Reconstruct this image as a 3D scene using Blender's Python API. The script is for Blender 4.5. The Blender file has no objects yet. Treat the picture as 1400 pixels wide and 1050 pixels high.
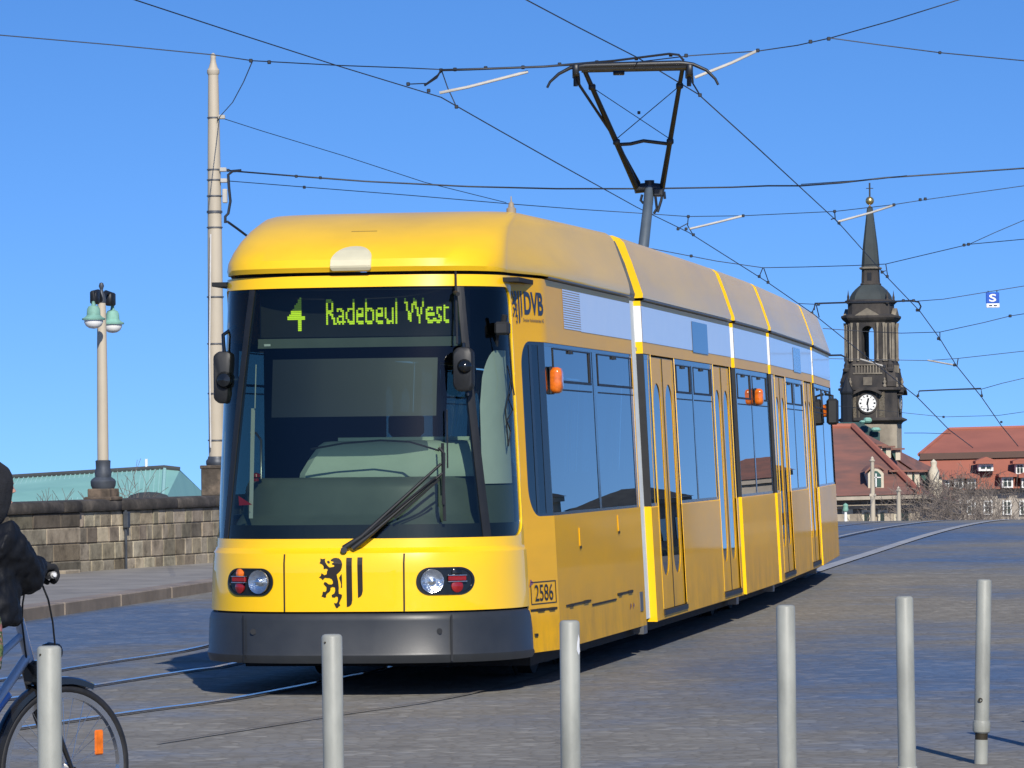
import bpy, bmesh, math, random
from mathutils import Matrix, Vector, noise
from mathutils.geometry import tessellate_polygon
from mathutils.bvhtree import BVHTree
random.seed(7)
R = math.radians
scene = bpy.context.scene
COL = scene.collection
# ------------------------------------------------------------------ camera
F, EYE, PITCH, ROLL = 6000.0, 1.63, 0.0156, 0.0106   # focal length in photo pixels (1400 wide), eye height in metres
cam_data = bpy.data.cameras.new('camera')
cam_data.sensor_width = 36.0
cam_data.lens = 36.0 * F / 1400.0
cam_data.clip_start = 0.5
cam_data.clip_end = 9000.0
cam = bpy.data.objects.new('camera', cam_data)
COL.objects.link(cam)
CAM = Matrix.Translation((0, 0, EYE)) @ Matrix.Rotation(R(90) + PITCH, 4, 'X') @ Matrix.Rotation(-ROLL, 4, 'Z')
cam.matrix_world = CAM
scene.camera = cam
CAMR = CAM.to_3x3()
def ray(px, py):
    return CAMR @ Vector(((px - 700) / F, -(py - 525) / F, -1.0))
def at(px, py, y):
    d = ray(px, py)
    return Vector((0, 0, EYE)) + d * (y / d.y)
def atz(px, py, z):
    d = ray(px, py)
    return Vector((0, 0, EYE)) + d * ((z - EYE) / d.z)
def ground(px, py):
    return atz(px, py, 0.0)
def proj(p):
    q = CAM.inverted() @ Vector(p)
    return 700 + F * q.x / -q.z, 525 - F * q.y / -q.z
# ------------------------------------------------------------------ mesh builder
class MB:
    def __init__(s):
        s.v, s.f, s.m = [], [], []
    def add(s, vs, fs, mi=0):
        o = len(s.v)
        s.v += [tuple(v) for v in vs]
        for f in fs:
            s.f.append(tuple(o + i for i in f)); s.m.append(mi)
        return s
    def quad(s, a, b, c, d, mi=0):
        return s.add([a, b, c, d], [(0, 1, 2, 3)], mi)
    def box(s, x0, x1, y0, y1, z0, z1, mi=0, M=None):
        vs = [Vector((x, y, z)) for z in (z0, z1) for y in (y0, y1) for x in (x0, x1)]
        if M is not None: vs = [M @ v for v in vs]
        return s.add(vs, [(0, 2, 3, 1), (4, 5, 7, 6), (0, 1, 5, 4), (2, 6, 7, 3), (0, 4, 6, 2), (1, 3, 7, 5)], mi)
    def bbox(s, x0, x1, y0, y1, z0, z1, b=0.01, mi=0, M=None):
        # box with chamfered edges
        vs = []; idx = {}
        for k, z in enumerate((z0, z1)):
            for j, y in enumerate((y0, y1)):
                for i, x in enumerate((x0, x1)):
                    dx, dy, dz = (b, -b)[i], (b, -b)[j], (b, -b)[k]
                    for a, v in (('x', (x, y + dy, z + dz)), ('y', (x + dx, y, z + dz)), ('z', (x + dx, y + dy, z))):
                        idx[(i, j, k, a)] = len(vs); vs.append(Vector(v))
        g = lambda i, j, k, a: idx[(i, j, k, a)]
        fs = []
        for i in (0, 1):
            q = [g(i, 0, 0, 'x'), g(i, 0, 1, 'x'), g(i, 1, 1, 'x'), g(i, 1, 0, 'x')]; fs.append(q if i == 0 else q[::-1])
            q = [g(0, i, 0, 'y'), g(1, i, 0, 'y'), g(1, i, 1, 'y'), g(0, i, 1, 'y')]; fs.append(q if i == 0 else q[::-1])
            q = [g(0, 0, i, 'z'), g(0, 1, i, 'z'), g(1, 1, i, 'z'), g(1, 0, i, 'z')]; fs.append(q if i == 0 else q[::-1])
            for j in (0, 1):
                fs.append([g(0, i, j, 'y'), g(1, i, j, 'y'), g(1, i, j, 'z'), g(0, i, j, 'z')])
                fs.append([g(i, 0, j, 'x'), g(i, 1, j, 'x'), g(i, 1, j, 'z'), g(i, 0, j, 'z')])
                fs.append([g(i, j, 0, 'x'), g(i, j, 1, 'x'), g(i, j, 1, 'y'), g(i, j, 0, 'y')])
                for k in (0, 1):
                    fs.append([g(i, j, k, 'x'), g(i, j, k, 'y'), g(i, j, k, 'z')])
        if M is not None: vs = [M @ v for v in vs]
        return s.add(vs, fs, mi)
    def tube(s, pts, r, n=8, mi=0, cap=True):
        pts = [Vector(p) for p in pts]
        k = len(pts)
        rs = list(r) if isinstance(r, (list, tuple)) else [r] * k
        up = None; vs = []
        for i, p in enumerate(pts):
            t = (pts[min(i + 1, k - 1)] - pts[max(i - 1, 0)])
            t = t.normalized() if t.length > 1e-9 else Vector((0, 0, 1))
            if up is None:
                up = t.orthogonal().normalized()
            else:
                up = up - t * up.dot(t)
                up = up.normalized() if up.length > 1e-6 else t.orthogonal().normalized()
            w = t.cross(up)
            for j in range(n):
                a = 2 * math.pi * j / n
                vs.append(p + (up * math.cos(a) + w * math.sin(a)) * rs[i])
        fs = []
        for i in range(k - 1):
            for j in range(n):
                a, b = i * n + j, i * n + (j + 1) % n
                fs.append((a, b, b + n, a + n))
        if cap:
            fs.append(tuple(range(n))[::-1]); fs.append(tuple((k - 1) * n + j for j in range(n)))
        return s.add(vs, fs, mi)
    def lathe(s, prof, n=24, mi=0, M=None, cap=True, mis=None, phase=0.0):
        # prof: (radius, z) from bottom to top
        vs, fs = [], []
        for r, z in prof:
            for j in range(n):
                a = 2 * math.pi * j / n + phase
                vs.append(Vector((r * math.cos(a), r * math.sin(a), z)))
        if M is not None: vs = [M @ v for v in vs]
        o = len(s.v); s.v += [tuple(v) for v in vs]
        for i in range(len(prof) - 1):
            for j in range(n):
                a, b = i * n + j, i * n + (j + 1) % n
                s.f.append((o + a, o + b, o + b + n, o + a + n)); s.m.append(mis[i] if mis else mi)
        if cap:
            s.f.append(tuple(o + j for j in range(n))[::-1]); s.m.append(mis[0] if mis else mi)
            s.f.append(tuple(o + (len(prof) - 1) * n + j for j in range(n))); s.m.append(mis[-1] if mis else mi)
        return s
    def rings(s, rings, closed=True, cap0=False, cap1=False, mi=0):
        n = len(rings[0]); vs = [v for r in rings for v in r]; fs = []
        for i in range(len(rings) - 1):
            for j in range(n if closed else n - 1):
                a, b = i * n + j, i * n + (j + 1) % n
                fs.append((a, b, b + n, a + n))
        if cap0: fs.append(tuple(range(n))[::-1])
        if cap1: fs.append(tuple((len(rings) - 1) * n + j for j in range(n)))
        return s.add(vs, fs, mi)
    def poly(s, pts, mi=0):
        # concave polygon of 3d points, triangulated
        pts = [Vector(p) for p in pts]
        tris = tessellate_polygon([pts])
        return s.add(pts, [tuple(t) for t in tris], mi)
    def prism(s, pts2, z0, z1, mi=0, M=None):
        # 2d outline (counter-clockwise) extruded along z
        n = len(pts2)
        vs = [Vector((x, y, z)) for z in (z0, z1) for x, y in pts2]
        tris = tessellate_polygon([[Vector((x, y, 0)) for x, y in pts2]])
        fs = [tuple(t) for t in tris] + [tuple(n + i for i in reversed(t)) for t in tris]
        fs += [(i, (i + 1) % n, n + (i + 1) % n, n + i) for i in range(n)]
        if M is not None: vs = [M @ v for v in vs]
        return s.add(vs, fs, mi)
    def build(s, name, mats, parent=None, M=None, smooth=None, fix=True, col=None):
        me = bpy.data.meshes.new(name)
        me.from_pydata(s.v, [], s.f)
        for m in (mats if isinstance(mats, (list, tuple)) else [mats]):
            me.materials.append(m)
        me.polygons.foreach_set('material_index', s.m)
        if fix:
            bm = bmesh.new(); bm.from_mesh(me)
            bmesh.ops.recalc_face_normals(bm, faces=bm.faces)
            bm.to_mesh(me); bm.free()
        if smooth is not None:
            me.polygons.foreach_set('use_smooth', [True] * len(me.polygons))
            me.set_sharp_from_angle(angle=R(smooth))
        if col is not None:
            ca = me.color_attributes.new('tint', 'FLOAT_COLOR', 'POINT')
            for i, c in enumerate(col): ca.data[i].color = (c, c, c, 1) if not isinstance(c, tuple) else (*c, 1)
        me.update()
        o = bpy.data.objects.new(name, me)
        COL.objects.link(o)
        place(o, parent, M)
        return o
def build_each(mb, name, mats, parent=None, Mx=None, **kw):
    # one object for each connected piece
    up = list(range(len(mb.v)))
    def find(a):
        while up[a] != a: up[a] = up[up[a]]; a = up[a]
        return a
    for f in mb.f:
        r = find(f[0])
        for i in f[1:]: up[find(i)] = r
    groups = {}
    for k, f in enumerate(mb.f): groups.setdefault(find(f[0]), []).append(k)
    out = []
    for ks in groups.values():
        m2 = MB(); ids = {}
        for k in ks:
            f = []
            for i in mb.f[k]:
                if i not in ids: ids[i] = len(m2.v); m2.v.append(mb.v[i])
                f.append(ids[i])
            m2.f.append(tuple(f)); m2.m.append(mb.m[k])
        out.append(m2.build(name, mats, parent, Mx, **kw))
    return out
WM = {}
def place(o, parent=None, M=None):
    M = M or Matrix.Identity(4)
    WM[o.name] = M
    if parent is not None:
        o.parent = parent
        o.matrix_parent_inverse = WM[parent.name].inverted()
    o.matrix_basis = M
def tag(o, label=None, cat=None, group=None, kind=None):
    if label: o['label'] = label
    if cat: o['category'] = cat
    if group: o['group'] = group
    if kind: o['kind'] = kind
    return o
def empty(name, loc, label=None, cat=None, group=None, size=0.3):
    o = bpy.data.objects.new(name, None); COL.objects.link(o)
    o.empty_display_size = size
    place(o, None, Matrix.Translation(loc))
    return tag(o, label, cat, group)
def dup(root, loc, label=None):
    c = root.copy(); COL.objects.link(c); c.location = loc
    if label: c['label'] = label
    for ch in list(root.children):
        d = ch.copy(); COL.objects.link(d); d.parent = c; d.matrix_parent_inverse = ch.matrix_parent_inverse.copy()
        for g in list(ch.children):
            e = g.copy(); COL.objects.link(e); e.parent = d; e.matrix_parent_inverse = g.matrix_parent_inverse.copy()
    return c
def text_shape(txt, size=1.0, extrude=0.0, bold=0.0, spacing=1.0):
    # vertices and faces of a line of lettering in the xy plane, left aligned at 0,0
    cu = bpy.data.curves.new('lettering', 'FONT')
    cu.body = txt; cu.size = size; cu.extrude = extrude; cu.offset = bold; cu.space_character = spacing
    cu.resolution_u = 4
    ob = bpy.data.objects.new('lettering', cu); COL.objects.link(ob)
    dg = bpy.context.evaluated_depsgraph_get(); dg.update()
    me = ob.evaluated_get(dg).to_mesh()
    vs = [v.co.copy() for v in me.vertices]; fs = [tuple(p.vertices) for p in me.polygons]
    ob.evaluated_get(dg).to_mesh_clear()
    bpy.data.objects.remove(ob); bpy.data.curves.remove(cu)
    return vs, fs
def fit_text(txt, x0, x1, y0, y1, bold=0.0, spacing=1.0):
    vs, fs = text_shape(txt, 1.0, 0.0, bold, spacing)
    ax, bx = min(v.x for v in vs), max(v.x for v in vs)
    ay, by = min(v.y for v in vs), max(v.y for v in vs)
    return [Vector((x0 + (v.x - ax) / (bx - ax) * (x1 - x0), y0 + (v.y - ay) / (by - ay) * (y1 - y0), 0)) for v in vs], fs
# ------------------------------------------------------------------ materials
def new_mat(name):
    m = bpy.data.materials.new(name); m.use_nodes = True
    nt = m.node_tree; nt.nodes.clear()
    out = nt.nodes.new('ShaderNodeOutputMaterial')
    return m, nt, out
def node(nt, t, **kw):
    n = nt.nodes.new(t)
    for k, v in kw.items(): setattr(n, k, v)
    return n
def setin(n, **kw):
    for k, v in kw.items():
        n.inputs[k.replace('_', ' ')].default_value = v
def noise_tex(nt, scale, detail=3, rough=0.55, vec=None, coord='Object'):
    tc = node(nt, 'ShaderNodeTexCoord')
    n = node(nt, 'ShaderNodeTexNoise'); setin(n, Scale=scale, Detail=detail, Roughness=rough)
    src = tc.outputs[coord]
    if vec:
        mp = node(nt, 'ShaderNodeMapping'); mp.inputs['Scale'].default_value = vec
        nt.links.new(src, mp.inputs[0]); src = mp.outputs[0]
    nt.links.new(src, n.inputs['Vector'])
    return n
def ramp(nt, fac, stops):
    r = node(nt, 'ShaderNodeValToRGB')
    el = r.color_ramp.elements
    while len(el) < len(stops): el.new(0.5)
    for e, (p, c) in zip(el, stops):
        e.position = p; e.color = (*c, 1) if len(c) == 3 else c
    nt.links.new(fac, r.inputs[0])
    return r
def rgb(c): return (c[0], c[1], c[2], 1)
def mat(name, color, rough=0.5, metal=0.0, var=0.12, scale=6.0, spec=0.5, coat=0.0, bump=0.0, bscale=60.0, rvar=0.1, coat_rough=0.04, vec=None, color2=None, emit=None):
    """Plain surface with a little wear: the colour drifts by var over a noise of the given scale."""
    m, nt, out = new_mat(name)
    b = node(nt, 'ShaderNodeBsdfPrincipled')
    n = noise_tex(nt, scale, 5, 0.6, vec)
    c2 = color2 or tuple(c * (1 - var) for c in color)
    c1 = color if color2 else tuple(min(1, c * (1 + var * 0.6)) for c in color)
    r = ramp(nt, n.outputs['Fac'], [(0.32, c2), (0.68, c1)])
    nt.links.new(r.outputs[0], b.inputs['Base Color'])
    mr = node(nt, 'ShaderNodeMapRange'); setin(mr, To_Min=max(0, rough - rvar), To_Max=min(1, rough + rvar))
    nt.links.new(n.outputs['Fac'], mr.inputs['Value']); nt.links.new(mr.outputs[0], b.inputs['Roughness'])
    setin(b, Metallic=metal, Specular_IOR_Level=spec, Coat_Weight=coat, Coat_Roughness=coat_rough)
    if bump:
        n2 = noise_tex(nt, bscale, 4, 0.6, vec)
        bp = node(nt, 'ShaderNodeBump'); setin(bp, Strength=bump, Distance=0.01)
        nt.links.new(n2.outputs['Fac'], bp.inputs['Height']); nt.links.new(bp.outputs[0], b.inputs['Normal'])
    if emit:
        b.inputs['Emission Color'].default_value = rgb(emit[:3]); b.inputs['Emission Strength'].default_value = emit[3]
    nt.links.new(b.outputs[0], out.inputs[0])
    return m
def glass(name, tint, boost=1.6, base=0.05, rough=0.0, wavy=0.0):
    """Thin pane: tinted see-through plus a mirror that grows towards grazing view (Fresnel)."""
    m, nt, out = new_mat(name)
    lw = node(nt, 'ShaderNodeLayerWeight'); setin(lw, Blend=0.5)
    p = node(nt, 'ShaderNodeMath', operation='POWER'); p.inputs[1].default_value = 5
    nt.links.new(lw.outputs['Facing'], p.inputs[0])
    mu = node(nt, 'ShaderNodeMath', operation='MULTIPLY_ADD', use_clamp=True); mu.inputs[1].default_value = boost * 0.95; mu.inputs[2].default_value = base * boost
    nt.links.new(p.outputs[0], mu.inputs[0])
    t = node(nt, 'ShaderNodeBsdfTransparent'); t.inputs[0].default_value = rgb(tint)
    g = node(nt, 'ShaderNodeBsdfGlossy'); g.inputs['Roughness'].default_value = rough
    if wavy:
        n = noise_tex(nt, 0.8, 1); bp = node(nt, 'ShaderNodeBump'); setin(bp, Strength=wavy, Distance=0.02)
        nt.links.new(n.outputs['Fac'], bp.inputs['Height']); nt.links.new(bp.outputs[0], g.inputs['Normal'])
    mx = node(nt, 'ShaderNodeMixShader')
    nt.links.new(mu.outputs[0], mx.inputs[0]); nt.links.new(t.outputs[0], mx.inputs[1]); nt.links.new(g.outputs[0], mx.inputs[2])
    nt.links.new(mx.outputs[0], out.inputs[0])
    return m
def tinted(name, color, color2=None, rough=0.85, scale=8.0, bump=0.3, bscale=40.0, var=0.5):
    """Stone whose blocks carry their own shade in the 'tint' attribute."""
    m, nt, out = new_mat(name)
    b = node(nt, 'ShaderNodeBsdfPrincipled'); setin(b, Roughness=rough, Specular_IOR_Level=0.3)
    a = node(nt, 'ShaderNodeAttribute'); a.attribute_name = 'tint'
    n = noise_tex(nt, scale, 6, 0.65)
    r = ramp(nt, n.outputs['Fac'], [(0.3, tuple(c * (1 - var) for c in color)), (0.5, color), (0.72, color2 or tuple(c * (1 + var) for c in color))])
    mx = node(nt, 'ShaderNodeMix', data_type='RGBA', blend_type='MULTIPLY'); mx.inputs[0].default_value = 1
    nt.links.new(r.outputs[0], mx.inputs[6]); nt.links.new(a.outputs['Color'], mx.inputs[7])
    nt.links.new(mx.outputs[2], b.inputs['Base Color'])
    n2 = noise_tex(nt, bscale, 5, 0.7); bp = node(nt, 'ShaderNodeBump'); setin(bp, Strength=bump, Distance=0.02)
    nt.links.new(n2.outputs['Fac'], bp.inputs['Height']); nt.links.new(bp.outputs[0], b.inputs['Normal'])
    nt.links.new(b.outputs[0], out.inputs[0])
    return m
M = {}
M['yellow'] = mat('yellow_paint', (0.94, 0.555, 0.004), 0.36, var=0.04, scale=1.5, coat=0.7, coat_rough=0.03, spec=0.3)
def grimy_yellow():
    m = mat('yellow_paint_dusty', (0.84, 0.43, 0.003), 0.45, var=0.10, scale=1.2, coat=0.22, coat_rough=0.04, spec=0.06, vec=(1, 0.4, 2.0))
    nt = m.node_tree; b = [n for n in nt.nodes if n.type == 'BSDF_PRINCIPLED'][0]
    src = b.inputs['Base Color'].links[0].from_socket
    tc = node(nt, 'ShaderNodeTexCoord'); sx = node(nt, 'ShaderNodeSeparateXYZ'); nt.links.new(tc.outputs['Object'], sx.inputs[0])
    mr = node(nt, 'ShaderNodeMapRange'); setin(mr, From_Min=0.75, From_Max=0.22, To_Min=0.0, To_Max=1.0); nt.links.new(sx.outputs['Z'], mr.inputs['Value'])
    n = noise_tex(nt, 5.0, 6, 0.7, (1, 0.6, 0.35))           # road dirt thrown up on the skirt, running in streaks
    r = ramp(nt, n.outputs['Fac'], [(0.42, (0, 0, 0)), (0.75, (0.55, 0.55, 0.55))])
    mu = node(nt, 'ShaderNodeMath', operation='MULTIPLY'); nt.links.new(r.outputs[0], mu.inputs[0]); nt.links.new(mr.outputs[0], mu.inputs[1])
    mx = node(nt, 'ShaderNodeMix', data_type='RGBA'); nt.links.new(mu.outputs[0], mx.inputs[0]); nt.links.new(src, mx.inputs[6]); mx.inputs[7].default_value = (0.13, 0.085, 0.04, 1)
    nt.links.new(mx.outputs[2], b.inputs['Base Color'])
    return m
M['yellow_dusty'] = grimy_yellow()
M['yellow_roof'] = mat('yellow_roof_shell', (0.93, 0.55, 0.008), 0.42, var=0.10, scale=1.2, coat=0.6, coat_rough=0.12, spec=0.3, vec=(1, 0.4, 2.0))
M['white'] = mat('white_paint', (0.80, 0.80, 0.78), 0.35, var=0.03, coat=0.8)
M['black'] = mat('black_rubber', (0.012, 0.013, 0.014), 0.55, var=0.2)
M['black_gloss'] = mat('black_gloss', (0.008, 0.010, 0.012), 0.15, var=0.2, rvar=0.05)
M['bumper'] = mat('charcoal_plastic', (0.026, 0.029, 0.032), 0.42, var=0.15, scale=4, bump=0.05, bscale=200)
M['gutter'] = mat('aluminium_gutter', (0.16, 0.16, 0.16), 0.45, 0.6)
M['bellows'] = mat('grey_bellows', (0.10, 0.105, 0.10), 0.6, var=0.15)
M['bellows_pale'] = mat('pale_bellows_strip', (0.55, 0.58, 0.56), 0.5, var=0.1)
M['under'] = mat('underframe_dark', (0.012, 0.012, 0.012), 0.8)
M['steel'] = mat('steel', (0.35, 0.35, 0.36), 0.35, 0.9)
M['panto'] = mat('dark_painted_steel', (0.012, 0.015, 0.020), 0.45, 0.1)
M['panto_mast'] = mat('grey_painted_steel', (0.075, 0.10, 0.125), 0.5, 0.1)
M['wire'] = mat('dark_copper_wire', (0.02, 0.025, 0.035), 0.5, 0.3)
M['arm'] = mat('pale_insulated_rod', (0.45, 0.43, 0.38), 0.5)
M['glass_front'] = glass('windscreen_glass', (0.46, 0.54, 0.48), 1.05, 0.045)
M['glass_side'] = glass('tinted_side_glass', (0.12, 0.19, 0.22), 1.2, 0.05, wavy=0.02)
M['glass_dark'] = mat('dark_pane', (0.012, 0.02, 0.03), 0.06, var=0.1, spec=0.9, rvar=0.02)
M['console'] = mat('grey_green_plastic', (0.58, 0.66, 0.58), 0.5, var=0.05)
M['console_dark'] = mat('grey_plastic', (0.135, 0.155, 0.132), 0.5, var=0.08)
M['cab_dark'] = mat('cab_lining', (0.008, 0.010, 0.012), 0.8)
M['cab_pale'] = mat('cab_pale_panel', (0.86, 0.88, 0.84), 0.5, var=0.05)
M['interior'] = mat('interior_grey', (0.30, 0.31, 0.31), 0.6)
M['floor'] = mat('interior_floor', (0.05, 0.05, 0.055), 0.7)
M['seat'] = mat('seat_cloth', (0.05, 0.08, 0.16), 0.9)
M['lamp_glass'] = glass('clear_lamp_glass', (0.9, 0.92, 0.93), 1.5, 0.06)
M['silver'] = mat('lamp_reflector', (0.75, 0.77, 0.78), 0.18, 0.95, var=0.1, scale=30, bump=0.6, bscale=40)
M['red'] = mat('red_lens', (0.26, 0.008, 0.009), 0.2, var=0.2, scale=30, coat=0.6)
M['orange'] = mat('orange_lens', (0.75, 0.16, 0.008), 0.2, var=0.35, scale=22, coat=0.6)
M['emblem'] = mat('black_emblem', (0.015, 0.010, 0.006), 0.4)
M['navy'] = mat('navy_lettering', (0.02, 0.03, 0.055), 0.4)
M['seam'] = mat('dark_seam', (0.02, 0.014, 0.004), 0.7)
M['led'] = mat('led_lit', (0.3, 0.5, 0.02), 0.5, emit=(0.66, 0.88, 0.02, 1.05))
M['led_dim'] = mat('led_fading', (0.1, 0.2, 0.02), 0.5, emit=(0.30, 0.55, 0.05, 0.30))
M['bollard'] = mat('grey_bollard_paint', (0.295, 0.30, 0.26), 0.48, 0.0, var=0.24, scale=7, vec=(1, 1, 0.4), rvar=0.1, bump=0.05, bscale=90)
M['mast'] = mat('cream_mast_paint', (0.47, 0.41, 0.31), 0.6, var=0.12, scale=3, vec=(1, 1, 0.3))
M['cast_iron'] = mat('dark_cast_iron', (0.06, 0.07, 0.085), 0.5, 0.2, var=0.3)
M['copper'] = mat('verdigris', (0.20, 0.40, 0.32), 0.7, var=0.3, scale=6)
M['globe'] = mat('milk_glass_globe', (0.85, 0.85, 0.82), 0.25, var=0.02, coat=0.4)
M['iron_black'] = mat('black_iron', (0.012, 0.014, 0.018), 0.5, 0.2)
M['gold'] = mat('gilded', (0.75, 0.52, 0.22), 0.3, 0.9)
# ------------------------------------------------------------------ world and sun
SUN_AZ, SUN_EL = R(10.5), R(34.0)       # sun behind the camera, to its right
world = bpy.data.worlds.new('World'); scene.world = world; world.use_nodes = True
wt = world.node_tree; wt.nodes.clear()
wo = wt.nodes.new('ShaderNodeOutputWorld'); bg = wt.nodes.new('ShaderNodeBackground')
sky = wt.nodes.new('ShaderNodeTexSky'); sky.sky_type = 'NISHITA'; sky.sun_disc = False
sky.sun_elevation = SUN_EL; sky.sun_rotation = math.pi - SUN_AZ
sky.altitude = 100; sky.air_density = 1.0; sky.dust_density = 0.25; sky.ozone_density = 4.0
tc = wt.nodes.new('ShaderNodeTexCoord'); mp = wt.nodes.new('ShaderNodeMapping')
mp.inputs['Location'].default_value = (0, 0, 0.195)      # the bridge climbs; the sky's pale rim lies below the deck's horizon
mp.inputs['Scale'].default_value = (1, 1, 1.9)
hs = wt.nodes.new('ShaderNodeHueSaturation'); hs.inputs['Saturation'].default_value = 1.24; hs.inputs['Value'].default_value = 1.10; hs.inputs['Hue'].default_value = 0.509
wt.links.new(tc.outputs['Generated'], mp.inputs[0]); nz = wt.nodes.new('ShaderNodeVectorMath'); nz.operation = 'NORMALIZE'
wt.links.new(mp.outputs[0], nz.inputs[0]); wt.links.new(nz.outputs[0], sky.inputs[0])
wt.links.new(sky.outputs[0], hs.inputs['Color']); wt.links.new(hs.outputs[0], bg.inputs['Color'])
bg.inputs['Strength'].default_value = 0.13
wt.links.new(bg.outputs[0], wo.inputs[0])
sun_data = bpy.data.lights.new('sun', 'SUN'); sun_data.energy = 4.2; sun_data.angle = R(0.5); sun_data.color = (1.0, 0.94, 0.84)
sun = bpy.data.objects.new('sun', sun_data); COL.objects.link(sun)
sd = Vector((math.sin(SUN_AZ) * math.cos(SUN_EL), -math.cos(SUN_AZ) * math.cos(SUN_EL), math.sin(SUN_EL)))
sun.rotation_euler = sd.to_track_quat('Z', 'Y').to_euler(); sun.location = sd * 100
scene.view_settings.view_transform = 'Standard'; scene.view_settings.look = 'None'
scene.view_settings.exposure = 0.28; scene.view_settings.gamma = 1.0
scene.render.engine = 'CYCLES'
scene.cycles.max_bounces = 8; scene.cycles.transparent_max_bounces = 12; scene.cycles.use_denoising = True
scene.cycles.caustics_reflective = False; scene.cycles.caustics_refractive = False
# ------------------------------------------------------------------ ground
def deck_z(y):
    if y < 75: return 0.0
    if y < 210: return -0.000173 * (y - 75) ** 2
    z0 = -0.000173 * 135 ** 2
    return z0 - 0.02 * (y - 210) if y < 400 else z0 - 3.8 - 0.012 * (y - 400)
# tram alignment: side plane of each of the five sections (fitted to the photograph)
YAW = [0.1727, 0.1632, 0.1526, 0.1363, 0.1162]
LEN = [4.69, 6.61, 3.70, 6.61, 4.68]
HW = 1.225
SEC = []
_x, _y = 0.3264, 30.7278
for _l, _a in zip(LEN, YAW):
    SEC.append((_x - HW * math.cos(_a), _y + HW * math.sin(_a), _a))
    _x += _l * math.sin(_a); _y += _l * math.cos(_a)
def centre_pts():
    pts = [Vector((cx, cy, 0)) for cx, cy, a in SEC[1:]]
    cx, cy, a = SEC[4]
    end = Vector((cx + 5.5 * math.sin(a), cy + 5.5 * math.cos(a), 0))
    pts.append(end)
    e = ground(1322, 712); e.x -= 0.72
    pts += [end.lerp(e, 0.3), end.lerp(e, 0.6), e]
    d = (e - end).normalized()
    pts += [e + d * 30, e + d * 80]
    return pts
def smooth_line(pts, n=6):
    out = []
    for i in range(len(pts) - 1):
        p0, p1, p2, p3 = pts[max(i - 1, 0)], pts[i], pts[i + 1], pts[min(i + 2, len(pts) - 1)]
        for k in range(n):
            t = k / n
            out.append(0.5 * ((2 * p1) + (p2 - p0) * t + (2 * p0 - 5 * p1 + 4 * p2 - p3) * t * t + (3 * p1 - p0 - 3 * p2 + p3) * t ** 3))
    out.append(pts[-1]); return out
def offset_line(pts, off):
    out = []
    for i, p in enumerate(pts):
        t = (pts[min(i + 1, len(pts) - 1)] - pts[max(i - 1, 0)]).normalized()
        out.append(Vector((p.x + t.y * off, p.y - t.x * off, 0)))
    return out
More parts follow.
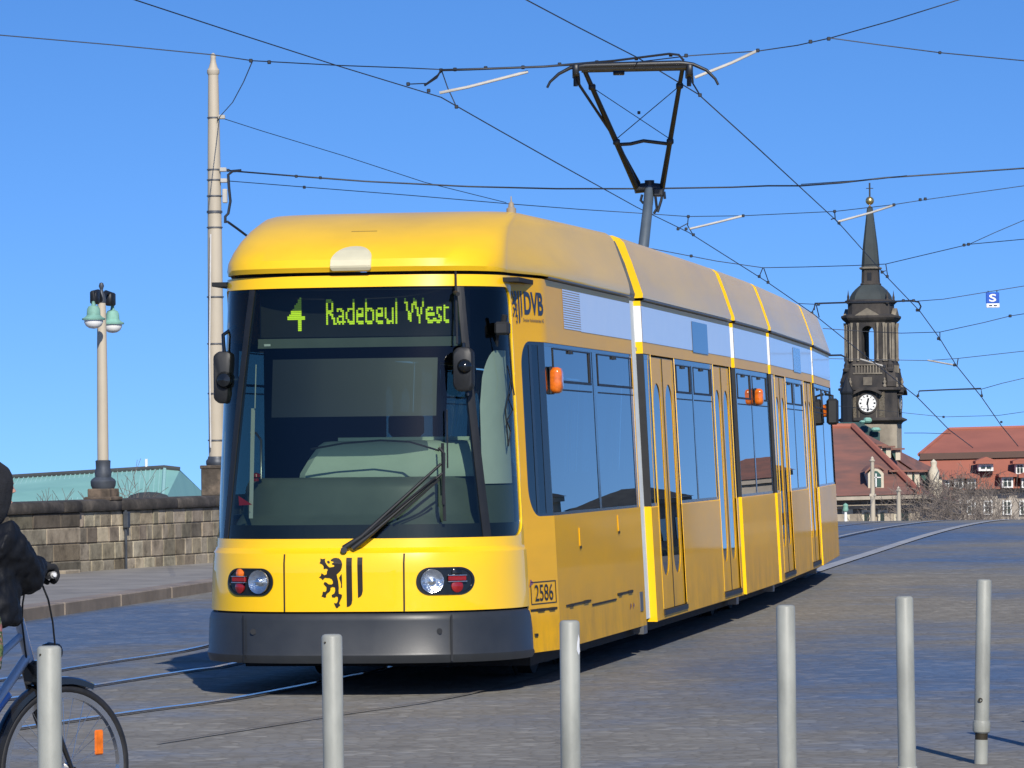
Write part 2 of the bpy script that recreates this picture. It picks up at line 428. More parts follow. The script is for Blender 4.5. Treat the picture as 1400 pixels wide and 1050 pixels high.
def road_mat():
    m, nt, out = new_mat('cobbled_roadway')
    b = node(nt, 'ShaderNodeBsdfPrincipled')
    tc = node(nt, 'ShaderNodeTexCoord')
    vo = node(nt, 'ShaderNodeTexVoronoi'); vo.feature = 'F1'; setin(vo, Scale=9.0, Randomness=0.75)
    vd = node(nt, 'ShaderNodeTexVoronoi'); vd.feature = 'DISTANCE_TO_EDGE'; setin(vd, Scale=9.0, Randomness=0.75)
    for v in (vo, vd): nt.links.new(tc.outputs['Object'], v.inputs['Vector'])
    big = noise_tex(nt, 0.16, 3, 0.6, (1.0, 0.55, 1))
    mid = noise_tex(nt, 1.1, 5, 0.65)
    fine = noise_tex(nt, 30, 4, 0.7)
    # each stone has its own shade: brown-grey or grey, or tinted blue for reflected sky
    sh = node(nt, 'ShaderNodeSeparateColor'); nt.links.new(vo.outputs['Color'], sh.inputs[0])
    stone = ramp(nt, sh.outputs[0], [(0.0, (0.192, 0.184, 0.160)), (0.45, (0.208, 0.200, 0.175)), (0.85, (0.225, 0.217, 0.190)), (1.0, (0.29, 0.28, 0.245))])
    sky_blue = ramp(nt, sh.outputs[1], [(0.0, (0.092, 0.126, 0.188)), (0.7, (0.108, 0.143, 0.205)), (1.0, (0.18, 0.20, 0.235))])
    a1 = node(nt, 'ShaderNodeMath', operation='ADD'); nt.links.new(big.outputs['Fac'], a1.inputs[0])
    m1 = node(nt, 'ShaderNodeMath', operation='MULTIPLY_ADD'); nt.links.new(mid.outputs['Fac'], m1.inputs[0]); m1.inputs[1].default_value = 0.55; m1.inputs[2].default_value = -0.275
    nt.links.new(m1.outputs[0], a1.inputs[1])
    last = a1.outputs[0]
    # sky sheen painted in as blue areas: centre x, y and half sizes in metres
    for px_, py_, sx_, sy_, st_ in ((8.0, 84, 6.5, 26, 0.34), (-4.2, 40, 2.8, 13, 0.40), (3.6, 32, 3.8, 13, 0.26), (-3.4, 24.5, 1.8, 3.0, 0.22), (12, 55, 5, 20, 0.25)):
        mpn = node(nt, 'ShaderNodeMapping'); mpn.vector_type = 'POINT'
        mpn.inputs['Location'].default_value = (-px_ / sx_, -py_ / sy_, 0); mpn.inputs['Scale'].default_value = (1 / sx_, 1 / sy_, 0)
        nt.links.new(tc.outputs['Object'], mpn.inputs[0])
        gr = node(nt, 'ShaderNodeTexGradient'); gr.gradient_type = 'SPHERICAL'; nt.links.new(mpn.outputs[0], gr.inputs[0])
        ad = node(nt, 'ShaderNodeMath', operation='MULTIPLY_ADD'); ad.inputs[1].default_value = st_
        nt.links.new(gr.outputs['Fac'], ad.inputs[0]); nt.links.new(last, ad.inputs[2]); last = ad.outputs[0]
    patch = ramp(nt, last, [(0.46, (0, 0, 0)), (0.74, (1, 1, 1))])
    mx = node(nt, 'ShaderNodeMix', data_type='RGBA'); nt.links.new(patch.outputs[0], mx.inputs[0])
    nt.links.new(stone.outputs[0], mx.inputs[6]); nt.links.new(sky_blue.outputs[0], mx.inputs[7])
    joint = ramp(nt, vd.outputs['Distance'], [(0.0, (0.80, 0.78, 0.75)), (0.14, (1, 1, 1))])
    m2 = node(nt, 'ShaderNodeMix', data_type='RGBA', blend_type='MULTIPLY'); m2.inputs[0].default_value = 1
    nt.links.new(mx.outputs[2], m2.inputs[6]); nt.links.new(joint.outputs[0], m2.inputs[7])
    dirt = ramp(nt, mid.outputs['Fac'], [(0.3, (0.82, 0.80, 0.78)), (0.7, (1.18, 1.16, 1.13))])
    m3 = node(nt, 'ShaderNodeMix', data_type='RGBA', blend_type='MULTIPLY'); m3.inputs[0].default_value = 1
    nt.links.new(m2.outputs[2], m3.inputs[6]); nt.links.new(dirt.outputs[0], m3.inputs[7])
    nt.links.new(m3.outputs[2], b.inputs['Base Color'])
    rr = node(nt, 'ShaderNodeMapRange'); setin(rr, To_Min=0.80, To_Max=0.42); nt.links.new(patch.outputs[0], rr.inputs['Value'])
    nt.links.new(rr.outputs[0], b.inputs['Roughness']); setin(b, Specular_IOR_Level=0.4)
    hh = ramp(nt, vd.outputs['Distance'], [(0.0, (0, 0, 0)), (0.22, (1, 1, 1))])
    b1 = node(nt, 'ShaderNodeBump'); setin(b1, Strength=0.2, Distance=0.02); nt.links.new(hh.outputs[0], b1.inputs['Height'])
    b2 = node(nt, 'ShaderNodeBump'); setin(b2, Strength=0.3, Distance=0.006); nt.links.new(fine.outputs['Fac'], b2.inputs['Height']); nt.links.new(b1.outputs[0], b2.inputs['Normal'])
    nt.links.new(b2.outputs[0], b.inputs['Normal'])
    nt.links.new(b.outputs[0], out.inputs[0])
    return m
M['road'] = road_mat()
M['asphalt'] = mat('worn_asphalt', (0.25, 0.235, 0.21), 0.8, var=0.25, scale=1.3, bump=0.3, bscale=70)
M['kerb'] = mat('granite_kerb', (0.24, 0.20, 0.165), 0.75, var=0.25, scale=3, bump=0.2)
M['trackbed'] = mat('track_asphalt', (0.14, 0.129, 0.113), 0.85, var=0.18, scale=1.7, bump=0.3, bscale=60)
M['earth'] = mat('far_ground', (0.10, 0.11, 0.06), 0.95, var=0.4, scale=0.05)
M['rail'] = mat('polished_rail', (0.55, 0.58, 0.62), 0.14, 0.95, var=0.1, rvar=0.05)
M['groove'] = mat('rail_groove', (0.05, 0.046, 0.042), 0.9)
def ribbon(pts, w, z, name, m, parent=None, h=0.0):
    mb = MB(); L, Rr = offset_line(pts, -w / 2), offset_line(pts, w / 2)
    for i in range(len(pts) - 1):
        q = [L[i], Rr[i], Rr[i + 1], L[i + 1]]
        q = [Vector((p.x, p.y, deck_z(p.y) + z)) for p in q]
        mb.quad(*q)
    return mb.build(name, m, parent, fix=False)
# roadway sheet of the bridge, following the hump
mb = MB()
ys = [-40, 0, 20, 40, 60, 75] + [75 + 4.5 * i for i in range(1, 31)] + [230, 260, 300, 350, 400]
xs = [-30, -12, 0, 12, 40, 90]
for y0, y1 in zip(ys, ys[1:]):
    for x0, x1 in zip(xs, xs[1:]):
        mb.quad((x0, y0, deck_z(y0)), (x1, y0, deck_z(y0)), (x1, y1, deck_z(y1)), (x0, y1, deck_z(y1)))
o = mb.build('road', M['road'], fix=False); tag(o, 'cobbled road over the bridge in brown and grey stones with blue sky sheen painted in', 'road', kind='structure')
# the land and river banks far below, one sheet out to the horizon (it falls away because the bridge deck climbs)
mb = MB()
ys = [-400, 0, 200, 400, 420, 700, 1200, 2500, 5000, 8000]
xs = [-3000, -1500, -600, -200, -30.5, 90.5, 300, 800, 1800, 3500]
lz = lambda y: -9.3 - 0.012 * max(0, y - 400) if y >= 400 else -9.3 + 0.0 * y
for y0, y1 in zip(ys, ys[1:]):
    for x0, x1 in zip(xs, xs[1:]):
        mb.quad((x0, y0, lz(y0)), (x1, y0, lz(y0)), (x1, y1, lz(y1)), (x0, y1, lz(y1)))
o = mb.build('ground', M['earth'], fix=False); tag(o, 'low grassy land beside and beyond the bridge', 'ground', kind='structure')
# kerb line and pavement on the far side
KA, KB = ground(30, 850), ground(285, 810)
kd = (KB - KA).normalized()
K0, K1 = KA - kd * 26, KA + kd * 75
WA, WB = atz(96, 782, 0.13), atz(299, 768, 0.13)      # foot of the parapet
wd = (WB - WA).normalized()
W0 = WA - wd * 9.0
W1 = WB + wd * 0.8
W2 = Vector((W1.x + 13.0, W1.y + 66.0, 0.13))
n = Vector((-kd.y, kd.x, 0))
mb = MB(); kt = 0.13
for i in range(40):
    a, b = K0.lerp(K1, i / 40), K0.lerp(K1, (i + 0.985) / 40)
    Mx = Matrix.Translation((0, 0, deck_z(a.y))) 
    ang = math.atan2(kd.y, kd.x)
    MM = Matrix.Translation((a.x, a.y, deck_z(a.y))) @ Matrix.Rotation(ang, 4, 'Z')
    mb.bbox(0, (b - a).length, 0.0, 0.28, -0.05, kt, 0.012, 0, MM)
o = mb.build('kerb', M['kerb']); tag(o, 'worn granite kerb along the far pavement', 'kerb', kind='structure')
mb = MB()
pa = [K0 + n * 0.285, K1 + n * 0.285]
steps = 24
wall_line = [W0, WA, WB, W1, W2]
def wl(t):
    seg = [(wall_line[i + 1] - wall_line[i]).length for i in range(4)]; d = t * sum(seg)
    for i in range(4):
        if d <= seg[i] or i == 3: return wall_line[i].lerp(wall_line[i + 1], d / seg[i])
        d -= seg[i]
for i in range(steps):
    t0, t1 = i / steps, (i + 1) / steps
    a, b = pa[0].lerp(pa[1], t0), pa[0].lerp(pa[1], t1)
    c, d = wl(t1), wl(t0)
    cz, dz = c + n * 0.3, d + n * 0.3
    z = lambda p: deck_z(p.y) + kt - 0.008
    mb.quad((a.x, a.y, z(a)), (b.x, b.y, z(b)), (cz.x, cz.y, z(cz)), (dz.x, dz.y, z(dz)))
o = mb.build('pavement', M['asphalt'], fix=False); tag(o, 'grey asphalt pavement between kerb and stone parapet', 'pavement', kind='structure')
# tram tracks
cp = centre_pts()
def front_track(pix, off):
    a = [ground(*p) for p in pix]
    return a
own = smooth_line(cp, 8)
ownL, ownR = offset_line(own, -0.725), offset_line(own, 0.725)
pC = [ground(*p) for p in ((93, 987), (200, 972), (320, 956), (473, 926.6), (527, 915))]
pC = [pC[0] + (pC[0] - pC[1]) * 1.6] + pC
lineC = smooth_line(pC + ownL[2:], 4)
dirR = 1.45
lineD = smooth_line(offset_line(pC, 1.45)[:-1] + ownR[0:], 4)
othR, othL = offset_line(own, -0.725 - 1.35), offset_line(own, -0.725 - 2.8)
pB = [ground(215, 924.5), ground(320, 908)]; pB = [pB[0] + (pB[0] - pB[1]) * 5] + pB
pA = [ground(110, 912), ground(280, 884)]; pA = [pA[0] + (pA[0] - pA[1]) * 1.8] + pA
lineB = smooth_line(pB + othR[6:], 4); lineA = smooth_line(pA + othL[10:], 4)
M['rail_dull'] = mat('dusty_rail', (0.12, 0.108, 0.093), 0.85)
def track(name, l1, l2, label, dull=False):
    root = empty(name, l1[3], label, 'tram track', 'tram tracks in the roadway')
    root['kind'] = 'structure'
    for ln in (l1, l2):
        r = ribbon(ln, 0.03 if dull and ln is l2 else 0.05, 0.012, 'rail', M['rail_dull'] if dull and ln is l2 else M['rail'], root)
        g = None if dull and ln is l2 else ribbon(offset_line(ln, 0.062), 0.035, 0.008, 'groove', M['groove'], r)
    return root
track('tram_track', lineC, lineD, 'pair of polished rails under the yellow tram', True)
track('tram_track', lineA, lineB, 'pair of polished rails beside the far pavement, free of any tram')

# rail shine laid on as pale ribbons, running on over the hump behind the tram
M['rail_shine'] = mat('pale_rail_shine', (0.36, 0.36, 0.35), 0.6, var=0.2, scale=2)
for ln, w_, lab in ((offset_line(own, 0.80), 0.20, 'broad pale strip painted as shine of the outer rail running over the hump'), (offset_line(own, -0.78), 0.09, 'narrow pale strip painted as shine of the inner rail running over the hump')):
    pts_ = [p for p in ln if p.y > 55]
    o = ribbon(pts_, w_, 0.016, 'rail_shine_strip', M['rail_shine']); tag(o, lab, 'rail shine', kind='structure')
# ------------------------------------------------------------------ tram
NOSE = Vector((SEC[0][0] - 1.5 * math.sin(YAW[0]), SEC[0][1] - 1.5 * math.cos(YAW[0]), 0))
tram = empty('tram', NOSE, 'yellow five-section low-floor tram on line 4 with raised pantograph', 'tram')
SM = [Matrix.Translation((cx, cy, 0)) @ Matrix.Rotation(-a, 4, 'Z') for cx, cy, a in SEC]
SM.append(None)
END0 = LEN[0] - 0.48
def wc(z): return HW - 0.0437 * (z - 0.248)          # half width of the body, leaning in upwards
TAP, SE = 0.20, -0.6                                 # the cab tapers from s = 0 to SE
def side_pt(s, z, sg=1, off=0.0, taper=True):
    x = wc(z) + (TAP * s if (taper and s < 0) else 0) + off
    return Vector((sg * x, s, z))
def nose_sn(z):
    for (z0, s0), (z1, s1) in zip(NOSE_PROF, NOSE_PROF[1:]):
        if z <= z1: return s0 + (s1 - s0) * (z - z0) / (z1 - z0)
    return NOSE_PROF[-1][1]
NOSE_PROF = [(0.2, -1.52), (0.60, -1.54), (0.9, -1.54), (0.965, -1.52), (1.0, -1.465), (1.06, -1.455), (2.0, -1.33), (2.5, -1.235), (2.86, -1.14)]
def nose_x(x, z, off=0.0, ins=None):
    """Point of the curved nose at lateral x."""
    i = ins if ins is not None else (0.0 if z >= 0.985 else -0.014 if z < 0.96 else -0.014 * (0.985 - z) / 0.025)
    W = wc(z) + TAP * SE - i
    sn = nose_sn(z); D = SE - sn
    u = max(-1, min(1, x / W))
    s = sn + D * (1 - math.sqrt(max(0, 1 - abs(u) ** 3)))
    # outward normal in plan
    if abs(u) < 0.995:
        ds = D * 1.5 * abs(u) ** 2 / math.sqrt(max(1e-4, 1 - abs(u) ** 3)) / W * (1 if u > 0 else -1)
        nn = Vector((ds, -1, 0)).normalized()
    else:
        nn = Vector((1 if u > 0 else -1, 0, 0))
    return Vector((x, s, z)) + nn * off
def nose_a(a, z, off=0.0, ins=None):
    """Point of nose and taper at parameter a in -1..1; |a| <= 0.8 is the curve, beyond it the straight taper up to s = 0."""
    i = ins if ins is not None else (0.0 if z >= 0.985 else -0.014 if z < 0.96 else -0.014 * (0.985 - z) / 0.025)
    sg = 1 if a >= 0 else -1; t = abs(a)
    if t <= 0.8:
        th = t / 0.8 * math.pi / 2
        x = (wc(z) + TAP * SE - i) * math.sin(th) ** (2 / 3.0)
        if t > 0.799: return Vector((sg * (x + off), SE, z))
        return nose_x(sg * x, z, off, ins)
    s = SE * (1 - (t - 0.8) / 0.2)
    k = (t - 0.8) / 0.2
    return side_pt(s, z, sg, off - i * (1 - k))
def band(mb, z0, z1, a0=-1, a1=1, na=56, nz=2, off=0.0, mi=0, ins=None, zf=None):
    rows = []
    for j in range(nz + 1):
        z = z0 + (z1 - z0) * j / nz
        rows.append([nose_a(a0 + (a1 - a0) * i / na, zf(a0 + (a1 - a0) * i / na, j / nz) if zf else z, off, ins) for i in range(na + 1)])
    mb.rings(rows, closed=False, mi=mi)
def rrect(x0, x1, y0, y1, rs, n=8, nx=40, ny=14, extra=()):
    """Rounded rectangle outline, corners bl br tr tl with radii rs (elliptic pairs allowed), straight runs subdivided."""
    def rr(r): return r if isinstance(r, tuple) else (r, r)
    bl, br, tr, tl = map(rr, rs)
    pts = []
    def line(p, q, k):
        for i in range(k): pts.append((p[0] + (q[0] - p[0]) * i / k, p[1] + (q[1] - p[1]) * i / k))
    def arc(cx, cy, rx, ry, a0):
        for i in range(n):
            a = a0 + math.pi / 2 * i / n
            pts.append((cx + rx * math.cos(a), cy + ry * math.sin(a)))
    line((x0 + bl[0], y0), (x1 - br[0], y0), nx); arc(x1 - br[0], y0 + br[1], *br, -math.pi / 2)
    line((x1, y0 + br[1]), (x1, y1 - tr[1]), ny); arc(x1 - tr[0], y1 - tr[1], *tr, 0)
    line((x1 - tr[0], y1), (x0 + tl[0], y1), nx); arc(x0 + tl[0], y1 - tl[1], *tl, math.pi / 2)
    line((x0, y1 - tl[1]), (x0, y0 + bl[1]), ny); arc(x0 + bl[0], y0 + bl[1], *bl, math.pi)
    return pts
def frame(mb, outer, inner, fn, k=4, mi=0, depth=0.03):
    """Panel between outline `outer` and hole `inner` (same count of 2d points), through the surface fn; with a reveal at the hole."""
    n = len(inner); loops = []
    for j in range(k + 1):
        t = j / k
        loops.append([fn(o[0] + (i[0] - o[0]) * t, o[1] + (i[1] - o[1]) * t, 0.0) for o, i in zip(outer, inner)])
    loops.append([fn(i[0], i[1], -depth) for i in inner])
    mb.rings(loops, closed=True, mi=mi)
def outer_for(inner, x0, x1, y0, y1, ix0, ix1, iy0, iy1):
    """Stretch an inner outline to the outer rectangle, keeping its straight runs aligned."""
    out = []
    for x, y in inner:
        ex = (x - ix0) / (ix1 - ix0); ey = (y - iy0) / (iy1 - iy0)
        d = [ex, 1 - ex, ey, 1 - ey]
        px = x0 if ex < 1e-6 else x1 if ex > 1 - 1e-6 else x
        py = y0 if ey < 1e-6 else y1 if ey > 1 - 1e-6 else y
        if px == x and py == y:                        # on a corner arc: push to the corner region
            cx = x0 if ex < 0.5 else x1; cy = y0 if ey < 0.5 else y1
            # along the arc slide from one outer edge round the corner to the other
            fx = abs(x - (ix0 if ex < 0.5 else ix1)); fy = abs(y - (iy0 if ey < 0.5 else iy1))
            px, py = (x, cy) if fy < fx else (cx, y)
            if abs(fx - fy) < 0.25 * max(fx, fy, 1e-9): px, py = cx, cy
        out.append((px, py))
    return out
# ---- first section: the cab
M0 = SM[0]
mb = MB()
Y, W_, K_, G_ = 0, 1, 2, 3
ZT = 2.845
# lower yellow nose, shelf under the windscreen and header over it
band(mb, 0.575, 0.965, -0.8, 0.8, 64, 6)
band(mb, 0.965, 1.0, -0.8, 0.8, 64, 4)
inner = rrect(-0.785, 0.785, 1.062, 2.765, ((0.10, 0.13),) * 4, 8, 60, 16)
outer = outer_for(inner, -0.8, 0.8, 1.0, ZT, -0.785, 0.785, 1.062, 2.765)
frame(mb, outer, inner, lambda a, z, o: nose_a(a, z, o), 4, 0, 0.02)
body0 = None
def m0_side(mb, sg):
    E0 = END0
    inner = rrect(-0.475, E0 - 0.03, 1.185, 2.40, ((0.20, 0.22), (0.03, 0.03), (0.03, 0.03), (0.17, 0.18)), 8, 40, 14)
    # make sure the crease at s = 0 is sampled
    inner = [(0.0 if abs(x) < 0.06 else x, y) for x, y in inner]
    outer = outer_for(inner, SE, E0, 0.25, ZT, -0.475, E0 - 0.03, 1.185, 2.40)
    frame(mb, outer, inner, lambda s, z, o: side_pt(s, z, sg, o), 3, 1, 0.004)
for sg in (1, -1): m0_side(mb, sg)
E0 = END0
# skirt returns to the underframe, floor of the body
for sg in (1, -1):
    mb.quad(side_pt(0, 0.25, sg), side_pt(E0, 0.25, sg), side_pt(E0, 0.25, sg, -0.12), side_pt(0, 0.25, sg, -0.12))
cab = mb.build('cab_section', [M['yellow'], M['yellow_dusty']], tram, M0, smooth=35)
# roof cap of the cab section
def cab_roof(name, parent, Mx, E):
    """Roof shell of the cab: squarish shoulders, front leaning back, narrowing a little towards the nose."""
    mb = MB(); G = wc(2.868)
    LV = [  # z and half width at the rear end, z and half width at the front corner, s of the nose, depth of its curve
        (2.870, G - 0.04, 2.870, G - 0.16, -1.10, 0.50), (2.868, G + 0.004, 2.868, G - 0.134, -1.17, 0.56), (2.90, G + 0.010, 2.90, G - 0.128, -1.19, 0.58),
        (2.96, G + 0.000, 2.955, G - 0.132, -1.17, 0.58), (3.05, G - 0.028, 3.03, G - 0.146, -1.06, 0.56), (3.14, G - 0.06, 3.115, G - 0.166, -0.88, 0.52),
        (3.24, G - 0.095, 3.20, G - 0.19, -0.62, 0.45), (3.31, G - 0.12, 3.265, G - 0.205, -0.34, 0.40), (3.345, G - 0.145, 3.305, G - 0.21, -0.13, 0.36),
        (3.370, G - 0.185, 3.330, G - 0.24, 0.05, 0.32), (3.384, G - 0.25, 3.342, G - 0.30, 0.24, 0.28), (3.392, G - 0.36, 3.348, G - 0.42, 0.45, 0.26)]
    rings = []
    nA = 44
    for i, (zr, wr_, zf, wf, sn, D) in enumerate(LV):
        sm = max(0.02, sn + D + 0.05); k = 1.0 if i < 4 else max(0.0, 1 - (i - 3) / 3)
        wm, zm = wf + (wr_ - wf) * (k + (1 - k) * 0.12), zf + (zr - zf) * (k + (1 - k) * 0.06)
        pts = [Vector((-wr_, E, zr)), Vector((-(wm + (wr_ - wm) * 0.5), (sm + E) / 2, zm + (zr - zm) * 0.55)), Vector((-wm, sm, zm))]
        arc = []
        for j in range(nA + 1):
            th = -math.pi / 2 + math.pi * j / nA
            u = math.copysign(abs(math.sin(th)) ** (0.62, 0.62, 0.62, 0.62, 0.58, 0.54, 0.50, 0.46, 0.44, 0.42, 0.42, 0.42)[i], math.sin(th))
            arc.append(Vector((wf * u, sn + D * (1 - abs(math.cos(th)) ** 0.9), zf)))
        pts += arc + [Vector((-p.x, p.y, p.z)) for p in pts[::-1]]
        rings.append(pts)
    mb.rings(rings, closed=False)
    last = rings[-1]; n_ = len(last); c0 = Vector((0, E, 3.402)); c1 = Vector((0, 0.8, 3.36))
    top = [c0] + [c0.lerp(c1, 0.5), c1]
    mb.add(last + [c1], [(j, j + 1, n_) for j in range(2, n_ - 3)])
    for a_, b_, q0, q1 in ((0, 1, 0, 1), (1, 2, 1, 2)):
        mb.quad(last[a_], last[b_], top[q1], top[q0]); mb.quad(last[n_ - 1 - b_], last[n_ - 1 - a_], top[q0], top[q1])
    return mb.build(name, [M['yellow_roof']], parent, Mx, smooth=32)
roof0 = cab_roof('roof', cab, M0, END0)
# shadow gap and gutter under the roof
def gutter(E, S, cabflag, parent, Mx, sides=(1, -1)):
    mb = MB()
    for sg in sides:
        s0 = 0.12 if cabflag else S
        mb.rings([[Vector((sg * (wc(2.86) + dx), s, z)) for s in (s0, E)] for dx, z in ((-0.05, 2.847), (0.012, 2.849), (0.030, 2.855), (0.030, 2.866), (0.014, 2.8675))], closed=False)
    return mb.build('gutter', M['gutter'], parent, Mx, fix=True)
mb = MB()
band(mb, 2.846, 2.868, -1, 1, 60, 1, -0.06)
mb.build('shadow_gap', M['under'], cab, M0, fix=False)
gutter(END0, 0, True, cab, M0)
# ---- windscreen, its mask and pillars
mb = MB()
band(mb, 1.03, 2.80, -0.795, 0.795, 72, 24, -0.012)
ws = mb.build('windscreen', M['glass_front'], tram, M0, smooth=60, fix=False)
mb = MB()
band(mb, 1.04, 1.155, -0.785, 0.785, 64, 2, -0.03)
band(mb, 2.745, 2.80, -0.785, 0.785, 64, 1, -0.03)
for sg in (-1, 1):
    rows = []
    for j in range(13):
        z = 1.06 + (2.80 - 1.06) * j / 12
        x = 0.915 + (0.725 - 0.915) * j / 12
        rows.append([nose_x(sg * (x - 0.022), z, -0.035), nose_x(sg * (x - 0.022), z, -0.007), nose_x(sg * x, z, -0.006), nose_x(sg * (x + 0.022), z, -0.007), nose_x(sg * (x + 0.022), z, -0.05)])
    mb.rings(rows, closed=False)
    band(mb, 1.05, 2.79, sg * 0.772, sg * 0.795, 4, 10, -0.02)
mb.build('windscreen_mask', M['black'], ws, M0, fix=False)
# seams of the lower nose panel
mb = MB()
for x in (-0.41, 0.41):
    rows = [[nose_x(x - 0.006, z, 0.002), nose_x(x + 0.006, z, 0.002)] for z in (0.577, 0.7, 0.8, 0.9, 0.962)]
    mb.rings(rows, closed=False)
build_each(mb, 'panel_seam', M['seam'], cab, M0, fix=False)
# bumper
def bz(a, t):
    e = max(0.0, abs(a) - 0.775) / 0.025
    top = 0.562 - 0.10 * (1 - math.sqrt(max(0, 1 - min(1, e) ** 2)))
    return 0.228 + (top - 0.228) * t
mb = MB()
prof = [(0.0, -0.03), (0.0, 0.012), (0.10, 0.026), (0.16, 0.030), (0.2, 0.022), (0.85, 0.022), (0.96, 0.014), (1.0, 0.0), (1.0, -0.04)]
rows = []
for t, off in prof:
    rows.append([nose_a(-0.8 + 1.6 * i / 90, bz(-0.8 + 1.6 * i / 90, t), off, -0.004) for i in range(91)])
mb.rings(rows, closed=False)
for sg in (0, 90):
    mb.add([r[sg] for r in rows], [tuple(range(len(rows)))])
bumper = mb.build('bumper', M['bumper'], tram, M0, smooth=40)
mb = MB()
for x in (-0.70, 0.70):
    mb.rings([[nose_x(x - 0.006, z, 0.033), nose_x(x + 0.006, z, 0.033)] for z in (0.24, 0.3, 0.4, 0.5, 0.55)], closed=False)
for x in (-0.63, 0.63):
    c = nose_x(x, 0.44, 0.024); 
    mb.lathe([(0.0, 0.0), (0.02, 0.004)], 12, 0, M=Matrix.Translation(c) @ Matrix.Rotation(R(90), 4, 'X'))
build_each(mb, 'bumper_joint', M['black'], bumper, M0, fix=False)
# black apron in the gap between bumper and nose
mb = MB(); band(mb, 0.52, 0.60, -0.8, 0.8, 48, 1, -0.03, ins=0.0)
mb.build('apron', M['under'], bumper, M0, fix=False)
# ---- crest: lion and two stripes, drawn as shapes on the nose and repeated small on the side
LION = [(400,145),(450,155),(490,195),(508,250),(500,310),(480,360),(440,400),(412,420),(420,470),(435,530),(443,600),(447,650),(443,700),(446,748),(500,765),(495,810),(470,860),(450,908),(470,945),(440,962),(430,982),(400,987),(385,960),(360,903),(400,910),(420,888),(430,840),(428,800),(400,792),(375,812),(330,806),(323,770),(370,740),(385,690),(380,640),(340,632),(305,645),(307,680),(290,712),(250,740),(228,770),(230,806),(205,812),(150,790),(165,765),(175,710),(213,718),(236,690),(238,635),(212,608),(188,580),(205,548),(240,560),(270,588),(320,594),(345,578),(348,540),(328,500),(288,482),(250,482),(215,476),(195,492),(180,520),(150,490),(112,470),(140,450),(155,400),(185,422),(202,436),(243,420),(248,370),(268,342),(238,322),(192,332),(193,282),(168,252),(122,232),(138,200),(132,152),(170,166),(217,155),(212,190),(222,220),(252,268),(287,305),(340,300),(374,290),(370,262),(340,256),(330,238),(362,225),(355,203),(320,200),(308,180),(350,150)]
TAIL = [(452,480),(475,440),(497,415),(502,500),(502,640),(478,655),(486,590),(472,535)]
BAR1 = [(572,145),(668,145),(673,860),(660,920),(630,955),(578,972)]
BAR2 = [(760,140),(846,140),(851,700),(838,760),(810,798),(768,818)]
EYE_ = [(245,205),(275,190),(300,215),(290,240),(262,232)]
def crest(mb, fn, mi=0):
    for P_ in (LION, TAIL, BAR1, BAR2, EYE_):
        dense = []
        for i, p in enumerate(P_):
            q = P_[(i + 1) % len(P_)]
            k = max(1, int(math.hypot(q[0] - p[0], q[1] - p[1]) / 60))
            dense += [(p[0] + (q[0] - p[0]) * j / k, p[1] + (q[1] - p[1]) * j / k) for j in range(k)]
        tris = tessellate_polygon([[Vector((x, -y, 0)) for x, y in dense]])
        mb.add([fn(x, y) for x, y in dense], [tuple(t) for t in tris], mi)
mb = MB()
crest(mb, lambda x, y: nose_x((x - 519) / 12.35 / 200.0, 1.63 - (750 + y / 12.35 - 621) / 203.0, 0.004))
mb.build('lion_emblem', M['emblem'], tram, M0, fix=False)
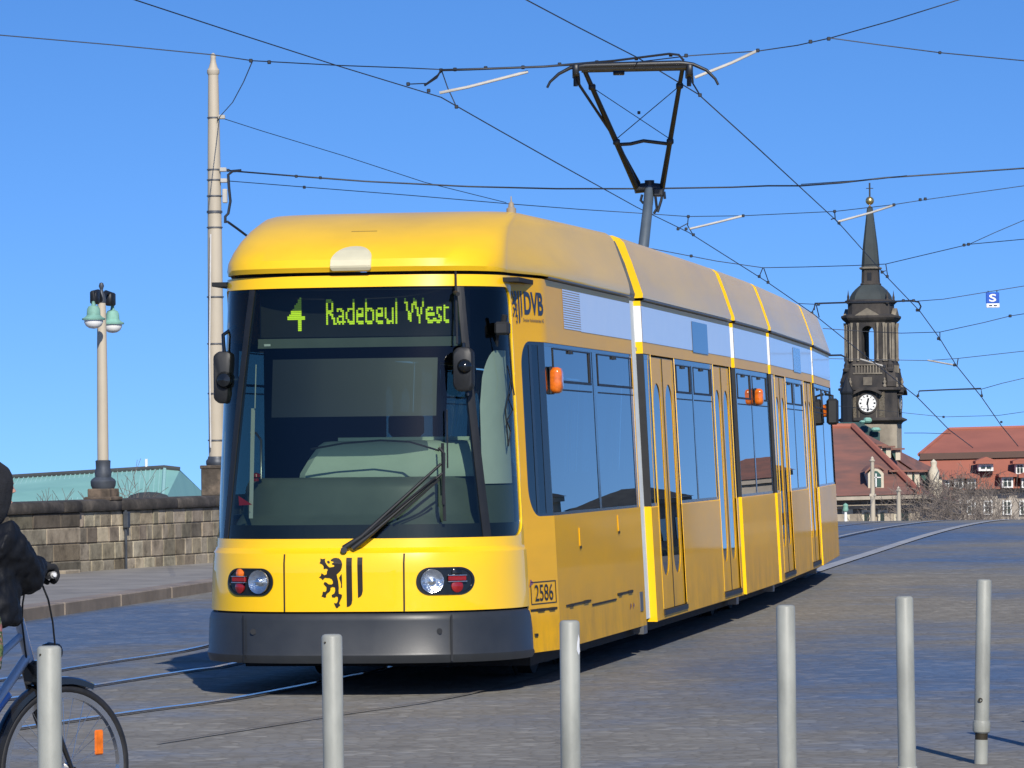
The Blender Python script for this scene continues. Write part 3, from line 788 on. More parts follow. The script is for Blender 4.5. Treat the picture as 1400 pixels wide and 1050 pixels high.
# ---- head lamps
def headlamp(sg):
    cx = 0.667 * sg; z0 = 0.775
    def fn(u, v, off): return nose_x(cx + u, z0 + v, off)
    out = rrect(-0.178, 0.178, -0.092, 0.092, (0.09,) * 4, 10, 8, 1)
    inn = rrect(-0.165, 0.165, -0.079, 0.079, (0.078,) * 4, 10, 8, 1)
    mb = MB()
    loops = [[fn(x, y, 0.001) for x, y in out], [fn(x, y, 0.010) for x, y in out], [fn(x, y, 0.010) for x, y in inn], [fn(x, y, -0.0) for x, y in inn]]
    mb.rings(loops, closed=True)
    mb.rings([[fn(x * q, y * q, 0.004) for x, y in inn] for q in (1.0, 0.8, 0.6, 0.4, 0.2, 0.02)], closed=True, cap1=True)
    hl = mb.build('headlight', M['black_gloss'], tram, M0, smooth=40, fix=True)
    def facing(u, v, off):
        p = fn(u, v, off); q = fn(u + 0.01 * 1, v, off); t = (q - p).normalized()
        nrm = t.cross(Vector((0, 0, 1))); nrm.normalize()
        return Matrix(((t.x, 0, nrm.x, p.x), (t.y, 0, nrm.y, p.y), (t.z, 1, nrm.z, p.z), (0, 0, 0, 1)))
    mb = MB(); Mr = facing(-0.078 * sg, 0, 0.004)
    mb.lathe([(0.0, 0.002), (0.03, 0.003), (0.055, 0.009), (0.072, 0.020), (0.079, 0.022), (0.081, 0.006)], 28, 0, Mr, cap=False)
    mb.lathe([(0.028, 0.004), (0.026, 0.018), (0.016, 0.026), (0.0, 0.028)], 16, 0, Mr, cap=False)
    mb.build('lamp_reflector', M['silver'], hl, M0, smooth=50)
    mb = MB(); mb.lathe([(0.078, 0.023), (0.065, 0.030), (0.04, 0.036), (0.0, 0.039)], 24, 0, Mr, cap=False)
    mb.build('lamp_lens', M['lamp_glass'], hl, M0, smooth=60)
    Mx = facing(0.075 * sg, 0, 0.004)
    mb = MB(); mb.bbox(-0.068, 0.066, -0.002, 0.034, 0, 0.02, 0.006, 0, Mx)
    mb.build('tail_lamp', M['red'], hl, M0)
    mb = MB(); mb.bbox(-0.070, 0.068, 0.034, 0.039, 0.0, 0.024, 0.001, 0, Mx); mb.bbox(-0.070, 0.068, -0.007, -0.002, 0.0, 0.024, 0.001, 0, Mx)
    mb.build('lamp_trim', M['silver'], hl, M0)
    mb = MB(); mb.lathe([(0.043, 0), (0.043, 0.010), (0.026, 0.018), (0, 0.020)], 18, 0, Mx @ Matrix.Translation((0, -0.036, 0)), cap=False)
    mb.build('brake_lamp', M['red'], hl, M0, smooth=50)
    mb = MB(); mb.lathe([(0.036, 0), (0.036, 0.008), (0.02, 0.016), (0, 0.018)], 18, 0, Mx @ Matrix.Translation((-0.0, 0.053, 0)), cap=False)
    mb.build('turn_lamp', M['orange'] if sg < 0 else M['black_gloss'], hl, M0, smooth=50)
for sg in (-1, 1): headlamp(sg)
# ---- helper: which nose point lies under a photo pixel (used to measure the fittings)
M0i = M0.inverted()
def nose_px(px, py, off=0.0):
    x, z = (px - 470) / 200.0, 1.63 - (py - 621) / 202.0
    for _ in range(14):
        u, v = proj(M0 @ nose_x(x, z, off)); e = 1e-3
        ux, vx = proj(M0 @ nose_x(x + e, z, off)); uz, vz = proj(M0 @ nose_x(x, z + e, off))
        a, b, c, d = (ux - u) / e, (uz - u) / e, (vx - v) / e, (vz - v) / e
        det = a * d - b * c
        if abs(det) < 1e-6: break
        dx, dz = (d * (px - u) - b * (py - v)) / det, (a * (py - v) - c * (px - u)) / det
        x = max(-1.1, min(1.1, x + max(-0.2, min(0.2, dx)))); z += max(-0.2, min(0.2, dz))
    return nose_x(x, z, off)
# wiper: two arms, drive arm pair and a long upright blade
wp = MB()
P1, P2 = nose_px(476, 742, 0.05), nose_px(603, 634, 0.05)
wp.tube([nose_px(470, 752, 0.01), nose_px(470, 752, 0.06)], 0.022, 12)
wp.tube([nose_px(470, 750, 0.05), nose_px(495, 733, 0.06), P2], [0.022, 0.016, 0.009], 8)
wp.tube([nose_px(482, 750, 0.05), nose_px(510, 728, 0.06), nose_px(606, 646, 0.055)], [0.02, 0.013, 0.008], 8)
wp.tube([nose_px(498, 732, 0.07), nose_px(596, 652, 0.075)], 0.007, 6)
wp.tube([nose_px(540, 708, 0.055), nose_px(600, 656, 0.055)], 0.008, 6)
wiper = wp.build('wiper', M['black'], tram, M0, smooth=50)
wp = MB()
wp.tube([nose_px(605, 606, 0.03), nose_px(606, 660, 0.028), nose_px(608, 712, 0.03)], 0.012, 6)
wp.tube([nose_px(611, 560, 0.03), nose_px(612, 640, 0.03)], 0.006, 6)
wp.tube([nose_px(600, 612, 0.05), nose_px(607, 620, 0.06), nose_px(606, 690, 0.05)], 0.012, 6)
wp.build('wiper_blade', M['black'], wiper, M0)
wp = MB()
wp.tube([nose_px(425, 614, -0.2), nose_px(470, 606, -0.2), nose_px(520, 602, -0.2), nose_px(560, 604, -0.15), nose_px(600, 616, 0.0)], 0.007, 6)
wp.build('wiper_hose', M['black'], wiper, M0)
# mirrors: a big dark housing at the pillar on the tram's right, a smaller one before the other pillar
def mirror(cpx, cpy, w, h, off, arm_px, nm='mirror'):
    c = nose_px(cpx, cpy, off)
    mb = MB()
    out = rrect(-w / 2, w / 2, -h / 2, h / 2, (w * 0.35,) * 4, 6, 3, 3)
    loops = []
    for sc, dy in ((0.85, -0.045), (0.97, -0.032), (1.0, 0.0), (0.98, 0.04), (0.72, 0.075)):
        loops.append([c + Vector((x * sc, dy, y * sc)) for x, y in out])
    mb.rings(loops, closed=True, cap0=True, cap1=True)
    o = mb.build(nm, M['black'], tram, M0, smooth=45)
    mb = MB()
    for ap in arm_px: mb.tube([nose_px(*ap, 0.0), nose_px(*ap, off * 0.9), c + Vector((0, 0.03, 0))], 0.013, 8)
    mb.lathe([(0.045, -0.03), (0.05, 0.0), (0.03, 0.03), (0.0, 0.035)], 14, 0, Matrix.Translation(c + Vector((w * 0.1, -0.05, 0.02))) @ Matrix.Rotation(R(90), 4, 'X'))
    build_each(mb, 'mirror_arm', M['black_gloss'], o, M0, smooth=50)
    return o
# left: housing hangs outside the pillar
def mirror_left():
    c = M0i @ at(307, 516, 30.25)
    mb = MB(); w, h = 0.135, 0.36
    out = rrect(-w / 2, w / 2, -h / 2, h / 2, (0.045,) * 4, 6, 3, 6)
    loops = [[c + Vector((x * sc, dy, y * sc)) for x, y in out] for sc, dy in ((0.8, -0.07), (0.96, -0.055), (1.0, -0.01), (0.98, 0.05), (0.7, 0.08))]
    mb.rings(loops, closed=True, cap0=True, cap1=True)
    o = mb.build('mirror', M['black'], tram, M0, smooth=45)
    mb = MB()
    top = M0i @ at(305, 458, 30.28)
    mb.tube([c + Vector((0, 0, h / 2 - 0.02)), top, top + Vector((0.09, 0.0, 0.06))], 0.014, 8)
    mb.tube([c + Vector((0.02, 0, -0.02)), c + Vector((0.12, 0.02, -0.02))], 0.025, 8)
    mb.lathe([(0.055, 0.0), (0.06, 0.02), (0.045, 0.05), (0.0, 0.06)], 16, 0, Matrix.Translation(c + Vector((0.02, -0.06, -0.02))) @ Matrix.Rotation(R(90), 4, 'X'))
    build_each(mb, 'mirror_arm', M['black_gloss'], o, M0, smooth=50)
mirror_left()
mirror(634, 505, 0.14, 0.30, 0.10, ((634, 470), (640, 540)))
mb = MB()
a = nose_px(623, 374, 0.02)
mb.tube([a + Vector((0, -0.01, 0.05)), a, nose_px(625, 470, 0.05)], 0.008, 6)
mb.tube([nose_px(622, 400, 0.03), nose_px(626, 402, 0.09)], 0.015, 8)
mb.build('mirror_cable', M['black'], tram, M0)
c = nose_px(687, 449, 0.05)
mb = MB()
mb.bbox(-0.05, 0.05, -0.05, 0.05, -0.045, 0.045, 0.015, 0, Matrix.Translation(c))
mb.tube([c, c + Vector((0.02, -0.02, 0.09))], 0.02, 8); mb.tube([c + Vector((-0.03, 0, 0)), c + Vector((-0.05, 0.04, -0.12))], 0.012, 6)
mb.tube([c + Vector((0.04, 0, 0.0)), nose_px(700, 520, 0.05), nose_px(703, 540, 0.08)], 0.006, 6)
mb.build('door_camera', M['black'], tram, M0)
# scratches etched into the side pane of the cab (lettering-like doodle)
mb = MB()
zig = [(694, 500), (700, 530), (695, 545), (701, 560), (693, 575), (698, 590), (695, 610), (691, 560), (698, 520)]
mb.tube([nose_px(x, y, -0.012) for x, y in zig], 0.006, 4)
mb.build('glass_scratch', M['black'], ws, M0)
# hatch lamp plate on the roof front and the small seam
mb = MB()
G = wc(2.868)
def roof_front(x, z):
    t = (z - 2.90) / (3.31 - 2.90)
    prof = [(2.868, -1.17), (2.90, -1.19), (2.95, -1.17), (3.02, -1.06), (3.10, -0.88), (3.18, -0.62), (3.25, -0.34), (3.29, -0.13), (3.34, 0.2)]
    for (z0, s0), (z1, s1) in zip(prof, prof[1:]):
        if z <= z1: sn = s0 + (s1 - s0) * (z - z0) / (z1 - z0); break
    W = G - 0.115 - (z - 2.9) * 0.36
    u = min(1.0, abs(x / W)); th = math.asin(u ** 1.75)
    return Vector((x, sn + 0.52 * (1 - abs(math.cos(th)) ** 0.9), z))
out = rrect(-0.14, 0.14, 2.872, 3.045, (0.02, 0.02, (0.13, 0.10), (0.13, 0.10)), 8, 10, 4)
front = [roof_front(x, z) + Vector((0, -0.022, 0.004)) for x, z in out]; back = [roof_front(x, z) + Vector((0, 0.03, 0)) for x, z in out]
mb.rings([back, front], closed=True)
mb.add(front, [tuple(t) for t in tessellate_polygon([[Vector((p.x, p.z, 0)) for p in front]])])
mb.build('marker_lamp', mat('cream_lens', (0.62, 0.57, 0.38), 0.4, var=0.06, coat=0.3), tram, M0)
mb = MB()
mb.tube([roof_front(x, 3.15) + Vector((0, -0.012, 0.006)) for x in (-0.09, 0, 0.09)], 0.011, 8)
mb.build('roof_handle', mat('roof_handle', (0.25, 0.16, 0.02), 0.5), roof0, M0)
mb = MB()
mb.tube([roof_front(-0.95 + 1.9 * i / 40, 3.10 - 0.10 * abs(-0.95 + 1.9 * i / 40) ** 4) + Vector((0, -0.004, 0.0)) for i in range(41)], 0.004, 5)
mb.build('roof_seam', mat('roof_seam', (0.30, 0.15, 0.01), 0.6), roof0, M0)
# ---- inside the cab
mb = MB()
mb.box(-1.13, 1.13, -0.35, 4.4, 0.33, 0.36)                                  # floor
mb.build('floor', M['floor'], cab, M0)
mb = MB()
mb.box(-1.08, 1.08, -0.75, 4.4, 2.80, 2.83)
mb.box(-1.10, -0.2, 0.9, 0.94, 0.36, 2.8); mb.box(-0.2, 1.10, 0.9, 0.94, 0.36, 1.35); mb.box(-0.2, 1.10, 0.9, 0.94, 2.3, 2.8)
mb.box(0.15, 0.2, 0.9, 0.94, 1.35, 2.3)
mb.build('cab_partition', M['cab_dark'], cab, M0)
mb = MB()   # grey cover along the foot of the windscreen
rows = []
for z, dx, ds in ((1.10, 0.10, 0.0), (1.16, 0.10, 0.06), (1.20, 0.12, 0.16), (1.23, 0.13, 0.20), (1.40, 0.15, 0.24), (1.455, 0.17, 0.27), (1.47, 0.20, 0.34), (1.47, 0.22, 0.75)):
    W = wc(z) + TAP * SE - dx; sn = nose_sn(1.1) + 0.06 + ds
    row = []
    for i in range(33):
        u = -1 + 2 * i / 32
        row.append(Vector((W * u, sn + (SE + 0.25 - sn) * (1 - math.sqrt(1 - abs(u * 0.985) ** 3)), z)))
    rows.append(row)
mb.rings(rows, closed=False)
mb.build('dashboard', M['console_dark'], cab, M0, smooth=50)
mb = MB()   # pale instrument hood
cx = 0.25
rows = []
for z, hw, s0 in ((1.472, 0.70, -0.90), (1.50, 0.695, -0.90), (1.60, 0.64, -0.86), (1.69, 0.585, -0.80), (1.715, 0.555, -0.76), (1.72, 0.54, -0.6)):
    rows.append([Vector((cx - hw, -0.1, z)), Vector((cx - hw, s0 + 0.06, z)), Vector((cx - hw + 0.05, s0, z)), Vector((cx + hw - 0.05, s0, z)), Vector((cx + hw, s0 + 0.06, z)), Vector((cx + hw, -0.1, z))])
mb.rings(rows, closed=False); mb.add(rows[-1], [tuple(range(6))])
mb.box(cx - 0.50, cx + 0.50, -0.5, -0.3, 1.721, 1.745)
mb.build('instrument_hood', M['console'], cab, M0, smooth=30)
mb = MB()   # driver's seat
mb.bbox(-0.25, 0.25, 0.2, 0.7, 0.85, 0.98, 0.03); mb.bbox(-0.24, 0.24, 0.62, 0.74, 0.95, 1.75, 0.04); mb.bbox(-0.13, 0.13, 0.63, 0.72, 1.74, 1.93, 0.04)
mb.tube([(0, 0.45, 0.36), (0, 0.45, 0.86)], 0.06, 10)
mb.build('driver_seat', M['cab_dark'], cab, M0, smooth=40)
mb = MB()
for i in range(1):
    mb.rings([[nose_x(x, z, -0.12) for x in (-0.62, -0.4, -0.2, 0, 0.2, 0.4, 0.62)] for z in (1.885, 2.0, 2.15, 2.28)], closed=False)
mb.build('sun_blind', glass('smoked_blind', (0.22, 0.25, 0.25), 0.5, 0.25, 0.6), cab, M0, fix=False, smooth=60)
mb = MB()
mb.box(-0.70, 0.74, -0.98, -0.93, 2.375, 2.425); mb.box(-0.70, 0.74, -0.99, -0.985, 2.36, 2.375)
mb.build('display_shelf', M['console_dark'], cab, M0)
mb = MB()
mb.bbox(-0.70, 0.74, -0.93, -0.75, 2.425, 2.76, 0.01)
disp = mb.build('destination_display', M['black'], tram, M0)
# lit dots of the display: lettering sampled on the dot grid
def led_dots(txt, x0, x1, z0, z1, pitch, bold):
    vs, fs = fit_text(txt, x0, x1, z0, z1, bold)
    tree = BVHTree.FromPolygons(vs, fs)
    pts = []
    nx, nz = int(round((x1 - x0) / pitch)), int(round((z1 - z0) / pitch))
    for i in range(nx):
        for j in range(nz):
            x, z = x0 + (i + 0.5) * (x1 - x0) / nx, z0 + (j + 0.5) * (z1 - z0) / nz
            if tree.ray_cast(Vector((x, z, 1)), Vector((0, 0, -1)))[0] is not None: pts.append((x, z, j / nz))
    return pts
def pxx(px): return (px - 475) / (198.0 * 0.985) 
def pzz(py): return 1.63 - (py - 621) / 199.5
mb = MB()
for txt, xa, xb, ya, yb, bold, split in (('4', 377, 401, 406, 452, 0.01, 0.60), ('Radebeul West', 430, 597, 409, 444, 0.0, 0.80)):
    for x, z, j in led_dots(txt, pxx(xa), pxx(xb), pzz(yb), pzz(ya), 0.0125, bold):
        h = 0.0054
        mb.box(x - h, x + h, -0.937, -0.931, z - h, z + h, 1 if j > split else 0)
mb.build('lit_lettering', [M['led'], M['led_dim']], disp, M0, fix=False)
mb = MB(); mb.box(-0.655, -0.61, -0.995, -0.99, 2.375, 2.39); mb.build('shelf_label', M['white'], cab, M0)
mb = MB()   # pale pillar trims, then a pale curved panel behind the corner glass
mb.rings([[nose_x(-0.80, z, -0.10), nose_x(-0.76, z, -0.10)] for z in (1.2, 1.5, 1.8, 1.95)], closed=False)
mb.rings([[nose_x(-0.755, z, -0.09), nose_x(-0.745, z, -0.09)] for z in (1.95, 2.1, 2.25)], closed=False)
mb.build('pillar_trim', M['cab_pale'], cab, M0, fix=False)
mb = MB()
rows = []
for i in range(15):
    a = 0.475 + 0.305 * i / 14
    k = min(1.0, i / 7.0)
    zt = 1.95 + 0.38 * math.sqrt(max(0, 1 - (1 - k) ** 2))
    rows.append([nose_a(a, 1.42 + (zt - 1.42) * j / 6, -0.055) for j in range(7)])
mb.rings(rows, closed=False)
mb.build('pale_corner_panel', M['cab_pale'], cab, M0, fix=False)
mb = MB(); band(mb, 1.1, 1.41, 0.475, 0.785, 12, 3, -0.055); mb.build('lower_lining', M['console_dark'], cab, M0, fix=False)
mb = MB()
h0 = nose_px(334, 592, -0.25); h1 = nose_px(350, 592, -0.25); h2 = nose_px(357, 602, -0.25); h3 = nose_px(357, 655, -0.25)
mb.tube([h0, h1, h2, h3], 0.009, 8); mb.build('handrail', M['steel'], cab, M0, smooth=60)
mb = MB(); c = nose_px(350, 652, -0.22); mb.lathe([(0.02, -0.03), (0.02, -0.01), (0.035, 0), (0.03, 0.02), (0, 0.03)], 14, 0, Matrix.Translation(c)); mb.build('emergency_button', M['red'], cab, M0, smooth=50)
mb = MB(); t = [nose_px(x, y, -0.05) for x, y in ((326, 678), (345, 690), (327, 691))]; mb.add(t, [(0, 1, 2)]); mb.build('warning_triangle', mat('red_sticker', (0.6, 0.02, 0.03), 0.5), ws, M0, fix=False)
# ------------------------------------------------------------------ tram sides
def sheet(mb, fn, s0, s1, z0, z1, off, ns=1, nz=1, mi=0, sg=1):
    rows = [[fn(s0 + (s1 - s0) * i / ns, z0 + (z1 - z0) * j / nz, sg, off) for i in range(ns + 1)] for j in range(nz + 1)]
    mb.rings(rows, closed=False, mi=mi)
def bar(mb, fn, s0, s1, z0, z1, off0, off1, sg=1, mi=0):
    """A thin proud strip on the side surface."""
    ss = [s0, s1] if not (s0 < 0 < s1) else [s0, 0.0, s1]
    for a, b in zip(ss, ss[1:]):
        o = [fn(a, z0, sg, off1), fn(b, z0, sg, off1), fn(b, z1, sg, off1), fn(a, z1, sg, off1)]
        i = [fn(a, z0, sg, off0), fn(b, z0, sg, off0), fn(b, z1, sg, off0), fn(a, z1, sg, off0)]
        mb.add(o + i, [(0, 1, 2, 3), (0, 4, 5, 1), (1, 5, 6, 2), (2, 6, 7, 3), (3, 7, 4, 0)], mi)
def window_band(parent, Mx, s0, s1, posts, hoppers, fn=side_pt, z0=1.175, z1=2.415, sides=(1, -1), zh=2.125):
    """One glass band with its dark posts and small tilting panes on top."""
    for sg in sides:
        mb = MB()
        ss = [s0] + ([0.0] if s0 < 0 < s1 else []) + [s1]
        rows = [[fn(s, z, sg, -0.012) for s in ss] for z in (z0, (z0 + z1) / 2, z1)]
        mb.rings(rows, closed=False)
        w = mb.build('window', M['glass_side'], parent, Mx, fix=False)
        mb = MB()
        for p, wd in posts: bar(mb, fn, p - wd / 2, p + wd / 2, z0, z1, -0.06, -0.009, sg)
        bar(mb, fn, s0, s1, z0, z0 + 0.03, -0.05, -0.0085, sg); bar(mb, fn, s0, s1, z1 - 0.04, z1, -0.05, -0.0085, sg)
        mb.build('window_post', M['black_gloss'], w, Mx, fix=False)
        mb = MB()
        for a, b in hoppers:
            bar(mb, fn, b - 0.09, b - 0.02, zh + 0.02, z1 - 0.05, -0.011, -0.004, sg)
            bar(mb, fn, a, b, zh, zh + 0.018, -0.011, -0.006, sg); bar(mb, fn, a, b, zh - 0.055, zh - 0.045, -0.011, -0.006, sg)
            bar(mb, fn, a, b, z1 - 0.055, z1 - 0.045, -0.011, -0.006, sg); bar(mb, fn, a, a + 0.02, zh, z1 - 0.05, -0.011, -0.006, sg)
            mid = a + (b - a) * 0.45
            bar(mb, fn, mid - 0.08, mid - 0.02, z1 - 0.075, z1 - 0.05, -0.011, 0.002, sg); bar(mb, fn, mid + 0.03, mid + 0.09, z1 - 0.075, z1 - 0.05, -0.011, 0.002, sg)
        mb.build('tilt_pane_frame', M['black'], w, Mx, fix=False)
E0 = END0
window_band(cab, M0, -0.49, E0 - 0.02, [(-0.27, 0.05), (-0.05, 0.14), (2.22, 0.10), (E0 - 0.08, 0.11)], [(0.36, 2.08), (2.42, 4.25)])
# decals of the first section: white band fading in by stripes, operator lettering with the lion, fleet number, hatch lines
def decal_band(parent, Mx, s0, s1, stripes=None, sides=(1, -1), zt=2.805, zb=2.515):
    for sg in sides:
        mb = MB()
        mb.rings([[side_pt(s, z, sg, 0.003) for s in (s0, s1)] for z in (zb, zt)], closed=False)
        if stripes:
            n = 17
            for i in range(n):
                z = zb + (zt - zb) * (i + 0.25) / n
                mb.rings([[side_pt(s, zz, sg, 0.003) for s in (stripes, s0 - 0.001)] for zz in (z, z + (zt - zb) / n * 0.68)], closed=False)
        mb.build('white_band', M['white'], parent, Mx, fix=False)
decal_band(cab, M0, 1.65, E0, 0.86)
mb = MB()
vs, fs = fit_text('DVB', -0.37, -0.008, 2.585, 2.745, 0.03)
mb.add([side_pt(v.x, v.y, 1, 0.004) for v in vs], fs)
vs, fs = fit_text('Dresdner Verkehrsbetriebe AG', -0.40, -0.01, 2.535, 2.56)
mb.add([side_pt(v.x, v.y, 1, 0.004) for v in vs], fs)
crest(mb, lambda x, y: side_pt(-0.60 + (x - 112) / 739 * 0.19, 2.745 - (y - 145) / 827 * 0.225, 1, 0.004))
mb.build('operator_lettering', M['navy'], tram, M0, fix=False)
mb = MB()
vs, fs = fit_text('2586', -0.46, -0.11, 0.60, 0.715, 0.005)
mb.add([side_pt(v.x, v.y, 1, 0.004) for v in vs], fs)
for a, b, c, d in ((-0.53, -0.05, 0.580, 0.586), (-0.53, -0.05, 0.730, 0.736), (-0.53, -0.522, 0.586, 0.730), (-0.058, -0.05, 0.586, 0.730)):
    bar(mb, side_pt, a, b, c, d, 0.001, 0.004)
mb.build('fleet_number', M['emblem'], tram, M0, fix=False)
mb = MB()
for a, b, z in ((-0.55, -0.05, 0.535), (0.30, 1.42, 0.535), (1.48, 2.66, 0.50), (2.74, 3.55, 0.535)):
    bar(mb, side_pt, a, b, z, z + 0.014, 0.0, 0.006)
for a, b, z in ((-0.42, -0.30, 0.528), (-0.2, -0.1, 0.528), (0.45, 0.6, 0.528), (1.1, 1.3, 0.53), (2.8, 2.95, 0.528), (3.3, 3.5, 0.53)):
    bar(mb, side_pt, a, b, z, z + 0.022, 0.0, 0.010)
for s, z in ((1.05, 0.93), (2.95, 1.0), (-0.5, 0.36)): bar(mb, side_pt, s, s + 0.05, z, z + 0.02, 0, 0.01)
mb.build('hatch_line', M['seam'], cab, M0, fix=False)
mb = MB()
for s, z0, z1 in ((1.05, 0.95, 1.08), (2.95, 1.02, 1.14)): bar(mb, side_pt, s, s + 0.04, z0, z1, 0.0, 0.006)
build_each(mb, 'hinge', M['yellow_dusty'], cab, M0, fix=False)
mb = MB(); bar(mb, side_pt, 3.9, 4.05, 0.37, 0.52, 0.0, 0.006); mb.build('socket_plate', M['gutter'], cab, M0, fix=False)
mb = MB()
for s, z in ((-0.56, 0.70), (3.35, 0.40), (3.5, 0.40)):
    p = [side_pt(s, z, 1, 0.004), side_pt(s + 0.09, z + 0.03, 1, 0.004), side_pt(s + 0.03, z + 0.055, 1, 0.004)]; mb.add(p, [(0, 1, 2)])
mb.build('jacking_mark', M['red'], cab, M0, fix=False)
def indicator(parent, Mx, s, z, h=0.17, w=0.13):
    mb = MB()
    out = rrect(-w / 2, w / 2, -h / 2, h / 2, (0.04,) * 4, 6, 1, 2)
    loops = []
    for o, k in ((0.0, 0.9), (0.015, 1.0), (0.05, 1.0), (0.068, 0.9), (0.078, 0.65)):
        loops.append([Vector((wc(z) + o, s + x * k, z + y * k)) for x, y in out])
    mb.rings(loops, closed=True, cap1=True)
    i = mb.build('turn_indicator', M['orange'], parent, Mx, smooth=45)
    mb = MB(); mb.bbox(wc(z) - 0.01, wc(z) + 0.012, s - w * 0.4, s + w * 0.4, z - h * 0.53, z + h * 0.53, 0.004); mb.build('indicator_base', M['black'], i, Mx)
indicator(tram, M0, 0.20, 2.135, 0.185, 0.13)
# ---- roof extrusion and end frames for the other sections
def body_profile(off=0.0):
    P = [(wc(z) + off, z) for z in (0.25, 0.7, 1.18, 1.9, 2.42, 2.515, 2.805, 2.846)]
    return P
ROOF = [(wc(2.868) - 0.03, 2.869), (wc(2.868) + 0.022, 2.872), (wc(2.868) + 0.024, 2.90), (wc(2.868) - 0.06, 3.15), (wc(2.868) - 0.125, 3.32), (wc(2.868) - 0.16, 3.355), (wc(2.868) - 0.22, 3.38), (0.4, 3.40), (0.0, 3.402)]
def section_roof(parent, Mx, s0, s1):
    P = ROOF + [(-x, z) for x, z in ROOF[-2::-1]]
    mb = MB(); mb.rings([[Vector((x, s, z)) for x, z in P] for s in (s0, s1)], closed=False)
    # yellow end edge of the roof shell
    for s in (s0, s1):
        inn = [(x * 0.92, 2.869 + (z - 2.869) * 0.90) for x, z in P]
        mb.rings([[Vector((x, s, z)) for x, z in P], [Vector((x, s, z)) for x, z in inn]], closed=False)
    return mb.build('roof', M['yellow_roof'], parent, Mx, smooth=40)
def end_frame(parent, Mx, s, th, zlo=0.25):
    """Rim round the open end of a section: yellow, white at the band, black beside the glass."""
    segs = [(zlo, 1.18, 0), (1.18, 2.42, 2), (2.42, 2.515, 0), (2.515, 2.805, 1), (2.805, 2.846, 0)]
    for sg in (1, -1):
        mb = MB()
        for z0, z1, mi in segs:
            for (ax, ay), (bx, by) in (((0.0, s), (-0.12, s)), ((0.0, s + th), (0.0, s))):
                mb.quad(Vector((sg * (wc(z0) + ax), ay, z0)), Vector((sg * (wc(z0) + bx), by, z0)), Vector((sg * (wc(z1) + bx), by, z1)), Vector((sg * (wc(z1) + ax), ay, z1)), mi)
        mb.build('end_frame', [M['yellow'], M['white'], M['black']], parent, Mx, fix=False)
def door(parent, Mx, s0, s1, sides=(1, -1)):
    for sg in sides:
        fn = lambda s, z, o: side_pt(s, z, sg, o - 0.012, False)
        mid = (s0 + s1) / 2
        mbf = MB()
        bar(mbf, lambda s, z, g, o: side_pt(s, z, g, o, False), mid - 0.008, mid + 0.008, 0.33, 2.40, -0.03, -0.006, sg)
        d = None
        for a, b in ((s0, mid - 0.008), (mid + 0.008, s1)):
            w = b - a
            ix0, ix1, iy0, iy1 = a + 0.13 * w / 0.7, b - 0.13 * w / 0.7, 0.60, 2.19
            rr = ((ix1 - ix0) / 2 * 0.98, 0.20)
            inner = rrect(ix0, ix1, iy0, iy1, (rr,) * 4, 10, 2, 10)
            outer = outer_for(inner, a, b, 0.33, 2.405, ix0, ix1, iy0, iy1)
            mb = MB(); frame(mb, outer, inner, fn, 3, 0, 0.005)
            leaf = mb.build('door_leaf', M['yellow_dusty'], parent, Mx, smooth=30)
            g = MB(); g.rings([[fn(s, z, -0.006) for s in (ix0 - 0.02, ix1 + 0.02)] for z in (iy0 - 0.02, iy1 + 0.02)], closed=False)
            g.build('door_glass', M['glass_side'], leaf, Mx, fix=False)
        bar(mbf, lambda s, z, g, o: side_pt(s, z, g, o, False), s0 - 0.02, s1 + 0.02, 0.285, 0.325, -0.03, 0.012, sg)
        mbf.build('door_sill', M['black'], parent, Mx, fix=False)
        e = MB()   # bright edge strips of the doorway
        for a in (s0 - 0.03, s1 + 0.005): bar(e, lambda s, z, g, o: side_pt(s, z, g, o, False), a + 0.006, a + 0.018, 0.34, 2.42, -0.003, 0.003, sg)
        build_each(e, 'door_frame', M['yellow'], parent, Mx, fix=False)
fl = lambda s, z, sg=1, o=0.0: side_pt(s, z, sg, o, False)
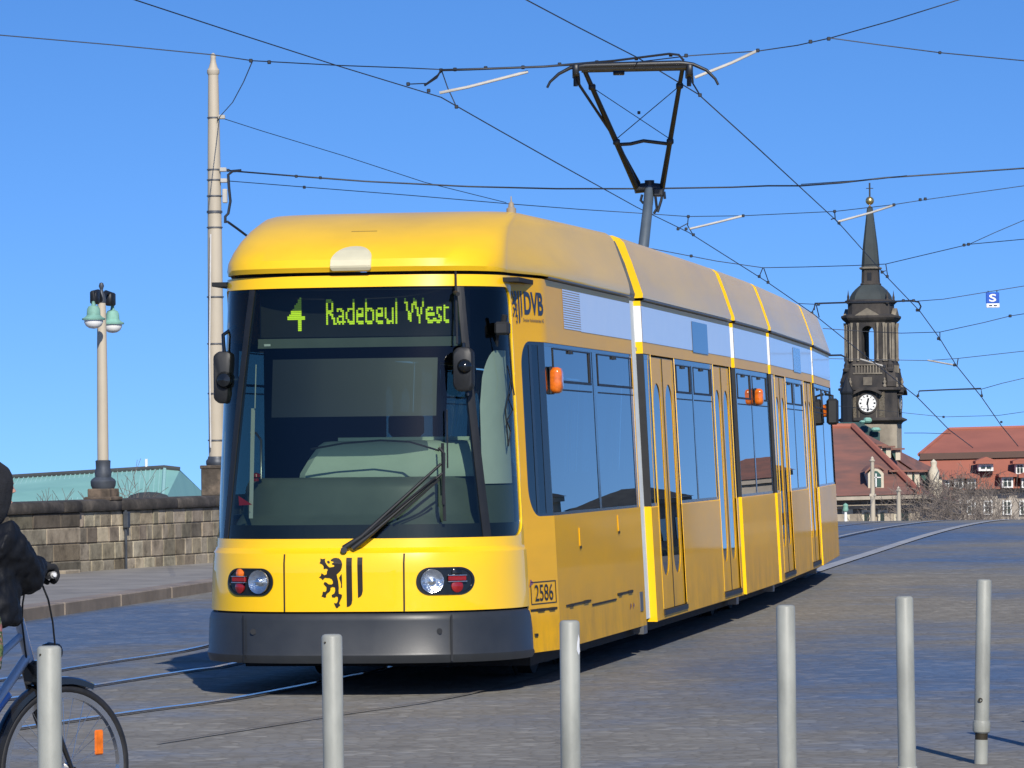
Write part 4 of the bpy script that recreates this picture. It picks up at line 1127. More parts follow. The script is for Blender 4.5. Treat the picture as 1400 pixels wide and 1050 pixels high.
def section(i, kind):
    Mx = SM[i]; a, b = 0.15, LEN[i] - (0.16 if i < 4 else 0.0)
    mb = MB()
    doors = [(0.62, 2.10), (LEN[i] - 1.62, LEN[i] - 0.22 - 0.02)] if kind == 'door' else []
    if kind == 'door': doors = [(0.60, 2.10), (4.94, 6.26)]
    # the section itself is its floor pan; side panels, skirts and roof hang on it
    mb.box(-1.15, 1.15, a, b, 0.33, 0.36)
    sec = mb.build('car_section', M['floor'], tram, Mx)
    cuts = [a] + [x for d in doors for x in d] + [b]
    for sg in (1, -1):
        for k in range(0, len(cuts), 2):
            s0, s1 = cuts[k], cuts[k + 1]
            mb = MB(); mb.rings([[fl(s, z, sg, o) for s in (s0 + 0.002, s1 - 0.002)] for z, o in ((0.27, -0.10), (0.25, -0.006), (0.256, 0.0), (0.7, 0.0), (1.172, 0.0), (1.18, -0.008), (1.18, -0.03))], closed=False)
            mb.build('side_panel', M['yellow_dusty'], sec, Mx, smooth=30)
        for s0, s1 in doors:   # skirt under the doors
            mb = MB(); mb.rings([[fl(s, z, sg, o) for s in (s0 + 0.002, s1 - 0.002)] for z, o in ((0.27, -0.10), (0.25, -0.006), (0.256, 0.0), (0.285, 0.0))], closed=False)
            mb.build('door_skirt', M['yellow_dusty'], sec, Mx, smooth=30)
        mb = MB(); mb.rings([[fl(s, z, sg, o) for s in (a, b)] for z, o in ((2.42, -0.03), (2.42, 0.0), (2.6, 0.0), (ZT, 0.0))], closed=False)
        mb.build('upper_panel', M['yellow_dusty'], sec, Mx, smooth=30)
    if kind == 'door':
        window_band(sec, Mx, 2.13, 4.95, [(2.18, 0.08), (3.42, 0.08), (4.90, 0.08)], [(2.30, 3.30), (3.50, 4.80)], fl)
        window_band(sec, Mx, a + 0.02, 0.57, [], [], fl)
        for d in doors: door(sec, Mx, *d)
        mb = MB()
        for sg in (1, -1): mb.rings([[fl(s, z, sg, 0.006) for s in (3.47, 4.61)] for z in (2.50, 2.775)], closed=False)
        build_each(mb, 'side_display', M['glass_dark'] if i == 1 else M['silver'], sec, Mx, fix=False)
    else:
        window_band(sec, Mx, a + 0.04, b - 0.04, [(b * 0.5, 0.10), (a + 0.08, 0.08), (b - 0.08, 0.08)], [(a + 0.25, b * 0.5 - 0.1), (b * 0.5 + 0.1, b - 0.15)], fl)
    decal_band(sec, Mx, a + 0.004, b)
    section_roof(sec, Mx, a, b) if i < 4 else cab_roof_rear(sec, Mx, a)
    gutter(b, a, False, sec, Mx)
    end_frame(sec, Mx, a, 0.02)
    if i < 4: end_frame(sec, Mx, b, -0.02)
    mb = MB(); mb.box(-1.08, 1.08, a, b, 2.44, 2.47)
    mb.tube([(0.75, a + 1.0, 0.36), (0.75, a + 1.0, 2.44)], 0.018, 8); mb.tube([(0.75, b - 1.0, 0.36), (0.75, b - 1.0, 2.44)], 0.018, 8)
    mb.build('ceiling', M['interior'], sec, Mx)
    s = 2.3 if kind == 'door' else a + 0.4
    while s < (4.8 if kind == 'door' else b - 0.4):
        for x in (-0.85, -0.40, 0.42, 0.87):
            L_ = [(s, 0.72), (s + 0.40, 0.72), (s + 0.40, 0.78), (s + 0.44, 1.42), (s + 0.48, 1.42), (s + 0.48, 0.66), (s, 0.66)]
            mb = MB(); mb.rings([[Vector((xx, y, z)) for y, z in L_] for xx in (x - 0.2, x + 0.2)], closed=True, cap0=False); mb.poly([Vector((x - 0.2, y, z)) for y, z in L_])
            mb.box(x - 0.04, x + 0.04, s + 0.15, s + 0.25, 0.36, 0.66)
            mb.build('seat', M['seat'], sec, Mx)
        s += 0.86
    return sec
def cab_roof_rear(sec, Mx, a):
    # tail of the tram: the roof shell rounds off over the rear cab
    mb = MB(); G = wc(2.868); E = LEN[4]
    P = ROOF + [(-x, z) for x, z in ROOF[-2::-1]]
    rings = [[Vector((x, a, z)) for x, z in P]]
    for s, kx, kz in ((E - 0.3, 1.0, 1.0), (E + 0.2, 0.985, 0.98), (E + 0.6, 0.95, 0.88), (E + 0.95, 0.88, 0.62), (E + 1.12, 0.76, 0.30), (E + 1.2, 0.6, 0.02)):
        rings.append([Vector((x * kx, s - (0.0 if kz > 0.9 else 0.0), 2.869 + (z - 2.869) * kz)) for x, z in P])
    mb.rings(rings, closed=False, cap1=True)
    mb.add([Vector((x * 0.92, a, 2.869 + (z - 2.869) * 0.9)) for x, z in P] + rings[0], [(i, i + 1, len(P) + i + 1, len(P) + i) for i in range(len(P) - 1)])
    mb.build('roof', M['yellow_roof'], sec, Mx, smooth=40)
secs = [cab]
for i, k in ((1, 'door'), (2, 'mid'), (3, 'door'), (4, 'mid')): secs.append(section(i, k))
# tail: rear nose as a plain rounded closing of the last section
def tail():
    Mx = SM[4]; E = LEN[4]
    def tp(a, z):
        p = nose_a(a, z, 0, 0.0); return Vector((p.x, E - p.y, z))
    def tb(z0, z1, nz, off):
        mb = MB(); mb.rings([[tp(-1 + 2 * i / 48, z0 + (z1 - z0) * j / nz) for i in range(49)] for j in range(nz + 1)], closed=False); return mb
    tb(0.25, 1.05, 4, 0).build('tail_panel', M['yellow_dusty'], secs[4], Mx, smooth=40)
    tb(1.05, 2.5, 6, 0).build('tail_window', M['glass_dark'], secs[4], Mx, smooth=40)
    tb(2.5, 2.846, 2, 0).build('tail_header', M['yellow_dusty'], secs[4], Mx, smooth=40)
tail()
# turn indicator on the middle section, mirror pair with indicator at the tail
indicator(tram, SM[2], 2.05, 2.16, 0.165, 0.13)
mb = MB()
c = Vector((wc(2.12) + 0.085, 3.0, 2.10))
mb.bbox(-0.075, 0.075, -0.07, 0.07, -0.165, 0.165, 0.03, 0, Matrix.Translation(c)); mb.tube([(wc(2.3), 3.05, 2.32), c + Vector((0, 0, 0.20)), c], 0.018, 8)
mb.build('mirror', M['black'], tram, SM[4])
indicator(tram, SM[4], 3.75, 2.12, 0.16, 0.14)
# ---- bellows between sections: dark ribbed hood on the roof, paler ribbed walls
def ribs(i, P, nr, closed_ins):
    A, B = SM[i], SM[i + 1]
    sA = END0 if i == 0 else LEN[i] - 0.16
    rings = []
    for k in range(nr):
        t = k / (nr - 1); ins = closed_ins if k % 2 else 0.0
        row = []
        for x, z in P:
            xx = x - math.copysign(ins, x) if abs(x) > 0.01 else x; zz = z - (ins if z > 3.3 else 0)
            row.append((A @ Vector((xx, sA - 0.01, zz))).lerp(B @ Vector((xx, 0.16, zz)), t))
        rings.append(row)
    return rings
for i in range(4):
    top = [(wc(2.846) - 0.05, 2.846), (wc(2.868) - 0.035, 2.9), (wc(2.868) - 0.115, 3.15), (wc(2.868) - 0.19, 3.33), (0.75, 3.375), (0, 3.39)]
    top = top + [(-x, z) for x, z in top[-2::-1]]
    nr = 17 if i == 0 else 9
    mb = MB(); mb.rings(ribs(i, top, nr, 0.02), closed=False)
    b = mb.build('bellows', M['bellows'], tram, None, smooth=20)
    for sg in (1, -1):
        mb = MB(); mb.rings(ribs(i, [(sg * (wc(z) - 0.055), z) for z in (0.28, 0.9, 1.6, 2.3, 2.846)], nr, 0.012), closed=False)
        mb.build('bellows_wall', M['bellows_pale'], b, None, smooth=20)
# ---- underframe and running gear
for i in range(5):
    a, b = (0.0 if i else -0.1), LEN[i] + (0.5 if i == 4 else 0.0)
    mb = MB(); mb.box(-1.02, 1.02, a, b, 0.14, 0.33); mb.build('underframe', M['under'], secs[i], SM[i])
def bogie(i, s):
    mb = MB(); mb.box(-0.9, 0.9, s - 1.0, s + 1.0, 0.10, 0.30)
    bo = mb.build('bogie', M['under'], tram, SM[i])
    for ds in (-0.85, 0.85):
        for sg in (-1, 1):
            mb = MB(); mb.lathe([(0.05, -0.065), (0.30, -0.06), (0.30, 0.04), (0.32, 0.05), (0.32, 0.065), (0.05, 0.065)], 24, 0, Matrix.Translation((sg * 0.74, s + ds, 0.315)) @ Matrix.Rotation(R(90) * -sg, 4, 'Y'))
            mb.build('wheel', M['under'], bo, SM[i], smooth=40)
bogie(0, 2.2); bogie(2, 1.85); bogie(4, 2.6)
# hanging bits at the joints of the skirts
mb = MB()
for i in range(1, 5):
    mb.box(HW - 0.16, HW - 0.08, -0.1, 0.12, 0.16, 0.26, 0, SM[i])
build_each(mb, 'joint_bracket', M['gutter'], tram, None)
# ---- pantograph on the short middle section
PM = SM[2]
PY = (PM @ Vector((0, 1.8, 0))).y
def pp(px, py, dy=0.0): return at(px, py, PY + dy)
mb = MB()
base = PM @ Vector((0.0, 1.8, 3.40)); knee = pp(888, 256, 0.45)
b0 = PM @ Vector((-0.02, 1.75, 3.40))
mb.tube([pp(876, 362, -0.1), pp(880, 335, 0.0), pp(885, 290, 0.2), knee], [0.055, 0.055, 0.052, 0.045], 12)
mb.tube([pp(886, 280, 0.3), knee, ], 0.05, 12)
mb.bbox(-0.45, 0.45, -0.5, 0.5, 0, 0.10, 0.02, 0, Matrix.Translation(base) @ Matrix.Rotation(-YAW[2], 4, 'Z'))
panto = mb.build('pantograph', M['panto_mast'], tram, None, smooth=50)
mb = MB()
kl, kr = pp(871, 258, 0.43), pp(905, 258, 0.43)
tl, tr = pp(799, 96, -1.0), pp(933, 94, -1.0)
mb.tube([pp(868, 258, 0.43), knee, pp(908, 258, 0.43)], 0.05, 10)
mb.tube([knee + Vector((0, 0, 0.07)), knee - Vector((0, 0, 0.09))], 0.05, 12)
ml, mr = kl.lerp(tl, 0.42), kr.lerp(tr, 0.42)
mb.tube([kl, ml, tl], [0.034, 0.030, 0.024], 8); mb.tube([kr, mr, tr], [0.030, 0.026, 0.022], 8)
mb.tube([pp(874, 250, 0.4), pp(838, 185, -0.2), pp(792, 116, -1.0), pp(790, 104, -1.05)], 0.015, 6)
for p in (kl.lerp(tl, 0.40), kr.lerp(tr, 0.40), kl.lerp(tl, 0.86), kr.lerp(tr, 0.86)): mb.bbox(-0.035, 0.035, -0.035, 0.035, -0.03, 0.03, 0.012, 0, Matrix.Translation(p + Vector((0, -0.03, 0))))
c0, c1 = kl.lerp(tl, 0.38), kr.lerp(tr, 0.38)
md = (c0 + c1) / 2 + Vector((0, 0, 0.035))
mb.tube([c0, c0.lerp(md, 0.5) - Vector((0, 0, .012)), md, md.lerp(c1, 0.5), c1], 0.018, 8)
mb.build('upper_arm', M['panto'], panto, None, smooth=50)
mb = MB()
mb.tube([kl.lerp(tl, 0.86), kr.lerp(tr, 0.42)], 0.0045, 4); mb.tube([kr.lerp(tr, 0.86), kl.lerp(tl, 0.42)], 0.0045, 4)
mb.bbox(-0.015, 0.015, -0.015, 0.015, -0.015, 0.015, 0.004, 0, Matrix.Translation(pp(873.5, 154, -0.5)))
mb.build('bracing_wire', M['wire'], panto, None)
mb = MB()
for dy in (-1.15, -0.82):
    mb.tube([pp(748, 120, dy), pp(752, 112, dy), pp(764, 101, dy), pp(780, 92.5, dy), pp(800, 90, dy), pp(930, 86.5, dy), pp(948, 88, dy), pp(966, 96, dy), pp(978, 108, dy), pp(982, 116, dy)], [0.012, 0.013, 0.016, 0.018, 0.03, 0.03, 0.018, 0.016, 0.013, 0.012], 8)
    mb.tube([pp(790, 94, dy), pp(940, 91, dy)], 0.022, 6)
mb.tube([pp(795, 97, -1.0), pp(938, 94, -1.0)], 0.018, 8)
for px in (787, 942):
    mb.bbox(-0.03, 0.03, -0.22, 0.22, -0.06, 0.05, 0.01, 0, Matrix.Translation(pp(px, 97, -1.0)))
    mb.tube([pp(px, 100, -1.0), pp(px, 118, -1.0)], 0.022, 8); mb.tube([pp(px + 4, 100, -0.9), pp(px + 5, 114, -0.9)], 0.012, 6)
mb.bbox(-0.055, 0.055, -0.05, 0.05, -0.018, 0.018, 0.006, 0, Matrix.Translation(pp(846, 100, -1.0)))
mb.build('collector_head', M['panto'], panto, None, smooth=50)
mb = MB()
for pts in (((908, 262), (909, 272)), ((896, 268), (898, 285), (894, 292)), ((902, 266), (905, 268), (904, 274), (899, 290)), ((878, 266), (876, 274), (880, 278))):
    mb.tube([pp(x, y, 0.35) for x, y in pts], 0.014, 6)
mb.bbox(-0.05, 0.05, -0.06, 0.06, -0.05, 0.03, 0.01, 0, Matrix.Translation(pp(900, 262, 0.4)))
mb.build('spring_gear', M['panto'], panto, None)
# short rod antenna on the cab roof
mb = MB(); a0 = M0i @ at(699, 289, 31.2)
mb.lathe([(0.035, -0.03), (0.035, 0.02), (0.022, 0.03), (0.018, 0.06), (0.006, 0.07), (0.004, 0.105), (0, 0.11)], 12, 0, Matrix.Translation(a0)); mb.build('antenna', mat('roof_antenna', (0.3, 0.25, 0.18), 0.6), roof0, M0, smooth=40)
# ------------------------------------------------------------------ bollards
def make_bollard(px, py_top, wpx, lean=0.0):
    y = (0.655 if px == 1238 else 0.68) * F / (py_top - (618.6 + (700 - px) * 0.0106))
    p = at(px, py_top, y); h = p.z
    r = wpx / 2 * y / F
    root = empty('bollard', (p.x, y, 0), None, 'bollard', 'grey steel bollards along the near edge of the road')
    Mx = Matrix.Translation((p.x, y, 0)) @ Matrix.Rotation(lean, 4, 'Y')
    mb = MB()
    mb.lathe([(r, 0.16), (r, h - 0.012), (r - 0.004, h - 0.004), (r - 0.012, h), (0, h)], 40, 0, Mx, cap=False)
    mb.build('tube', M['bollard'], root, Matrix.Translation((0, 0, 0)) if False else None, smooth=40)
    mb = MB(); mb.lathe([(r - 0.004, 0.0), (r - 0.004, 0.125), (0, 0.125)], 32, 0, Mx, cap=False); mb.build('socket', M['bollard'], root, None, smooth=40)
    mb = MB(); mb.lathe([(r - 0.006, 0.12), (r - 0.006, 0.165)], 32, 0, Mx, cap=False); mb.build('gap_ring', M['seam'], root, None, smooth=40)
    mb = MB(); mb.lathe([(r + 0.005, 0.165), (r + 0.007, 0.172), (r + 0.007, 0.21), (r + 0.004, 0.222), (r - 0.002, 0.225)], 32, 0, Mx, cap=False); mb.build('collar', M['bollard'], root, None, smooth=40)
    return root, Mx, r, h
BL = [(67, 883, 33.5, 0, 'widest grey bollard, standing in front of the bicycle wheel'),
      (455, 867, 28.5, -0.004, 'grey bollard standing before the tram bumper below the lion emblem'),
      (778, 848, 27.5, 0.002, 'grey bollard with a torn white sticker, before the tram side'),
      (1074, 827, 26, 0.0, 'grey bollard standing alone on the road behind, midway between sticker bollard and twin pair'),
      (1238, 815, 24.5, -0.006, 'upright grey bollard beside the leaning one, clear of the tram'),
      (1338, 792, 20.5, 0.030, 'slimmest grey bollard, leaning, with a lock hole and its base ring in view')]
bol = []
for px, py, w, lean, lab in BL:
    b, Mx, r, h = make_bollard(px, py, w, lean); b['label'] = lab; bol.append((b, Mx, r, h))
bol[3][0]['label'] = 'grey bollard on the open road just past the shadow of the tram tail'
# two more just outside the frame whose shadows fall into it
for bx_, by_ in ((2.84, 23.75), (3.26, 24.75)):
    c = dup(bol[5][0], (bx_, by_, 0), 'grey bollard beyond the leaning one at the end of the row')
# torn sticker and lock hole
b, Mx, r, h = bol[2]
mb = MB()
pts = [(0.05, 0.86), (0.42, 0.93), (0.50, 0.80), (0.38, 0.74), (0.62, 0.70), (0.30, 0.66), (0.05, 0.72)]
def on_tube(Mx, r, a, z): return Mx @ Vector((r * math.sin(a), -r * math.cos(a), z))
st = [(0.75, h - 0.090), (0.98, h - 0.055), (1.2, h - 0.075), (1.12, h - 0.10), (1.3, h - 0.125), (1.0, h - 0.14), (0.7, h - 0.118)]
mb.poly([on_tube(Mx, r + 0.002, a, z) for a, z in st]); mb.build('sticker', M['white'], b, None, fix=False)
b, Mx, r, h = bol[5]
mb = MB(); mb.lathe([(0.012, 0), (0.012, 0.006), (0.007, 0.006), (0.007, 0.001), (0, 0.001)], 16, 0, Matrix.Translation(on_tube(Mx, r - 0.001, -0.35, 0.33)) @ Matrix.Rotation(R(90), 4, 'X'), cap=False); mb.build('lock', M['seam'], b, None)
for i, (px, py) in enumerate(((440, 868), (66, 885))):
    b, Mx, r, h = bol[1 - i]
    mb = MB(); mb.lathe([(0.004, 0), (0.004, 0.004), (0, 0.004)], 10, 0, Matrix.Translation(on_tube(Mx, r - 0.001, -0.7, h - 0.03)) @ Matrix.Rotation(R(90), 4, 'X'), cap=False); mb.build('screw', M['seam'], b, None)
# ------------------------------------------------------------------ stone parapet
M['stone'] = tinted('blackened_sandstone', (0.36, 0.31, 0.235), (0.48, 0.42, 0.32), 0.9, 5.0, 0.5, 30)
M['coping'] = tinted('dark_sandstone', (0.060, 0.054, 0.048), (0.14, 0.12, 0.10), 0.9, 4.0, 0.5, 25)
M['mortar'] = mat('lime_mortar', (0.33, 0.28, 0.21), 0.95, var=0.3, scale=5)
par = empty('parapet_wall', W0, 'low bridge parapet of blackened sandstone blocks with rounded dark coping', 'wall')
def wall_run(p0, p1, courses, blen, tints, proud, nm):
    d = (p1 - p0); Ln = Vector((d.x, d.y, 0)).length; ang = math.atan2(d.y, d.x)
    z0 = deck_z(p0.y)
    Mx = Matrix.Translation((p0.x, p0.y, z0)) @ Matrix.Rotation(ang, 4, 'Z')
    mb = MB(); col = []
    for k, (za, zb) in enumerate(zip(courses, courses[1:])):
        x = -random.uniform(0, blen * 0.5) if k else 0
        while x < Ln:
            w = blen * random.uniform(0.55, 1.5)
            xa, xb = max(0, x), min(Ln, x + w)
            if xb - xa > 0.04:
                t = random.choice(tints) * random.uniform(0.85, 1.15)
                v0 = len(mb.v); jt = random.uniform(-0.006, 0.006)
                mb.bbox(xa + 0.004, xb - 0.004, -proud + jt, 0.30, za + 0.004, zb - 0.004, 0.012, 0, Mx)
                c = (t * random.uniform(0.96, 1.06), t, t * random.uniform(0.9, 1.02))
                col += [c] * (len(mb.v) - v0)
            x += w
    o = mb.build(nm, M['stone'], par, None, col=col)
    mb = MB(); mb.box(0.002, Ln - 0.002, -proud + 0.016, 0.28, courses[0] - 0.3, courses[-1], 0, Mx); mb.build('mortar_core', M['mortar'], o, None)
    return Mx, Ln
hA = at(96, 686, WA.y).z; hB = at(290, 683.5, WB.y).z
P_split = atz(108, 781.3, 0.13)
tsplit = (P_split - WA).dot(wd)
Psp = WA + wd * tsplit
cz = 0.5 * (hA + hB)
ctop = cz - 0.115
zb = 0.10
big = [zb, zb + 0.17, zb + 0.40, zb + 0.61, ctop]
small = [zb, zb + 0.16, zb + 0.39, zb + 0.60, ctop]
random.seed(11)
MA, LA = wall_run(W0, Psp, big, 0.85, [0.30, 0.38, 0.5, 0.75, 1.1], 0.05, 'pier_blocks')
MBm, LB = wall_run(Psp, W1, small, 0.30, [0.45, 0.55, 0.62, 0.7, 0.8, 0.9, 1.15], 0.0, 'wall_blocks')
MC, LC = wall_run(W1, W2, small, 0.5, [0.4, 0.6, 0.8, 1.0], 0.0, 'wall_blocks')
def coping(Mx, Ln, proud, nm, step=1.5):
    mb = MB(); col = []
    x = 0
    sec = [(-proud - 0.015, ctop + 0.002), (-proud - 0.03, ctop + 0.03), (-proud - 0.03, ctop + 0.10), (-proud - 0.005, ctop + 0.14), (0.06, ctop + 0.155), (0.26, ctop + 0.155), (0.34, ctop + 0.12), (0.35, ctop + 0.03), (0.32, ctop + 0.002)]
    while x < Ln:
        w = step * random.uniform(0.8, 1.3); a, b = x + 0.005, min(Ln, x + w) - 0.005
        if b - a > 0.05:
            t = random.uniform(0.8, 1.25); v0 = len(mb.v)
            rows = []
            for xx, k in ((a, 0.97), (a + 0.012, 1.0), (b - 0.012, 1.0), (b, 0.97)):
                rows.append([Mx @ Vector((xx, 0.15 + (yy - 0.15) * k, ctop + (zz - ctop) * (0.94 + 0.06 * (k > 0.95)))) for yy, zz in sec])
            mb.rings(rows, closed=True, cap0=True, cap1=True)
            col += [(t, t, t)] * (len(mb.v) - v0)
        x += w
    return mb.build(nm, M['coping'], par, None, col=col, smooth=40)
coping(MA, LA, 0.06, 'coping'); coping(MBm, LB, 0.02, 'coping'); coping(MC, LC, 0.02, 'coping', 1.2)
# drain pipe and a pale slab at the wall's foot
mb = MB(); s = (atz(160, 777, 0.13) - Psp).dot(wd)
mb.tube([MBm @ Vector((s, -0.04, 0.12)), MBm @ Vector((s, -0.04, ctop))], 0.018, 8); mb.bbox(s - 0.05, s + 0.05, -0.09, -0.02, ctop - 0.24, ctop - 0.02, 0.01, 0, MBm)
mb.build('drain_pipe', M['cast_iron'], par, None)
mb = MB(); s = (atz(90, 783, 0.13) - W0).dot(wd); mb.bbox(s - 0.25, s + 0.22, -0.20, -0.06, 0.10, 0.165, 0.01, 0, MA); mb.build('step_stone', M['mortar'], par, None)
# ------------------------------------------------------------------ catenary mast and bridge lamp on the parapet
def on_wall(px): # wall point under a photo column (centre of the wall's thickness)
    t = (atz(px, 775, 0.13) - WA)
    best = None
    for k in range(-900, 2200):
        p = WA + wd * (k * 0.01)
        u, v = proj(p + Vector((-wd.y, wd.x, 0)) * 0.15)
        if best is None or abs(u - px) < best[0]: best = (abs(u - px), p)
    nn = Vector((-wd.y, wd.x, 0))
    return best[1] + nn * 0.15
mp_ = on_wall(298)
zt = cz
def zat(px, py, y): return at(px, py, y).z
yM = mp_.y
mast = empty('catenary_mast', (mp_.x, mp_.y, cz), 'tall cream steel mast with ring bands and turned finial on the parapet', 'mast')
TM = Matrix.Translation((mp_.x, mp_.y, 0))
mz = lambda py: zat(296, py, yM)
pr = lambda w: w / 2 * yM / F
mb = MB()
mb.lathe([(pr(22), mz(628)), (pr(21.5), mz(480)), (pr(20), mz(340)), (pr(17), mz(200)), (pr(14), mz(101))], 28, 0, TM)
mb.build('shaft', M['mast'], mast, None, smooth=40)
mb = MB(); mb.lathe([(pr(14), mz(103)), (pr(17), mz(100)), (pr(17), mz(96)), (pr(12), mz(92)), (pr(8.5), mz(86)), (pr(7), mz(80)), (pr(8), mz(78)), (pr(6), mz(74)), (0, mz(72))], 24, 0, TM); mb.build('finial', M['mast'], mast, None, smooth=30)
mb = MB()
for py, w in ((161, 18), (232, 20), (246, 20.5), (268, 21), (289, 21.5), (290.5, 21.5), (311, 22), (406, 23.5), (470, 24), (538, 24), (602, 24.5)):
    mb.lathe([(pr(w - 2), mz(py + 1)), (pr(w), mz(py + 0.8)), (pr(w), mz(py - 0.8)), (pr(w - 2), mz(py - 1))], 24, 0, TM, cap=False)
build_each(mb, 'band_ring', M['gutter'], mast, None, smooth=40)
mb = MB()
mb.lathe([(pr(27), mz(638)), (pr(30), mz(634)), (pr(30), mz(630)), (pr(25), mz(627)), (pr(24), mz(624))], 24, 0, TM)
mb.build('base_ring', M['cast_iron'], mast, None, smooth=40)
mb = MB(); a45 = math.atan2(wd.y, wd.x)
mb.bbox(-pr(34), pr(34), -pr(34), pr(34), cz + 0.03, mz(640), 0.015, 0, TM @ Matrix.Rotation(a45, 4, 'Z')); mb.bbox(-pr(36), pr(36), -pr(36), pr(36), mz(641), mz(636), 0.01, 0, TM @ Matrix.Rotation(a45, 4, 'Z'))
mb.build('pedestal', M['coping'], mast, None, col=[(1.6, 1.45, 1.25)] * len(mb.v))
mb = MB()
for px, py in ((303, 160), (305, 232), (306, 247)): mb.bbox(-0.05, 0.05, -0.04, 0.04, -0.03, 0.03, 0.01, 0, Matrix.Translation(at(px, py, yM - 0.05)))
mb.bbox(-0.03, 0.04, -0.04, 0.04, -0.10, 0.10, 0.01, 0, Matrix.Translation(at(307, 268, yM - 0.02)))
build_each(mb, 'wire_anchor', M['arm'], mast, None)
mb = MB(); mb.tube([at(288, 320, yM - 0.15), at(286.5, 480, yM - 0.16), at(288, 612, yM - 0.16)], 0.011, 6); mb.build('earth_cable', mat('pale_cable', (0.6, 0.58, 0.55), 0.5), mast, None)
mb = MB()
cab_pts = [(330, 233), (318, 234), (312, 239), (313, 256), (315, 275), (312, 292), (308, 296), (308, 305)]
mb.tube([at(x, y, yM - 0.05) for x, y in cab_pts], 0.02, 6); mb.tube([at(311, 303, yM - 0.05), at(325, 313, yM + 0.5), at(345, 328, yM + 1.5)], 0.018, 6)
mb.tube([at(x, y, yM - 0.06) for x, y in ((298, 161), (293, 185), (291, 210), (290, 232))], 0.008, 5)
mb.build('feeder_lead', M['wire'], mast, None, smooth=60)
# bridge lamp
lp = on_wall(142); yL = lp.y
lamp = empty('bridge_lamp', (lp.x, lp.y, cz), 'cream twin bridge lamp with green copper hoods and white half globes', 'street lamp')
TL = Matrix.Translation((lp.x, lp.y, 0)); lz = lambda py: zat(140, py, yL); lr = lambda w: w / 2 * yL / F
mb = MB(); mb.lathe([(lr(15.5), lz(631)), (lr(15), lz(560)), (lr(13.5), lz(470)), (lr(12), lz(425)), (lr(11), lz(412))], 24, 0, TL); mb.build('post', M['mast'], lamp, None, smooth=40)
mb = MB(); mb.lathe([(lr(30), lz(668)), (lr(34), lz(664)), (lr(35), lz(658)), (lr(31), lz(655)), (lr(22), lz(652)), (lr(23), lz(646)), (lr(20), lz(640)), (lr(20.5), lz(632)), (lr(21), lz(630)), (lr(17), lz(629))], 28, 0, TL); mb.build('pedestal_casting', M['cast_iron'], lamp, None, smooth=35)
mb = MB(); RW = Matrix.Rotation(a45, 4, 'Z')
mb.bbox(-lr(33), lr(33), -lr(33), lr(33), cz + 0.03, lz(668), 0.012, 0, TL @ RW); mb.bbox(-lr(40), lr(40), -lr(40), lr(40), cz + 0.02, lz(679), 0.012, 0, TL @ RW); mb.build('stone_block', M['coping'], lamp, None, col=[(1.5, 1.3, 1.1)] * len(mb.v))
mb = MB(); mb.lathe([(lr(12), lz(414)), (lr(13), lz(410)), (lr(10), lz(404)), (lr(7), lz(400)), (lr(4), lz(396)), (lr(5), lz(394.5)), (lr(7.5), lz(391)), (lr(5), lz(387)), (0, lz(386))], 20, 0, TL)
mb.build('finial', M['cast_iron'], lamp, None, smooth=40)
ax = Vector((math.cos(a45 - R(62)), math.sin(a45 - R(62)), 0))    # the two arms lie roughly across the bridge edge
h1 = at(128, 437, yL - 0.42); h2 = at(154, 443, yL + 0.42)
for hp, sgn in ((h1, -1), (h2, 1)):
    dv = Vector((hp.x - lp.x, hp.y - lp.y, 0)); dn = dv.normalized(); 
    mb = MB(); z0 = lz(412)
    mb.tube([Vector((lp.x, lp.y, z0)) + dn * 0.03, Vector((lp.x, lp.y, lz(404))) + dn * 0.10, Vector((lp.x, lp.y, lz(399))) + dn * 0.17, Vector((hp.x, hp.y, lz(402))) + dn * 0.03, Vector((hp.x, hp.y, lz(412)))], [0.035, 0.03, 0.03, 0.035, 0.03], 8)
    mb.bbox(-0.15, 0.03, -0.05, 0.05, -0.10, 0.08, 0.02, 0, Matrix.Translation((hp.x - dn.x * 0.02, hp.y - dn.y * 0.02, lz(407))) @ Matrix.Rotation(math.atan2(dn.y, dn.x), 4, 'Z'))
    br = mb.build('bracket', M['iron_black'], lamp, None, smooth=50)
    T = Matrix.Translation(hp); k = yL / F
    mb = MB(); mb.lathe([(15.5 * k, -0.5 * k), (16 * k, 1.5 * k), (12 * k, 3.5 * k), (9.5 * k, 6 * k), (9 * k, 14 * k), (7 * k, 18 * k), (3 * k, 19.5 * k), (2 * k, 26 * k)], 24, 0, T, cap=False)
    hd = mb.build('lamp_hood', M['copper'], lamp, None, smooth=40)
    mb = MB(); mb.lathe([(0, -12.5 * k), (6 * k, -11.5 * k), (10.5 * k, -8.5 * k), (12.8 * k, -4 * k), (13 * k, 0)], 24, 0, T, cap=False); mb.build('globe', M['globe'], hd, None, smooth=60)
# ------------------------------------------------------------------ buildings
M['tile'] = mat('old_roof_tiles', (0.27, 0.115, 0.08), 0.85, color2=(0.15, 0.085, 0.068), scale=0.9, bump=0.3, bscale=6, vec=(0.6, 0.6, 3.5))
M['tile_new'] = mat('red_roof_tiles', (0.37, 0.125, 0.08), 0.85, color2=(0.29, 0.10, 0.065), scale=0.35, bump=0.3, bscale=6)
M['slate'] = mat('dark_slate', (0.045, 0.05, 0.05), 0.8, var=0.3, scale=1)
M['sandstone'] = mat('pale_sandstone', (0.36, 0.31, 0.24), 0.9, var=0.35, scale=0.8, bump=0.2, bscale=8)
M['plaster'] = mat('weathered_plaster', (0.36, 0.32, 0.27), 0.9, var=0.25, scale=0.5)
M['cream'] = mat('cream_window_surround', (0.55, 0.50, 0.38), 0.8, var=0.1)
M['white_frame'] = mat('white_window_frame', (0.72, 0.72, 0.68), 0.6, var=0.05)
M['pane'] = mat('dark_window_pane', (0.02, 0.035, 0.03), 0.1, spec=0.8)
